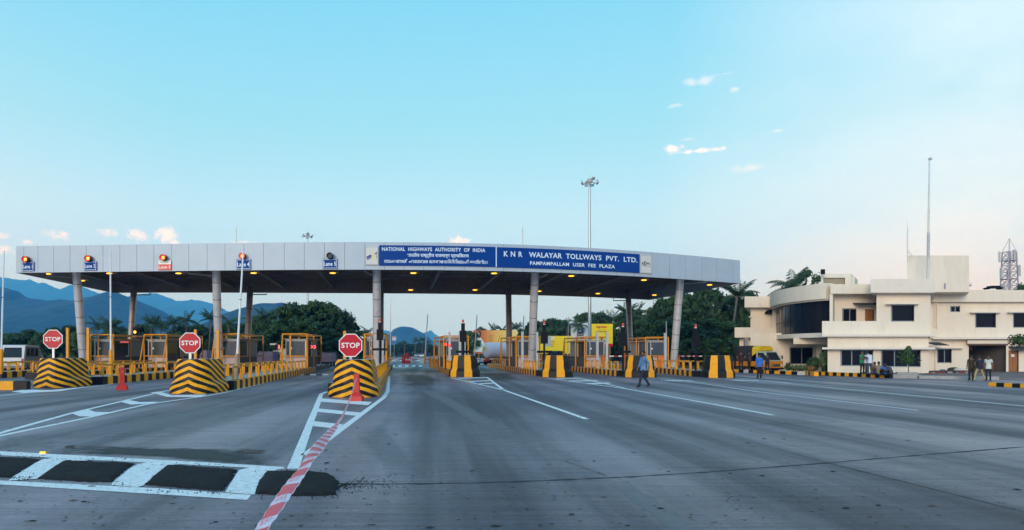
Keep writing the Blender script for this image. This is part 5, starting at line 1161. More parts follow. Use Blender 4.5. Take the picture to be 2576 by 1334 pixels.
# ------------------------------------------------------------------ vehicles
WHEEL = MB(); WHEEL.lathe([(.20, -.09), (.29, -.085), (.31, -.05), (.31, .05), (.29, .085), (.20, .09)], 16); WHEEL_M = WHEEL.mesh('tyre', RUBBER)
RIMM = MB().lathe([(.05, -.095), (.19, -.08), (.2, .08), (.05, .095)], 12).mesh('rim', mat('wheel_rim', (.35, .35, .36), .4, .5))
def wheel(parent, x, y, r=.31):
    w = empty('wheel', (x, y, r)); w.parent = parent; w.rotation_euler = (0, R(90), 0); w.scale = (r / .31,) * 3; inst(WHEEL_M, 'tyre', w); inst(RIMM, 'rim', w)
CARGL = mat('car_glass', (.02, .03, .035), .08, var=.2); LAMPW = mat('headlamp_glass', (.7, .7, .68), .2); LAMPR = mat('tail_lamp', (.35, .02, .02), .3)
# small goods truck, tarpaulin hood
OR = mat('truck_orange', (.62, .24, .02), .4, var=.06, dirt=.2); CABW = mat('truck_white', (.45, .50, .45), .4, var=.05); TARPB = mat('black_tarpaulin', (.028, .028, .032), .75, var=.3, vs=3, bump=.5, bs=5); TARPY = mat('yellow_tarpaulin', (.70, .46, .02), .6, var=.12, vs=3, bump=.7, bs=5)
tk = empty('goods_truck', (PX(1952, 59.2), 59.2, 0), R(24), 'small orange goods truck under a black and yellow tarpaulin hood', 'truck')
cab = MB(); w = .76
prof = [(0, .42), (-.02, .95), (.06, 1.02), (.55, 1.78), (1.15, 1.84), (1.35, 1.80), (1.35, .42)]
cab.xprism(prof, -w, w); cab.build('cab', CABW, tk)
MB().xprism([(-.045, .36), (-.06, .62), (-.045, .98), (.02, .99), (.02, .36)], -w - .015, w + .015).build('front_panel', OR, tk)
for s in (-1, 1):
    MB().xprism([(.1, .45), (.02, .95), (1.33, .95), (1.33, .45)], s * (w + .004) - .014, s * (w + .004) + .014).build('door', OR, tk)
    MB().xprism([(.20, 1.02), (.60, 1.70), (1.2, 1.70), (1.2, 1.02)], s * (w + .003) - .006, s * (w + .003) + .006).build('side_window', CARGL, tk)
    MB().lathe([(.105, 0), (.105, .03)], 12).build('headlight', LAMPW if s > 0 else mat('dull_headlamp', (.25, .22, .18), .3), tk, (s * .52, -.085, .62)).rotation_euler = (R(90), 0, 0)
    MB().bar((s * w, .25, 1.35), (s * (w + .18), .2, 1.35), .03).build('mirror_arm', BLACKM, tk); MB().box(s * (w + .22), .19, 1.3, .12, .05, .3).build('mirror', BLACKM, tk)
MB().add([(-.66, .082, 1.06), (.66, .082, 1.06), (.60, .515, 1.72), (-.60, .515, 1.72)], [(0, 1, 2, 3)]).build('windscreen', CARGL, tk).location = (0, -.02, .012)
for s in (-.3, .25): MB().bar((s, .05, 1.06), (s + .28, .22, 1.30), .02).build('wiper', BLACKM, tk)
MB().b(-.42, .42, -.085, -.06, .53, .72).build('grille', BLACKM, tk)
for z in (.58, .66): MB().b(-.40, .40, -.095, -.086, z - .012, z + .012).build('grille_bar', GALV, tk)
MB().b(-.78, .78, -.12, .1, .26, .40).build('bumper', BLACKM, tk)
MB().b(-.80, .80, 1.42, 3.75, .52, .95).build('load_bed', OR, tk); MB().b(-.3, .3, .4, 3.6, .36, .5).build('chassis', BLACKM, tk)
def hood_ring(y, hh, ww): return [(-ww, y, .95), (-ww, y, hh - .28), (-ww + .1, y, hh - .1), (-ww + .3, y, hh), (ww - .3, y, hh), (ww - .1, y, hh - .1), (ww, y, hh - .28), (ww, y, .95)]
rg = [hood_ring(1.75, 2.28, .80), hood_ring(2.4, 2.32, .83), hood_ring(3.1, 2.30, .82), hood_ring(3.8, 2.28, .80)]
MB().add([q for k in rg for q in k], [(j * 8 + i, (j + 1) * 8 + i, (j + 1) * 8 + i + 1, j * 8 + i + 1) for j in range(3) for i in range(7)] + [(31, 30, 29, 28, 27, 26, 25, 24)], 0, True).build('tarpaulin_side', TARPB, tk)
ry = [hood_ring(1.05, 2.26, .80), hood_ring(1.75, 2.30, .81)]; fr_ = [(x, y - .1 if z > 1.9 else y, max(z, 1.86)) for x, y, z in ry[0]]
MB().add(fr_ + [(x, y, max(z, 1.4)) for x, y, z in ry[1]], [(i, i + 1, 9 + i, 8 + i) for i in range(7)] + [tuple(range(7, -1, -1))], 0, False).build('tarpaulin_front', TARPY, tk)
for x, y in ((-.68, .62), (.68, .62), (-.7, 2.9), (.7, 2.9)): wheel(tk, x, y, .30)
# white van seen from behind
VANW = mat('van_white', (.66, .66, .67), .35, var=.04, dirt=.12); VANG = mat('van_shade_and_bumper', (.20, .19, .19), .4, var=.06)  # second grey: the bumper's own, and shade painted on the white flank
vn = empty('parked_van', (PX(31, 57), 57, 0), R(14), 'white van with a sloping rear window parked beyond the yellow hoops', 'van')
MB().xprism([(0, .45), (-.08, .7), (-.05, 1.25), (.22, 2.22), (.5, 2.34), (4.0, 2.30), (4.7, 1.6), (5.3, 1.3), (5.4, .45)], -.86, .86).build('body', VANW, vn)
MB().add([(-.70, -.055, 1.30), (.70, -.055, 1.30), (.64, .185, 2.12), (-.64, .185, 2.12)], [(0, 1, 2, 3)]).build('rear_window', CARGL, vn).location = (0, -.012, 0)
MB().xprism([(.25, .5), (.25, 1.28), (.5, 2.24), (4.0, 2.2), (4.6, 1.5), (5.2, .5)], .865, .872).build('side_panel', VANG, vn)  # shade on the white body's right flank, put into a grey sheet
for y0, y1 in ((.55, 1.45), (1.6, 2.6), (2.75, 3.7)): MB().xprism([(y0, 1.38), (y0 + .06, 2.08), (y1, 2.08), (y1, 1.38)], .874, .882).build('side_window', CARGL, vn)
MB().b(-.84, .84, -.16, -.06, .42, .62).build('bumper', VANG, vn); MB().b(-.3, .3, -.1, -.085, .72, .86).build('number_plate', mat('yellow_plate', (.5, .35, .05), .5), vn)
for s in (-1, 1): MB().b(s * .76 - .06, s * .76 + .06, -.1, -.06, .75, 1.2).build('tail_light', LAMPR, vn)
for x in (-.78, .78):
    for y in (.9, 4.2): wheel(vn, x, y, .33)
# tanker lorry
TANK = mat('tanker_white', (.60, .57, .64), .4, var=.08, vs=3, dirt=.25, dcol=(.3, .25, .25))
YK = 98; tkr = empty('tanker_lorry', (PX(1222, YK), YK, 0), R(-62), 'white round tanker lorry standing before the orange billboard', 'lorry')
ring = [(.4, -.08), (.9, -.02), (1.1, .15), (1.12, .4), (1.12, 4.8), (1.1, 5.0), (.9, 5.2), (.4, 5.25)]
t_ = MB().lathe(ring, 20).build('tank', TANK, tkr, (0, 0, 2.05)); t_.rotation_euler = (R(-90), 0, 0); t_.scale = (1.0, 1, 1)
MB().b(-1.0, 1.0, -.1, 5.6, .75, .98).build('chassis', BROWNP, tkr); MB().xprism([(5.55, .6), (5.55, 2.9), (6.7, 2.9), (7.3, 1.9), (7.35, .6)], -1.1, 1.1).build('cab', TANK, tkr)
mb = MB(); mb.sphere((0, 0, 0), .55, .03, .42, 12, 6); mb.build('yellow_emblem', mat('tank_emblem', (.6, .42, .05), .5), tkr, (-.2, -.06, 2.2))
for y in (.6, 1.6, 4.6): wheel(tkr, -.95, y, .48); wheel(tkr, .95, y, .48)
MB().b(-1.1, 1.1, -.2, -.1, .5, .85).build('rear_guard', REDP, tkr)
def car(loc, rz, m, label, name='parked_car'):
    c = empty(name, loc, rz, label, 'car'); MB().xprism([(0, .35), (-.05, .8), (.2, .95), (.9, 1.0), (1.5, 1.42), (2.8, 1.44), (3.5, .98), (4.1, .9), (4.2, .35)], -.80, .80).build('body', m, c)
    MB().add([(-.70, .93, 1.03), (.70, .93, 1.03), (.62, 1.45, 1.39), (-.62, 1.45, 1.39)], [(0, 1, 2, 3)]).build('windscreen', CARGL, c).location = (0, -.03, .02)
    for s in (-1, 1):
        MB().xprism([(1.2, 1.02), (1.6, 1.36), (2.7, 1.37), (3.2, 1.02)], s * .803 - .004, s * .803 + .004).build('side_window', CARGL, c)
        MB().b(s * .55 - .16, s * .55 + .16, -.06, .0, .62, .76).build('headlight', LAMPW, c)
        for y in (.8, 3.3): wheel(c, s * .72, y, .30)
    MB().b(-.78, .78, -.1, .02, .32, .48).build('bumper', BLACKM, c)
CSIL = mat('car_silver', (.42, .43, .45), .35, .3); CWHT = mat('car_white', (.68, .70, .72), .35)
car((PX(1048, 285), 285, 0), R(4), CSIL, 'silver car approaching far down the middle lane'); car((PX(1061, 270), 270, 0), R(3), CWHT, 'white car beside a silver one far down the middle lane'); car((PX(1210, 92), 92, 0), R(60), CWHT, 'white car crossing behind the first exit lane')
# black covered rickshaw
r = empty('auto_rickshaw', (PX(1398, 100), 100, 0), R(-40), 'black hooded auto rickshaw before the yellow hoarding', 'auto rickshaw')
MB().xprism([(-1.1, .5), (-1.15, 1.2), (-.95, 1.85), (-.2, 2.0), (.7, 1.95), (.95, 1.3), (.9, .5)], -.75, .75).build('hood', TARPB, r); MB().xprism([(-1.2, .3), (-1.2, .8), (1.3, .85), (1.6, .5), (1.5, .3)], -.7, .7).build('body', YELP, r); MB().b(-.6, .6, -1.18, -1.12, 1.15, 1.6).build('rear_window', CARGL, r)
for x, y in ((-.65, -.7), (.65, -.7), (0, 1.3)): wheel(r, x, y, .25)
# mauve tarpaulin loads beyond the left lanes
MAU = mat('mauve_tarpaulin', (.20, .145, .185), .75, var=.15, vs=1.5, bump=.4, bs=4)
for (x0, x1, yt, Y, lab, sl) in [(644, 686, 884.5, 86, 'mauve covered trailer with a sloped end left of the small white hut', 1), (806, 834, 887.5, 84, 'mauve covered trailer between the lane 5 booth and the third stop sign', 0), (682 - 180, 520, 881.5, 84, 'mauve covered trailer left of the second front column', 1)]:
    a, b_, h = PX(x0, Y), PX(x1, Y), PZ(yt, Y); c = (a + b_) / 2; w = (b_ - a) / 2; g = empty('covered_trailer', (c, Y, 0), 0, lab, 'trailer')
    mb = MB(); mb.add([(-w, 0, .6), (w, 0, .6), (w, 4, .6), (-w, 4, .6), (-w + (.28 if sl else .05), .15, h), (w - .06, .15, h), (w - .1, 3.9, h), (-w + .2, 3.9, h), (-w + .02, .02, h * .72), (w, .02, h * .75), (w, 4, h * .7), (-w, 4, h * .7)],
        [(0, 1, 9, 8), (1, 2, 10, 9), (2, 3, 11, 10), (3, 0, 8, 11), (8, 9, 5, 4), (9, 10, 6, 5), (10, 11, 7, 6), (11, 8, 4, 7), (4, 5, 6, 7), (3, 2, 1, 0)]); mb.build('tarpaulin', MAU, g)
    MB().b(-w + .1, w - .1, .1, 3.9, .4, .6).build('chassis', BLACKM, g)
    for x in (-w + .15, w - .15):
        for y in (.8, 3.2): wheel(g, x, y, .35)
# small white hut
YH = 95; g = empty('guard_hut', (PX(711, YH), YH, 0), 0, 'small cream hut with an overhanging flat roof among the trees', 'hut'); wv = 1.3; hz_ = PZ(868, YH)
MB().b(-wv, wv, 0, 2.6, 0, hz_).build('wall', CREAM, g); MB().b(-wv - .35, wv + .3, -.35, 2.9, hz_, hz_ + .2).build('roof', WSIGN, g); f = MB().b(-.72, -.12, -.03, -.002, .95, 1.75).build('window', BLACKM, g); MB().b(-.44, -.40, -.045, -.031, .95, 1.75).build('bar', WFRAME, f)

# ------------------------------------------------------------------ hoardings
def hoarding(x0, x1, yt, yb, Y, m, label, legs=2, name='billboard', yaw=0):
    a, b_, zt, zb = PX(x0, Y), PX(x1, Y), PZ(yt, Y), PZ(yb, Y); g = empty(name, ((a + b_) / 2, Y, 0), yaw, label, 'billboard'); w = (b_ - a) / 2
    MB().b(-w, w, 0, .12, zb, zt).build('panel', m, g)
    for k in range(legs): x = -w * .75 + 1.5 * w * k / max(1, legs - 1); MB().b(x - .12, x + .12, .125, .35, 0, zt - .1).build('leg', BROWNP, g)
    return g, (lambda u, v, o=.006: Vector((-w + 2 * w * u, -o, zb + (zt - zb) * v)))
def patch_on(g, f, pts, m, name='print', o=.006): return MB().add([f(u, v, o) for u, v in pts], [tuple(range(len(pts)))]).build(name, m, g)
gm = bpy.data.materials.new('red_to_yellow_print'); gm.use_nodes = True; t = gm.node_tree; b = t.nodes['Principled BSDF']; tc_ = t.nodes.new('ShaderNodeTexCoord'); sp = t.nodes.new('ShaderNodeSeparateXYZ'); t.links.new(tc_.outputs['Generated'], sp.inputs[0])
rp = t.nodes.new('ShaderNodeValToRGB'); t.links.new(sp.outputs[0], rp.inputs[0]); e = rp.color_ramp.elements; e[0].position = 0; e[0].color = (.33, .05, .02, 1); e[1].position = 1; e[1].color = (.75, .60, .22, 1)
for p_, c_ in ((.22, (.50, .13, .03, 1)), (.45, (.62, .35, .07, 1)), (.75, (.68, .50, .12, 1))):
    q_ = rp.color_ramp.elements.new(p_); q_.color = c_
t.links.new(rp.outputs[0], b.inputs['Base Color']); b.inputs['Roughness'].default_value = .6
YG = 150; g, f = hoarding(1191, 1301.5, 831, 890, YG, gm, 'wide orange and yellow billboard with a white draped figure', 3)
ROBE = mat('pale_robe_print', (.55, .68, .70), .7); SKINP = mat('figure_face_print', (.20, .22, .20), .7); HAIRP = mat('dark_print', (.03, .03, .03), .7); BROWNT = mat('brown_print', (.30, .12, .05), .7)
patch_on(g, f, [(.005, .08), (.01, .42), (.06, .60), (.10, .72), (.15, .70), (.19, .62), (.24, .48), (.26, .36), (.25, .08)], ROBE, 'draped_figure'); patch_on(g, f, [(.09, .76), (.10, .92), (.13, .98), (.165, .96), (.175, .86), (.16, .70), (.13, .66), (.10, .69)], HAIRP, 'figure_head', .010); patch_on(g, f, [(.095, .77), (.105, .90), (.13, .93), (.145, .88), (.14, .76), (.12, .70)], SKINP, 'figure_face', .014)
for k in range(5): patch_on(g, f, [(.35, .80 - .08 * k), (.46 - .01 * (k % 3), .80 - .08 * k), (.46 - .01 * (k % 3), .775 - .08 * k), (.35, .775 - .08 * k)], BROWNT, 'text_line')
patch_on(g, f, [(.54, .52), (.57, .56), (.61, .82), (.585, .82)], mat('lemon_print', (.75, .65, .05), .7), 'print'); patch_on(g, f, [(.55, .50), (.56, .50), (.61, .80), (.60, .80)], HAIRP, 'print', .01)
YW = 128; YELB = mat('yellow_print', (.72, .56, .02), .6, var=.05)
g, f = hoarding(1352, 1441, 845.5, 890, YW, YELB, 'long plain yellow hoarding behind the black beacon pole', 3)
patch_on(g, f, [(.20, .40), (.38, .40), (.38, .97), (.20, .97)], mat('grey_print', (.33, .38, .40), .6), 'print'); patch_on(g, f, [(.285, .55), (.305, .55), (.305, .95), (.285, .95)], WSIGN, 'print', .01)
for k in range(3): patch_on(g, f, [(.38, .68 - .13 * k), (.50 - .02 * k, .70 - .13 * k), (.50 - .02 * k, .66 - .13 * k), (.38, .64 - .13 * k)], BROWNT, 'text_line', .01)
patch_on(g, f, [(.38, .78), (.47, .82), (.50, .97), (.38, .97)], mat('pale_print_patch', (.6, .58, .5), .6), 'print', .012)
g, f = hoarding(1436, 1486, 811, 856, YW + 4, mat('white_hoarding', (.62, .68, .72), .6, var=.04), 'white billboard with a small purple poster, partly behind a palm frond', 2, yaw=R(4))
patch_on(g, f, [(.37, .22), (.66, .26), (.65, .66), (.37, .62)], mat('purple_print', (.06, .06, .28), .6), 'poster'); patch_on(g, f, [(.40, .28), (.63, .32), (.63, .38), (.40, .34)], mat('gold_print', (.5, .42, .08), .6), 'print', .01); patch_on(g, f, [(.39, .45), (.52, .47), (.52, .58), (.39, .56)], WSIGN, 'print', .01)
g, f = hoarding(1485.5, 1541.5, 815, 871.5, YW, YELB, 'yellow billboard with red script lettering and a red band at its foot', 2)
patch_on(g, f, [(0, 0), (1, 0), (1, .12), (0, .12)], REDP, 'red_band')
BOLD = .04; lettering('Supreme', lambda u, v: f(.26 + .46 * u, .78 + .15 * v, .008), REDP, g); lettering('Total Piping Solution', lambda u, v: f(.26 + .48 * u, .62 + .07 * v, .008), HAIRP, g); BOLD = .022
patch_on(g, f, [(.28, .745), (.72, .745), (.72, .757), (.28, .757)], REDP, 'underline', .008)
for x, w_, h_, m_ in ((.38, .05, .20, mat('teal_print', (.1, .4, .4), .6)), (.50, .05, .26, HAIRP), (.60, .05, .20, MATS['teal_print']), (.68, .05, .18, WSIGN)): patch_on(g, f, [(x - w_, .14), (x + w_, .14), (x + w_ * .9, .14 + h_ * .6), (x + .02, .14 + h_), (x - .02, .14 + h_), (x - w_ * .9, .14 + h_ * .6)], m_, 'printed_figure', .008)
YS = 105; g = empty('speed_sign', (PX(991.5, YS), YS, 0), 0, 'small white and red road sign on a thin pole before the round hill', 'road sign')
MB().tube((0, .05, 0), (0, .05, PZ(846, YS)), .04, n=6).build('pole', GALV, g); MB().b(-.30, .30, 0, .03, PZ(857, YS), PZ(846, YS)).build('plate', WSIGN, g); MB().b(-.28, .28, -.012, -.002, PZ(849, YS), PZ(847, YS)).build('red_strip', REDP, g)

# ------------------------------------------------------------------ high mast lamps
def high_mast(x, ytop, Y, label, sc=1.0):
    zt = PZ(ytop, Y); g = empty('high_mast', (PX(x, Y), Y, 0), 0, label, 'high mast lamp', 'high mast lamps beyond the canopy')
    MB().tube((0, 0, 0), (0, 0, zt), .26 * sc, .14 * sc, n=12).build('pole', GALV, g); MB().lathe([(.05, 0), (.35, -.1), (.42, -.45), (.2, -.7)], 12, (0, 0, zt + .45)).build('head_frame', GREYP, g)
    rg_ = MB()
    for k in range(16): a0, a1 = 2 * math.pi * k / 16, 2 * math.pi * (k + 1) / 16; rg_.tube((.75 * math.cos(a0), .75 * math.sin(a0), zt - .25), (.75 * math.cos(a1), .75 * math.sin(a1), zt - .25), .04, n=5)
    for k in range(4): a0 = math.pi / 2 * k; rg_.tube((0, 0, zt - .1), (.75 * math.cos(a0), .75 * math.sin(a0), zt - .25), .035, n=5)
    rg_.build('lamp_ring', GREYP, g)
    for k in range(8):
        a = 2 * math.pi * (k + .3) / 8; fl = MB(); fl.add([(-.28, -.12, -.16), (.28, -.12, -.16), (.28, .06, -.02), (-.28, .06, -.02), (-.16, .12, .22), (.16, .12, .22), (.16, .2, .16), (-.16, .2, .16)], [(0, 1, 2, 3), (0, 4, 5, 1), (1, 5, 6, 2), (2, 6, 7, 3), (3, 7, 4, 0), (4, 7, 6, 5)])
        fl.build('floodlight', GREYP, g, (1.05 * math.cos(a), 1.05 * math.sin(a), zt - .35 + (.5 if k % 3 == 0 else 0)), a - math.pi / 2)
    MB().tube((0, 0, zt + .4), (0, 0, zt + 1.5), .02, n=5).build('spike', GALV, g)
high_mast(1483.5, 457, 95, 'tall high mast lamp rising behind the company board'); high_mast(774, 592, 140, 'more distant high mast lamp behind the lane 5 end of the canopy')

# ------------------------------------------------------------------ trees
def leaf_mat(name, c0, c1, sc=.35):
    m = bpy.data.materials.new(name); m.use_nodes = True; t = m.node_tree; b = t.nodes['Principled BSDF']; b.inputs['Roughness'].default_value = .6; b.inputs['Specular IOR Level'].default_value = .25
    tc = t.nodes.new('ShaderNodeTexCoord'); n = t.nodes.new('ShaderNodeTexNoise'); n.inputs['Scale'].default_value = sc; n.inputs['Detail'].default_value = 6; n.inputs['Roughness'].default_value = .7; t.links.new(tc.outputs['Object'], n.inputs[0])
    oi = t.nodes.new('ShaderNodeObjectInfo'); a = t.nodes.new('ShaderNodeMath'); a.operation = 'MULTIPLY_ADD'; t.links.new(oi.outputs['Random'], a.inputs[0]); a.inputs[1].default_value = .35; 
    mr = t.nodes.new('ShaderNodeMapRange'); mr.inputs[1].default_value = .32; mr.inputs[2].default_value = .72; t.links.new(n.outputs[0], mr.inputs[0]); a.inputs[2].default_value = -.17
    ad = t.nodes.new('ShaderNodeMath'); ad.operation = 'ADD'; ad.use_clamp = True; t.links.new(mr.outputs[0], ad.inputs[0]); t.links.new(a.outputs[0], ad.inputs[1])
    mx = t.nodes.new('ShaderNodeMix'); mx.data_type = 'RGBA'; t.links.new(ad.outputs[0], mx.inputs[0]); mx.inputs[6].default_value = (*c0, 1); mx.inputs[7].default_value = (*c1, 1); t.links.new(mx.outputs[2], b.inputs['Base Color']); return m
LEAF = leaf_mat('broad_leaves', (.012, .040, .014), (.065, .135, .032)); LEAF2 = leaf_mat('dark_broad_leaves', (.009, .028, .012), (.045, .10, .030)); PALML = leaf_mat('palm_fronds', (.018, .045, .020), (.055, .10, .038), .8); SHRUB = leaf_mat('shrub_leaves', (.04, .08, .02), (.13, .17, .05), 3)
BARK = mat('tree_bark', (.075, .06, .05), .9, var=.3, vs=3); PBARK = mat('palm_bark', (.14, .12, .105), .9, var=.25, vs=4)
def quads_mesh(name, c, a, b_, m):     # centres, two half axes
    n = len(c); v = np.empty((n, 4, 3), np.float32); v[:, 0] = c - a - b_ * .3; v[:, 1] = c + b_ * -1.0 + a * .1; v[:, 2] = c + a - b_ * -.3; v[:, 3] = c + b_
    me = bpy.data.meshes.new(name); me.vertices.add(n * 4); me.vertices.foreach_set('co', v.reshape(-1)); me.loops.add(n * 4); me.loops.foreach_set('vertex_index', np.arange(n * 4, dtype=np.int32)); me.polygons.add(n); me.polygons.foreach_set('loop_start', np.arange(0, n * 4, 4, dtype=np.int32)); me.polygons.foreach_set('loop_total', np.full(n, 4, np.int32)); me.materials.append(m); me.update(); me.validate(); return me
def rnd_dirs(rs, n): d = rs.normal(size=(n, 3)); return d / np.linalg.norm(d, axis=1, keepdims=True)
def crown_mesh(seed, R_, H_, lobes, per, leaf, m, base=.35, gaps=.0, flat=1.0):
    """leaf clumps spread through many small uneven lobes; unit: metres, trunk base at 0, crown from base*H to H"""
    rs = np.random.RandomState(seed); C = []; A = []; B = []
    z0, z1 = base * H_, H_
    for k in range(lobes):
        a = rs.uniform(0, 2 * math.pi); h = rs.uniform(0, 1) ** .8; rr = R_ * math.sqrt(max(.05, 1 - (2 * h - .85) ** 2 * .75)) * math.sqrt(rs.uniform(.12, 1)); c = np.array([rr * math.cos(a), rr * math.sin(a), z0 + (z1 - z0) * (.1 + .82 * h)])
        s = rs.uniform(.09, .27) * R_; n = int(per * rs.uniform(.6, 1.4)); d = rnd_dirs(rs, n); r = s * rs.uniform(.4, 1.3, size=(n, 1)); p = c + d * r * np.array([1, 1, .62 * flat])
        nrm = d + rnd_dirs(rs, n) * .8 + np.array([0, 0, .5]); nrm /= np.linalg.norm(nrm, axis=1, keepdims=True); t1 = np.cross(nrm, rnd_dirs(rs, n)); t1 /= np.linalg.norm(t1, axis=1, keepdims=True) + 1e-9; t2 = np.cross(nrm, t1); L_ = leaf * rs.uniform(.5, 1.35, size=(n, 1))
        C.append(p); A.append(t1 * L_); B.append(t2 * L_ * .6)
    return quads_mesh('crown', np.concatenate(C), np.concatenate(A), np.concatenate(B), m)
def trunk_mesh(seed, R_, H_, base, m=BARK, r0=.32):
    rs = random.Random(seed); mb = MB(); zt = H_ * (base + .28); top = Vector((rs.uniform(-.3, .3), rs.uniform(-.3, .3), zt)); mid = Vector((rs.uniform(-.25, .25), rs.uniform(-.25, .25), zt * .5)); mb.path([(0, 0, -.1), mid, top], r0, 8, rs=[r0, r0 * .75, r0 * .45])
    for k in range(7):
        a = 2 * math.pi * k / 7 + rs.uniform(-.3, .3); st_ = mid.lerp(top, rs.uniform(.2, 1)); e = Vector((math.cos(a) * R_ * rs.uniform(.45, .8), math.sin(a) * R_ * rs.uniform(.45, .8), H_ * rs.uniform(.55, .88))); mb.path([st_, st_.lerp(e, .5) + Vector((0, 0, -.2)), e], r0 * .4, 6, rs=[r0 * .42, r0 * .25, r0 * .08])
    return mb.mesh('trunk', m)
BROAD = [(crown_mesh(1, 4.2, 10, 84, 110, .30, LEAF2), trunk_mesh(1, 4.2, 10, .3), 10, 4.2), (crown_mesh(2, 3.6, 10, 76, 110, .30, LEAF), trunk_mesh(2, 3.6, 10, .3), 10, 3.6), (crown_mesh(3, 4.8, 9, 92, 105, .32, LEAF2, base=.25), trunk_mesh(3, 4.8, 9, .25), 9, 4.8)]
AIRY = (crown_mesh(9, 3.2, 10, 26, 85, .20, LEAF, base=.45), trunk_mesh(9, 3.2, 10, .4, r0=.18), 10, 3.2)
def palm_meshes(seed, H_=9.0, droop=1.0, n=20):
    rs = random.Random(seed); lean = Vector((rs.uniform(-.8, .8), rs.uniform(-.5, .5), 0)); tr = MB(); pts = [Vector((0, 0, -.1)) + lean * ((k / 6) ** 1.6) + Vector((0, 0, H_ * k / 6)) for k in range(7)]; tr.path(pts, .16, 7, rs=[.22, .17, .15, .14, .13, .13, .15]); top = pts[-1]; C = []; A = []; B = []
    fr = MB()
    for k in range(n):
        a = 2 * math.pi * k / n * 1.0 + rs.uniform(-.25, .25); e0 = rs.uniform(-.35, 1.25); L_ = rs.uniform(2.6, 3.5); p = top.copy(); d = Vector((math.cos(a) * math.cos(e0), math.sin(a) * math.cos(e0), math.sin(e0))); prev = None; spine = []
        for j in range(13):
            spine.append(p.copy()); p = p + d * (L_ / 12); d = (d + Vector((0, 0, -.115 * droop))).normalized()
        fr.path(spine[::2], .03, 4, rs=[.035, .03, .025, .02, .015, .012, .008])
        for j in range(1, 13):
            q = spine[j]; t_ = (spine[j] - spine[j - 1]).normalized(); side_ = t_.cross(Vector((0, 0, 1))); side_ = side_.normalized() if side_.length > .05 else Vector((1, 0, 0)); ll = .62 * math.sin(math.pi * min(1, (j + 1.5) / 14)) + .12
            for s in (-1, 1):
                for f_ in (0, .5):
                    dv = (side_ * s * .8 + t_ * .5 + Vector((0, 0, -.55 - rs.uniform(0, .35)))).normalized(); cc = q + t_ * (f_ * L_ / 12) + dv * ll * .5; C.append(cc); A.append(dv * ll * .55); B.append(t_ * .055)
    me = quads_mesh('crown', np.array([tuple(c) for c in C]), np.array([tuple(c) for c in A]), np.array([tuple(c) for c in B]), PALML)
    return me, tr.mesh('trunk', PBARK), fr.mesh('frond_ribs', PALML), H_
PALMS = [palm_meshes(4), palm_meshes(8, 8.5, 1.25, 17), palm_meshes(15, 9.5, .9, 22)]
tr_rng = random.Random(3)
def tree(x, ytop, Y, kind, label, wpx=None, grp=None, name=None):
    zt = PZ(ytop, Y); g = empty(name or ('palm_tree' if kind in 'pqr' else 'broadleaf_tree'), (PX(x, Y), Y, -.03), tr_rng.uniform(0, 6.28), label, 'palm tree' if kind in 'pqr' else 'tree', grp)
    if kind in 'pqr':
        cr_, tk_, rb, H_ = PALMS['pqr'.index(kind)]; s = zt / (H_ + 1.6); c = inst(cr_, 'crown', g, sc=s); inst(tk_, 'trunk', g, sc=s); inst(rb, 'frond_rib', g, sc=s)
    else:
        cr_, tk_, H_, R_ = AIRY if kind == 'y' else BROAD['abc'.index(kind)]; sz = zt / H_; sx = (wpx * Y / F / 2) / R_ if wpx else sz; inst(cr_, 'crown', g, sc=(sx, sx, sz)); inst(tk_, 'trunk', g, sc=(sx, sx, sz))
    return g
GL, GRR, GC = 'trees beyond the left lanes', 'trees beyond the exit lanes', 'trees at the far end of the road'
left = [(-20, 850, 105, 'b', 70), (22, 842, 110, 'b', 62), (70, 828, 112, 'a', 62), (104, 836, 108, 'b', 54), (135, 824, 118, 'c', 64), (172, 817, 115, 'a', 66), (205, 828, 106, 'b', 56), (300, 822, 120, 'c', 90), (352, 815, 118, 'a', 80), (330, 830, 108, 'b', 60), (458, 822, 118, 'c', 84), (500, 815, 122, 'a', 74), (445, 834, 106, 'b', 62), (560, 815, 120, 'c', 90), (610, 812, 116, 'a', 84), (655, 800, 112, 'c', 84), (590, 836, 106, 'b', 60), (630, 838, 104, 'b', 60)]
L1 = ['rounded mid green tree at the left edge behind the van', 'mid green tree right above the white van', 'dark green tree left of the first stop sign', 'low green tree behind the first stop sign', 'broad dark tree just right of the first stop sign', 'dark tree left of the first front column', 'small green tree behind the first front column', 'wide dark tree behind the booth next to the first column', 'dark tree behind the leaning rear column', 'low green tree beside the lit traffic light', 'wide dark tree behind the booth beside the traffic light', 'dark tree behind the middle stop sign', 'low green tree left of the middle stop sign', 'wide dark tree behind the second front column', 'dark tree behind the second rear column', 'dark tree left of the high mast pole', 'low green tree behind the lane 3 booth', 'low green tree above the mauve trailer']
for (x, y, Y, k, w), lab in zip(left, L1): tree(x, y, Y, k, lab, w, GL)
pl = [(238, 800, 112, 'p'), (266, 797, 116, 'q'), (292, 806, 108, 'r'), (374, 796, 112, 'r'), (404, 799, 108, 'p'), (428, 793, 116, 'q'), (466, 785, 114, 'p'), (524, 783, 112, 'r'), (574, 794, 110, 'q'), (633, 786, 116, 'p'), (676, 780, 112, 'r'), (922, 822, 120, 'q')]
P1 = ['palm just right of the first front column', 'palm behind the lane 1 booth frame', 'palm beside the raised boom of lane 3', 'palm right of the leaning rear column', 'palm over the lane 2 booth', 'drooping palm left of the middle stop sign', 'tall palm above the middle stop sign', 'tall palm left of the second front column', 'palm just right of the second front column', 'palm behind the second rear column', 'tall palm against the hill left of the big tree', 'lone palm left of the central column']
for (x, y, Y, k), lab in zip(pl, P1): tree(x, y, Y, k, lab, None, GL)
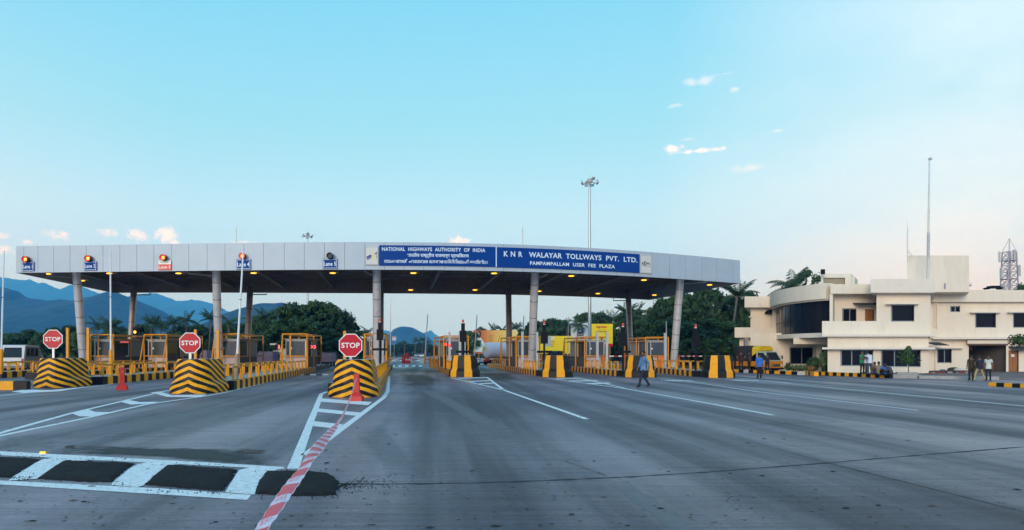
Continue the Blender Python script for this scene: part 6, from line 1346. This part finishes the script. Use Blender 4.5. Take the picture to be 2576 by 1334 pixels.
big = [(735, 763, 100, 'c', 120, 'leafy dark tree forming the left of the big clump at the mast pole'), (800, 756, 98, 'a', 130, 'tallest dark tree of the clump right of the mast pole'), (850, 782, 96, 'c', 112, 'spreading dark tree reaching toward the central column'), (770, 800, 92, 'b', 90, 'lower dark tree in front of the big clump'), (700, 815, 96, 'b', 80, 'dark tree over the small cream hut'), (880, 830, 92, 'c', 70, 'low dark tree behind the third stop sign'), (825, 825, 90, 'a', 80, 'low dark tree under the big clump')]
for x, y, Y, k, w, lab in big: tree(x, y, Y, k, lab, w, GL)
# right hand side
rt = [(1183, 832, 150, 'b', 50, 'small dark tree left of the orange billboard'), (1155, 850, 150, 'b', 46, 'low tree behind the first black beacon pole'), (1212, 822, 190, 'b', 40, 'little tree peeping over the orange billboard'), (1345, 806, 150, 'a', 84, 'round tree right behind the bright exit column'), (1385, 802, 145, 'c', 74, 'dense tree over the yellow hoarding'), (1415, 803, 148, 'a', 70, 'dense tree left of the white billboard'), (1372, 822, 140, 'b', 60, 'lower tree behind the second beacon pole'),
      (1470, 788, 150, 'c', 76, 'tree rising behind the white billboard'), (1510, 784, 146, 'a', 76, 'tree rising behind the yellow script billboard'), (1572, 786, 136, 'c', 80, 'tree left of the last rear column'), (1600, 776, 112, 'a', 78, 'tree behind the last rear column'), (1640, 790, 105, 'b', 76, 'tree right of the last rear column'), (1672, 752, 100, 'c', 96, 'big tree left of the last bright column'), (1720, 735, 98, 'a', 110, 'big dark tree behind the last bright column'), (1775, 722, 97, 'c', 118, 'tallest tree under the canopy end'), (1830, 742, 96, 'a', 96, 'dark tree left of the canopy corner palm'), (1888, 734, 92, 'c', 66, 'tree touching the office parapet'), (1700, 800, 90, 'b', 100, 'lower bushy tree behind the last column'), (1770, 800, 88, 'a', 104, 'lower bushy tree behind the last beacon pole'), (1835, 805, 86, 'b', 90, 'lower bushy tree beside the office balcony'), (1800, 850, 82, 'b', 70, 'low bush behind the last banded block'), (1735, 850, 84, 'b', 70, 'low bush right of the last column'), (1858, 850, 82, 'b', 44, 'low bush against the office ledge')]
for x, y, Y, k, w, lab in rt: tree(x, y, Y, k, lab, w, GRR)
pr2 = [(1244, 816, 190, 'p', 'small palm over the middle of the orange billboard'), (1268, 816, 195, 'q', 'small palm left of the fourth rear column'), (1298, 813, 188, 'r', 'small palm right of the fourth rear column'), (1448, 800, 130, 'q', 'palm drooping in front of the white billboard'), (1533, 783, 148, 'p', 'palm above the yellow script billboard'), (1566, 768, 134, 'r', 'tall palm left of the last rear column'), (1607, 768, 112, 'p', 'tall palm right of the last rear column'), (1632, 782, 108, 'q', 'palm between the last two columns'), (1838, 712, 90, 'r', 'tall palm at the corner of the canopy'), (1430, 806, 140, 'p', 'palm left of the white billboard'), (1502, 784, 140, 'q', 'palm behind the high mast pole')]
for x, y, Y, k, lab in pr2: tree(x, y, Y, k, lab, None, GRR)
tree(1985, 684, 80, 'p', 'palm behind the curved office parapet'); tree(2028, 672, 82, 'y', 'open airy tree left of the rooftop room', 110); tree(2572, 712, 110, 'a', 'dark tree top at the right edge behind the office', 46)
# road's far end
for x, y, Y, k, w, lab in [(985, 868, 330, 'a', 30, 'distant tree left of the road end'), (1008, 862, 345, 'c', 36, 'distant dark tree under the left slope of the round hill'), (1032, 864, 350, 'a', 34, 'distant tree under the top of the round hill'), (1058, 862, 340, 'c', 34, 'distant tree right of the road end'), (1082, 866, 330, 'a', 32, 'distant tree before the first exit booth')]: tree(x, y, Y, k, lab, w, GC)
for x, y, k, lab in [(1044, 847, 'p', 'distant tall palm on the right of the road end'), (1062, 849, 'r', 'distant tall palm next to the first exit booth'), (1018, 856, 'q', 'distant palm in the middle of the road end'), (1073, 855, 'q', 'distant short palm close to the first exit booth')]: tree(x, y, 320, k, lab, None, GC)
def wood(name, spans, seed, m):
    rs = np.random.RandomState(seed); C = []; A = []; B = []
    for x0, x1, yt, Y, n in spans:
        zt = PZ(yt, Y); a, b_ = PX(x0, Y), PX(x1, Y); X = rs.uniform(a, b_, n); hgt = zt * (.72 + .28 * np.sin(X * .31 + 1) * np.sin(X * .13)) ; z = rs.uniform(0, 1, n) ** .8 * hgt; Yv = Y + rs.uniform(-4, 6, n); p = np.stack([X, Yv, z], 1); nr = rnd_dirs(rs, n); t1 = np.cross(nr, rnd_dirs(rs, n)); t1 /= np.linalg.norm(t1, axis=1, keepdims=True) + 1e-9; t2 = np.cross(nr, t1); L_ = (.35 + Y / 500) * rs.uniform(.6, 1.4, size=(n, 1)); C.append(p); A.append(t1 * L_); B.append(t2 * L_ * .7)
    o = bpy.data.objects.new(name, quads_mesh(name, np.concatenate(C), np.concatenate(A), np.concatenate(B), m)); COL.objects.link(o); tag(o, kind='stuff')
wood('far_woods', [(-120, 700, 838, 130, 30000), (690, 935, 850, 125, 10000), (930, 1110, 868, 380, 8000), (1110, 1350, 852, 215, 9000), (1330, 1660, 825, 160, 16000), (1640, 1880, 800, 106, 14000), (1880, 2700, 800, 200, 9000)], 5, LEAF2)
# plants by the office
def bush(x, Y, w, h, m, label, n=420, z=.17, leaf=.11, name='shrub'):
    rs = np.random.RandomState(int(x)); d = rnd_dirs(rs, n); p = d * rs.uniform(.3, 1, size=(n, 1)) * np.array([w / 2, w / 2, h / 2]) + np.array([0, 0, h * .52]); nr = d + rnd_dirs(rs, n); t1 = np.cross(nr, rnd_dirs(rs, n)); t1 /= np.linalg.norm(t1, axis=1, keepdims=True) + 1e-9; t2 = np.cross(d, t1); L_ = leaf * rs.uniform(.6, 1.5, size=(n, 1))
    g = empty(name, (PX(x, Y), Y, z), 0, label, 'plant'); inst(quads_mesh('foliage', p, t1 * L_, t2 * L_ * .5, m), 'foliage', g); mb = MB()
    for k in range(4): mb.tube((0, 0, 0), (rs.uniform(-.2, .2) * w, rs.uniform(-.2, .2) * w, h * .5), .018, .008, n=5)
    mb.build('stem', BARK, g)
DRYL = leaf_mat('dry_leaves', (.12, .06, .02), (.30, .16, .05), 3)
bush(2074, 54.6, .8, 1.7, SHRUB, 'tall yellow green shrub at the corner of the porch', 700); bush(2047, 56.5, 1.1, 1.2, LEAF, 'dark green shrub before the porch column', 700); bush(2040, 55.2, .7, .5, DRYL, 'small orange brown dry plant by the porch', 260); bush(2010, 57.5, 2.6, .5, SHRUB, 'low patch of ground plants beside the steps', 600); bush(1982, 58.5, .55, .75, LEAF, 'small plant right of the truck', 140)
bush(1855, 66, 1.6, 1.3, LEAF, 'green shrub behind the start of the roadside kerb', 500); bush(2566, 51.5, 1.6, 1.2, LEAF, 'green foliage hanging at the right edge beside the brown door', 500, 2.0)
g = empty('sapling', (PX(2285, 47.6), 47.6, .17), 0, 'young thin sapling planted before the big dark window', 'tree'); rs = np.random.RandomState(2); n = 520; hh = rs.uniform(0, 1, n); a_ = rs.uniform(0, 6.28, n); rad = np.sqrt(rs.uniform(0, 1, n)) * (.10 + .24 * np.sin(np.pi * np.clip(hh, 0, 1))) * np.where(rs.uniform(0, 1, n) < .25, 2.3, 1); p = np.stack([rad * np.cos(a_), rad * np.sin(a_) * .9, 0.78 + hh * 1.2 - rad * .35], 1); nr = rnd_dirs(rs, n); t1 = np.cross(nr, rnd_dirs(rs, n)); t1 /= np.linalg.norm(t1, axis=1, keepdims=True); t2 = np.cross(nr, t1); L_ = .075 * rs.uniform(.6, 1.5, size=(n, 1))
inst(quads_mesh('crown', p, t1 * L_, t2 * L_ * .5, leaf_mat('sapling_leaves', (.02, .06, .015), (.06, .14, .03), 2)), 'crown', g); mb = MB(); mb.path([(0, 0, 0), (.02, 0, .7), (0, 0, 1.75)], .03, 6, rs=[.035, .028, .01]); mb.build('trunk', BARK, g)

# ------------------------------------------------------------------ people
SKIN = mat('brown_skin', (.16, .08, .05), .55, var=.08); HAIR = mat('black_hair', (.010, .009, .009), .5); SHOE = mat('dark_shoes', (.03, .022, .02), .5); EYEW = mat('eye_dark', (.02, .015, .012), .3)
def cloth(name, c, var=.12): return mat(name, c, .8, var=var, vs=6, bump=.4, bs=14)
def person(loc, yaw, pose, shirt, pants, label, h=1.72, short=True, bow=0.0, hat=None, hair=True):
    k = h / 1.75; g = empty('person', loc, yaw, label, 'person'); J = {}
    sit = pose == 'sit'
    J['pel'] = (0, 0, .95); J['sp'] = (0, .01, 1.13); J['ch'] = (0, 0, 1.33); J['nk'] = (0, 0, 1.49)
    J['hb'] = (0, -.012, 1.55); J['hm'] = (0, -.02, 1.64); J['ht'] = (0, -.008, 1.71)
    for s, n in ((1, 'L'), (-1, 'R')):
        J['sh' + n] = (s * .175, .0, 1.425); J['el' + n] = (s * .235, .03, 1.14); J['wr' + n] = (s * .245, -.03, .89)
        J['hp' + n] = (s * .09, 0, .90); J['kn' + n] = (s * .105, -.02, .49); J['an' + n] = (s * .11, .02, .085); J['to' + n] = (s * .125, -.15, .035); J['he' + n] = (s * .11, .06, .04)
    if pose == 'walk':
        J['knL'] = (.10, -.20, .52); J['anL'] = (.10, -.30, .10); J['toL'] = (.10, -.47, .05); J['heL'] = (.1, -.26, .04); J['knR'] = (-.10, .10, .50); J['anR'] = (-.10, .36, .14); J['toR'] = (-.10, .24, .035); J['heR'] = (-.1, .41, .12)
        J['elL'] = (.25, .12, 1.16); J['wrL'] = (.25, .12, .90); J['elR'] = (-.25, -.04, 1.14); J['wrR'] = (-.24, -.16, .91)
    if pose == 'phone':
        for n, s in (('L', 1), ('R', -1)): J['el' + n] = (s * .25, -.06, 1.16); J['wr' + n] = (s * .10, -.28, 1.18)
        J['knL'] = (.12, -.08, .5); J['anL'] = (.16, -.02, .085); J['toL'] = (.2, -.18, .035)
    if pose == 'akimbo':
        for n, s in (('L', 1), ('R', -1)): J['el' + n] = (s * .36, .06, 1.17); J['wr' + n] = (s * .19, -.04, 1.02)
    if pose == 'wide':
        for n, s in (('L', 1), ('R', -1)): J['kn' + n] = (s * .24, -.05, .5); J['an' + n] = (s * .33, .03, .085); J['to' + n] = (s * .40, -.12, .035); J['he' + n] = (s * .32, .08, .04); J['el' + n] = (s * .33, -.02, 1.17); J['wr' + n] = (s * .20, -.16, 1.02)
    if sit:
        dz = -.83
        for j in ('pel', 'sp', 'ch', 'nk', 'hb', 'hm', 'ht', 'shL', 'shR', 'elL', 'elR', 'wrL', 'wrR', 'hpL', 'hpR'): x, y, z = J[j]; J[j] = (x, y, z + dz)
        lean_ = .22
        for j in ('sp', 'ch', 'nk', 'hb', 'hm', 'ht', 'shL', 'shR'): x, y, z = J[j]; J[j] = (x, y - lean_ * (z - .12), z)
        for n, s in (('L', 1), ('R', -1)): J['kn' + n] = (s * .20, -.42, .42); J['an' + n] = (s * .16, -.62, .08); J['to' + n] = (s * .18, -.78, .035); J['he' + n] = (s * .16, -.57, .04); J['el' + n] = (s * .28, -.24, .36); J['wr' + n] = (s * .16, -.46, .40)
    if bow:
        for j, f_ in (('ch', .12), ('nk', .35), ('hb', .65), ('hm', 1.1), ('ht', 1.5), ('shL', .25), ('shR', .25)): x, y, z = J[j]; J[j] = (x, y - bow * f_, z - bow * f_ * .55)
    V = []; E = []; Rr = []; T = []
    idx = {}
    def add(n, r, ty): idx[n] = len(V); V.append(Vector(J[n]) * k); Rr.append((r[0] * k, r[1] * k) if isinstance(r, tuple) else (r * k, r * k)); T.append(ty)
    add('pel', (.155, .12), 'p'); add('sp', (.15, .115), 's'); add('ch', (.175, .125), 's'); add('nk', .056, 'k'); add('hb', .066, 'k'); add('hm', (.078, .095), 'k'); add('ht', .062, 'k')
    ch_ = [('pel', 'sp'), ('sp', 'ch'), ('ch', 'nk'), ('nk', 'hb'), ('hb', 'hm'), ('hm', 'ht')]
    for n in 'LR':
        add('sh' + n, .072, 's'); add('el' + n, .05 if not short else .047, 's' if not short else 'k'); add('wr' + n, .032, 'k'); add('hp' + n, .10, 'p'); add('kn' + n, .07, 'p'); add('an' + n, .05, 'p'); add('to' + n, .040, 'f'); add('he' + n, .045, 'f')
        ch_ += [('ch', 'sh' + n), ('sh' + n, 'el' + n), ('el' + n, 'wr' + n), ('pel', 'hp' + n), ('hp' + n, 'kn' + n), ('kn' + n, 'an' + n), ('an' + n, 'to' + n), ('an' + n, 'he' + n)]
    E = [(idx[a], idx[b_]) for a, b_ in ch_]
    for n, s in (('L', 1), ('R', -1)):       # palm, four bent fingers, thumb
        w = V[idx['wr' + n]]; d = (w - V[idx['el' + n]]).normalized(); side_ = d.cross(Vector((s, .2, 0))).normalized(); ins = d.cross(side_).normalized()
        pi = len(V); V.append(w + d * .055 * k); Rr.append((.026 * k, .018 * k)); T.append('k'); E.append((idx['wr' + n], pi))
        for q, (o, ln) in enumerate(((-.030, .060), (-.010, .072), (.010, .068), (.030, .052))):
            a = len(V); V.append(w + d * .088 * k + side_ * o * k); Rr.append((.010 * k,) * 2); T.append('k'); V.append(w + d * (.088 + ln * .55) * k + side_ * o * 1.1 * k + ins * .006 * k); Rr.append((.009 * k,) * 2); T.append('k'); V.append(w + d * (.088 + ln * .9) * k + side_ * o * 1.1 * k + ins * .026 * k); Rr.append((.0075 * k,) * 2); T.append('k'); E += [(pi, a), (a, a + 1), (a + 1, a + 2)]
        a = len(V); V.append(w + d * .045 * k - side_ * .038 * k + ins * .01 * k); Rr.append((.0115 * k,) * 2); T.append('k'); V.append(w + d * .085 * k - side_ * .052 * k + ins * .022 * k); Rr.append((.009 * k,) * 2); T.append('k'); E += [(idx['wr' + n], a), (a, a + 1)]
    fd = (V[idx['hm']] - V[idx['hb']]); 
    a = len(V); V.append(V[idx['hm']] + Vector((0, -.112, -.012)) * k); Rr.append((.013 * k,) * 2); T.append('k'); E.append((idx['hm'], a))
    for s in (-1, 1): a = len(V); V.append(V[idx['hm']] + Vector((s * .088, .01, -.005)) * k); Rr.append((.014 * k, .02 * k)); T.append('k'); E.append((idx['hm'], a))
    me = bpy.data.meshes.new('sk'); me.from_pydata([tuple(v) for v in V], E, []); ob = bpy.data.objects.new('sk', me); COL.objects.link(ob)
    sk = ob.modifiers.new('s', 'SKIN'); sk.use_smooth_shade = True; sub = ob.modifiers.new('u', 'SUBSURF'); sub.levels = 1
    for i, sv_ in enumerate(me.skin_vertices[0].data): sv_.radius = Rr[i]; sv_.use_root = (i == 0)
    dg = bpy.context.evaluated_depsgraph_get(); dg.update(); bm_ = bpy.data.meshes.new_from_object(ob.evaluated_get(dg)); bpy.data.objects.remove(ob); bpy.data.meshes.remove(me)
    bm_.materials.clear(); order = {'s': 0, 'p': 1, 'k': 2, 'f': 3}
    for m in (shirt, pants, SKIN, SHOE): bm_.materials.append(m)
    segs = [(np.array(V[a]), np.array(V[b_]), T[a], T[b_], (Rr[a][0] + Rr[b_][0]) / 2) for a, b_ in E]; waist = V[idx['pel']].z + .0 * k
    for p in bm_.polygons:
        c = np.array(p.center); best = None
        for a, b_, ta, tb, rr_ in segs:
            ab = b_ - a; u = float(np.clip(np.dot(c - a, ab) / (np.dot(ab, ab) + 1e-9), 0, 1)); dd = np.linalg.norm(c - (a + ab * u)) - rr_ * .8
            if best is None or dd < best[0]: best = (dd, u, ta, tb)
        _, u, ta, tb = best
        if {ta, tb} == {'s', 'k'}: ty = ('s' if (u < .62 if ta == 's' else u > .38) else 'k')
        elif {ta, tb} == {'p', 's'}: ty = 's' if (c[2] > V[idx['pel']].z - .02 * k) else 'p'
        elif {ta, tb} == {'p', 'f'}: ty = 'f' if (u > .35 if ta == 'p' else u < .65) else 'p'
        else: ty = ta if u < .5 else tb
        p.material_index = order[ty]; p.use_smooth = True
    bm_.name = 'body'; inst(bm_, 'body', g)
    hm = V[idx['hm']]; up = (V[idx['ht']] - V[idx['hb']]).normalized()
    hb_ = MB(); n = 12; vs = []; q = Vector((0, 0, 1)).rotation_difference(up)
    for j in range(6):
        a = math.pi * .60 * j / 5
        for i in range(n):
            t_ = 2 * math.pi * i / n; fr_ = max(0, -math.sin(t_)); aa = a * (1 - .45 * fr_); v = Vector((.092 * math.sin(aa) * math.cos(t_), .112 * math.sin(aa) * math.sin(t_) + .012, .118 * math.cos(aa) + .012)); vs.append(hm + (q @ v) * k)
    hb_.add(vs, [(j * n + i, (j + 1) * n + i, (j + 1) * n + (i + 1) % n, j * n + (i + 1) % n) for j in range(5) for i in range(n)], 0, True); hb_.build('hair', HAIR, g)
    for s in (-1, 1): MB().sphere(hm + Vector((s * .032, -.098, .012)) * k, .010 * k, .008 * k, .007 * k, 6, 4).build('eye', EYEW, g)
    # shirt tail hanging over the trousers
    if not sit:
        pz = V[idx['pel']]; sb = MB(); n = 14; vs = []
        for z, rx, ry in ((.14, .165, .128), (.02, .178, .14), (-.13, .188, .15)):
            for i in range(n): t_ = 2 * math.pi * i / n; vs.append((pz.x + rx * k * math.cos(t_) * (1 + .03 * math.sin(5 * t_)), pz.y + ry * k * math.sin(t_), pz.z + z * k))
        sb.add(vs, [(j * n + i, j * n + (i + 1) % n, (j + 1) * n + (i + 1) % n, (j + 1) * n + i) for j in range(2) for i in range(n)], 0, True); sb.build('shirt_tail', shirt, g)
    return g
DENIM = cloth('blue_denim_shirt', (.10, .20, .38), .45); NAVYT = cloth('dark_navy_trousers', (.022, .024, .035)); BLU = cloth('bright_blue_shirt', (.03, .14, .50)); BLKC = cloth('black_cloth', (.018, .016, .018)); MAROON = cloth('dark_maroon_shirt', (.035, .012, .014)); GRN = cloth('green_shirt', (.03, .22, .10)); PNKW = cloth('pinkish_white_shirt', (.58, .46, .54)); WHC = cloth('white_shirt', (.58, .62, .70)); GREYC = cloth('grey_trousers', (.07, .075, .085)); KHA = cloth('khaki_shirt', (.22, .18, .11)); KHAP = cloth('khaki_trousers', (.36, .28, .16)); OLV = cloth('olive_dark_shirt', (.035, .032, .022)); PLAID = cloth('dark_plaid_shirt', (.045, .06, .085), .5); STRIPE = cloth('pale_check_shirt', (.55, .58, .56), .25); GRYS = cloth('grey_shirt', (.12, .12, .13)); DJEAN = cloth('faded_jeans', (.06, .075, .10))
def at(x, Y, z=0.0): return (PX(x, Y), Y, z)
person(at(1619, 33.3), R(-75), 'walk', DENIM, NAVYT, 'man in a blue patterned shirt walking left across the road', 1.76, short=False)
person(at(1910, 45.6), R(178), 'stand', BLU, BLKC, 'man in a bright blue shirt seen from behind before the truck', 1.62, short=False)
person(at(1864, 58.5, .17), R(160), 'akimbo', MAROON, BLKC, 'man in dark maroon standing hands on hips by the office corner', 1.68)
person(at(1930, 56.4, .0), R(150), 'phone', BLKC, NAVYT, 'man in black standing at the door of the small truck', 1.62, bow=.1)
person(at(1884, 60.2, .17), R(90), 'stand', cloth('dark_blue_shirt', (.02, .025, .05)), BLKC, 'man in dark blue half hidden by the grey pole', 1.66)
person(at(2168, 47.6, .24), R(25), 'phone', GRN, BLKC, 'man in a green shirt facing the road, leftmost of the standing three', 1.56)
person(at(2179, 47.2, .24), R(45), 'phone', PNKW, GREYC, 'man in a pinkish white shirt looking at a phone', 1.58)
person(at(2189, 46.6, .24), R(200), 'phone', WHC, DJEAN, 'man in a white shirt seen from behind with head bowed', 1.60, bow=.22)
person(at(2200, 46.9, .22), R(-30), 'sit', GRYS, GREYC, 'man in grey sitting on the kerb behind the standing three', 1.6)
person(at(2211, 46.3, .22), R(150), 'sit', KHA, DJEAN, 'man in a khaki shirt sitting on the kerb with his back turned', 1.66)
person(at(2229, 45.6, .22), R(165), 'sit', BLU, BLKC, 'man in a bright blue shirt sitting on the kerb', 1.58, bow=.1)
person(at(2243, 45.2, .20), R(-150), 'sit', PLAID, BLKC, 'man in a dark plaid shirt sitting at the end of the kerb', 1.55, bow=.2)
person(at(2443, 41.9, .0), R(170), 'stand', OLV, BLKC, 'man in an olive shirt standing left before the dark entrance', 1.54)
person(at(2464, 41.6, .0), R(175), 'wide', cloth('dark_navy_shirt', (.02, .02, .04)), KHAP, 'man in khaki trousers standing with legs apart before the entrance', 1.50)
person(at(2486.5, 41.5, .0), R(-60), 'stand', STRIPE, NAVYT, 'man in a pale shirt standing right of the khaki trousered man', 1.53)
# phone held by the man in pinkish white
tag(MB().box(0, 0, 0, .07, .012, .14).build('phone', BLACKM, None, (PX(2176.5, 46.9), 46.92, 1.36)), 'small dark phone held by the man in pinkish white', 'phone')
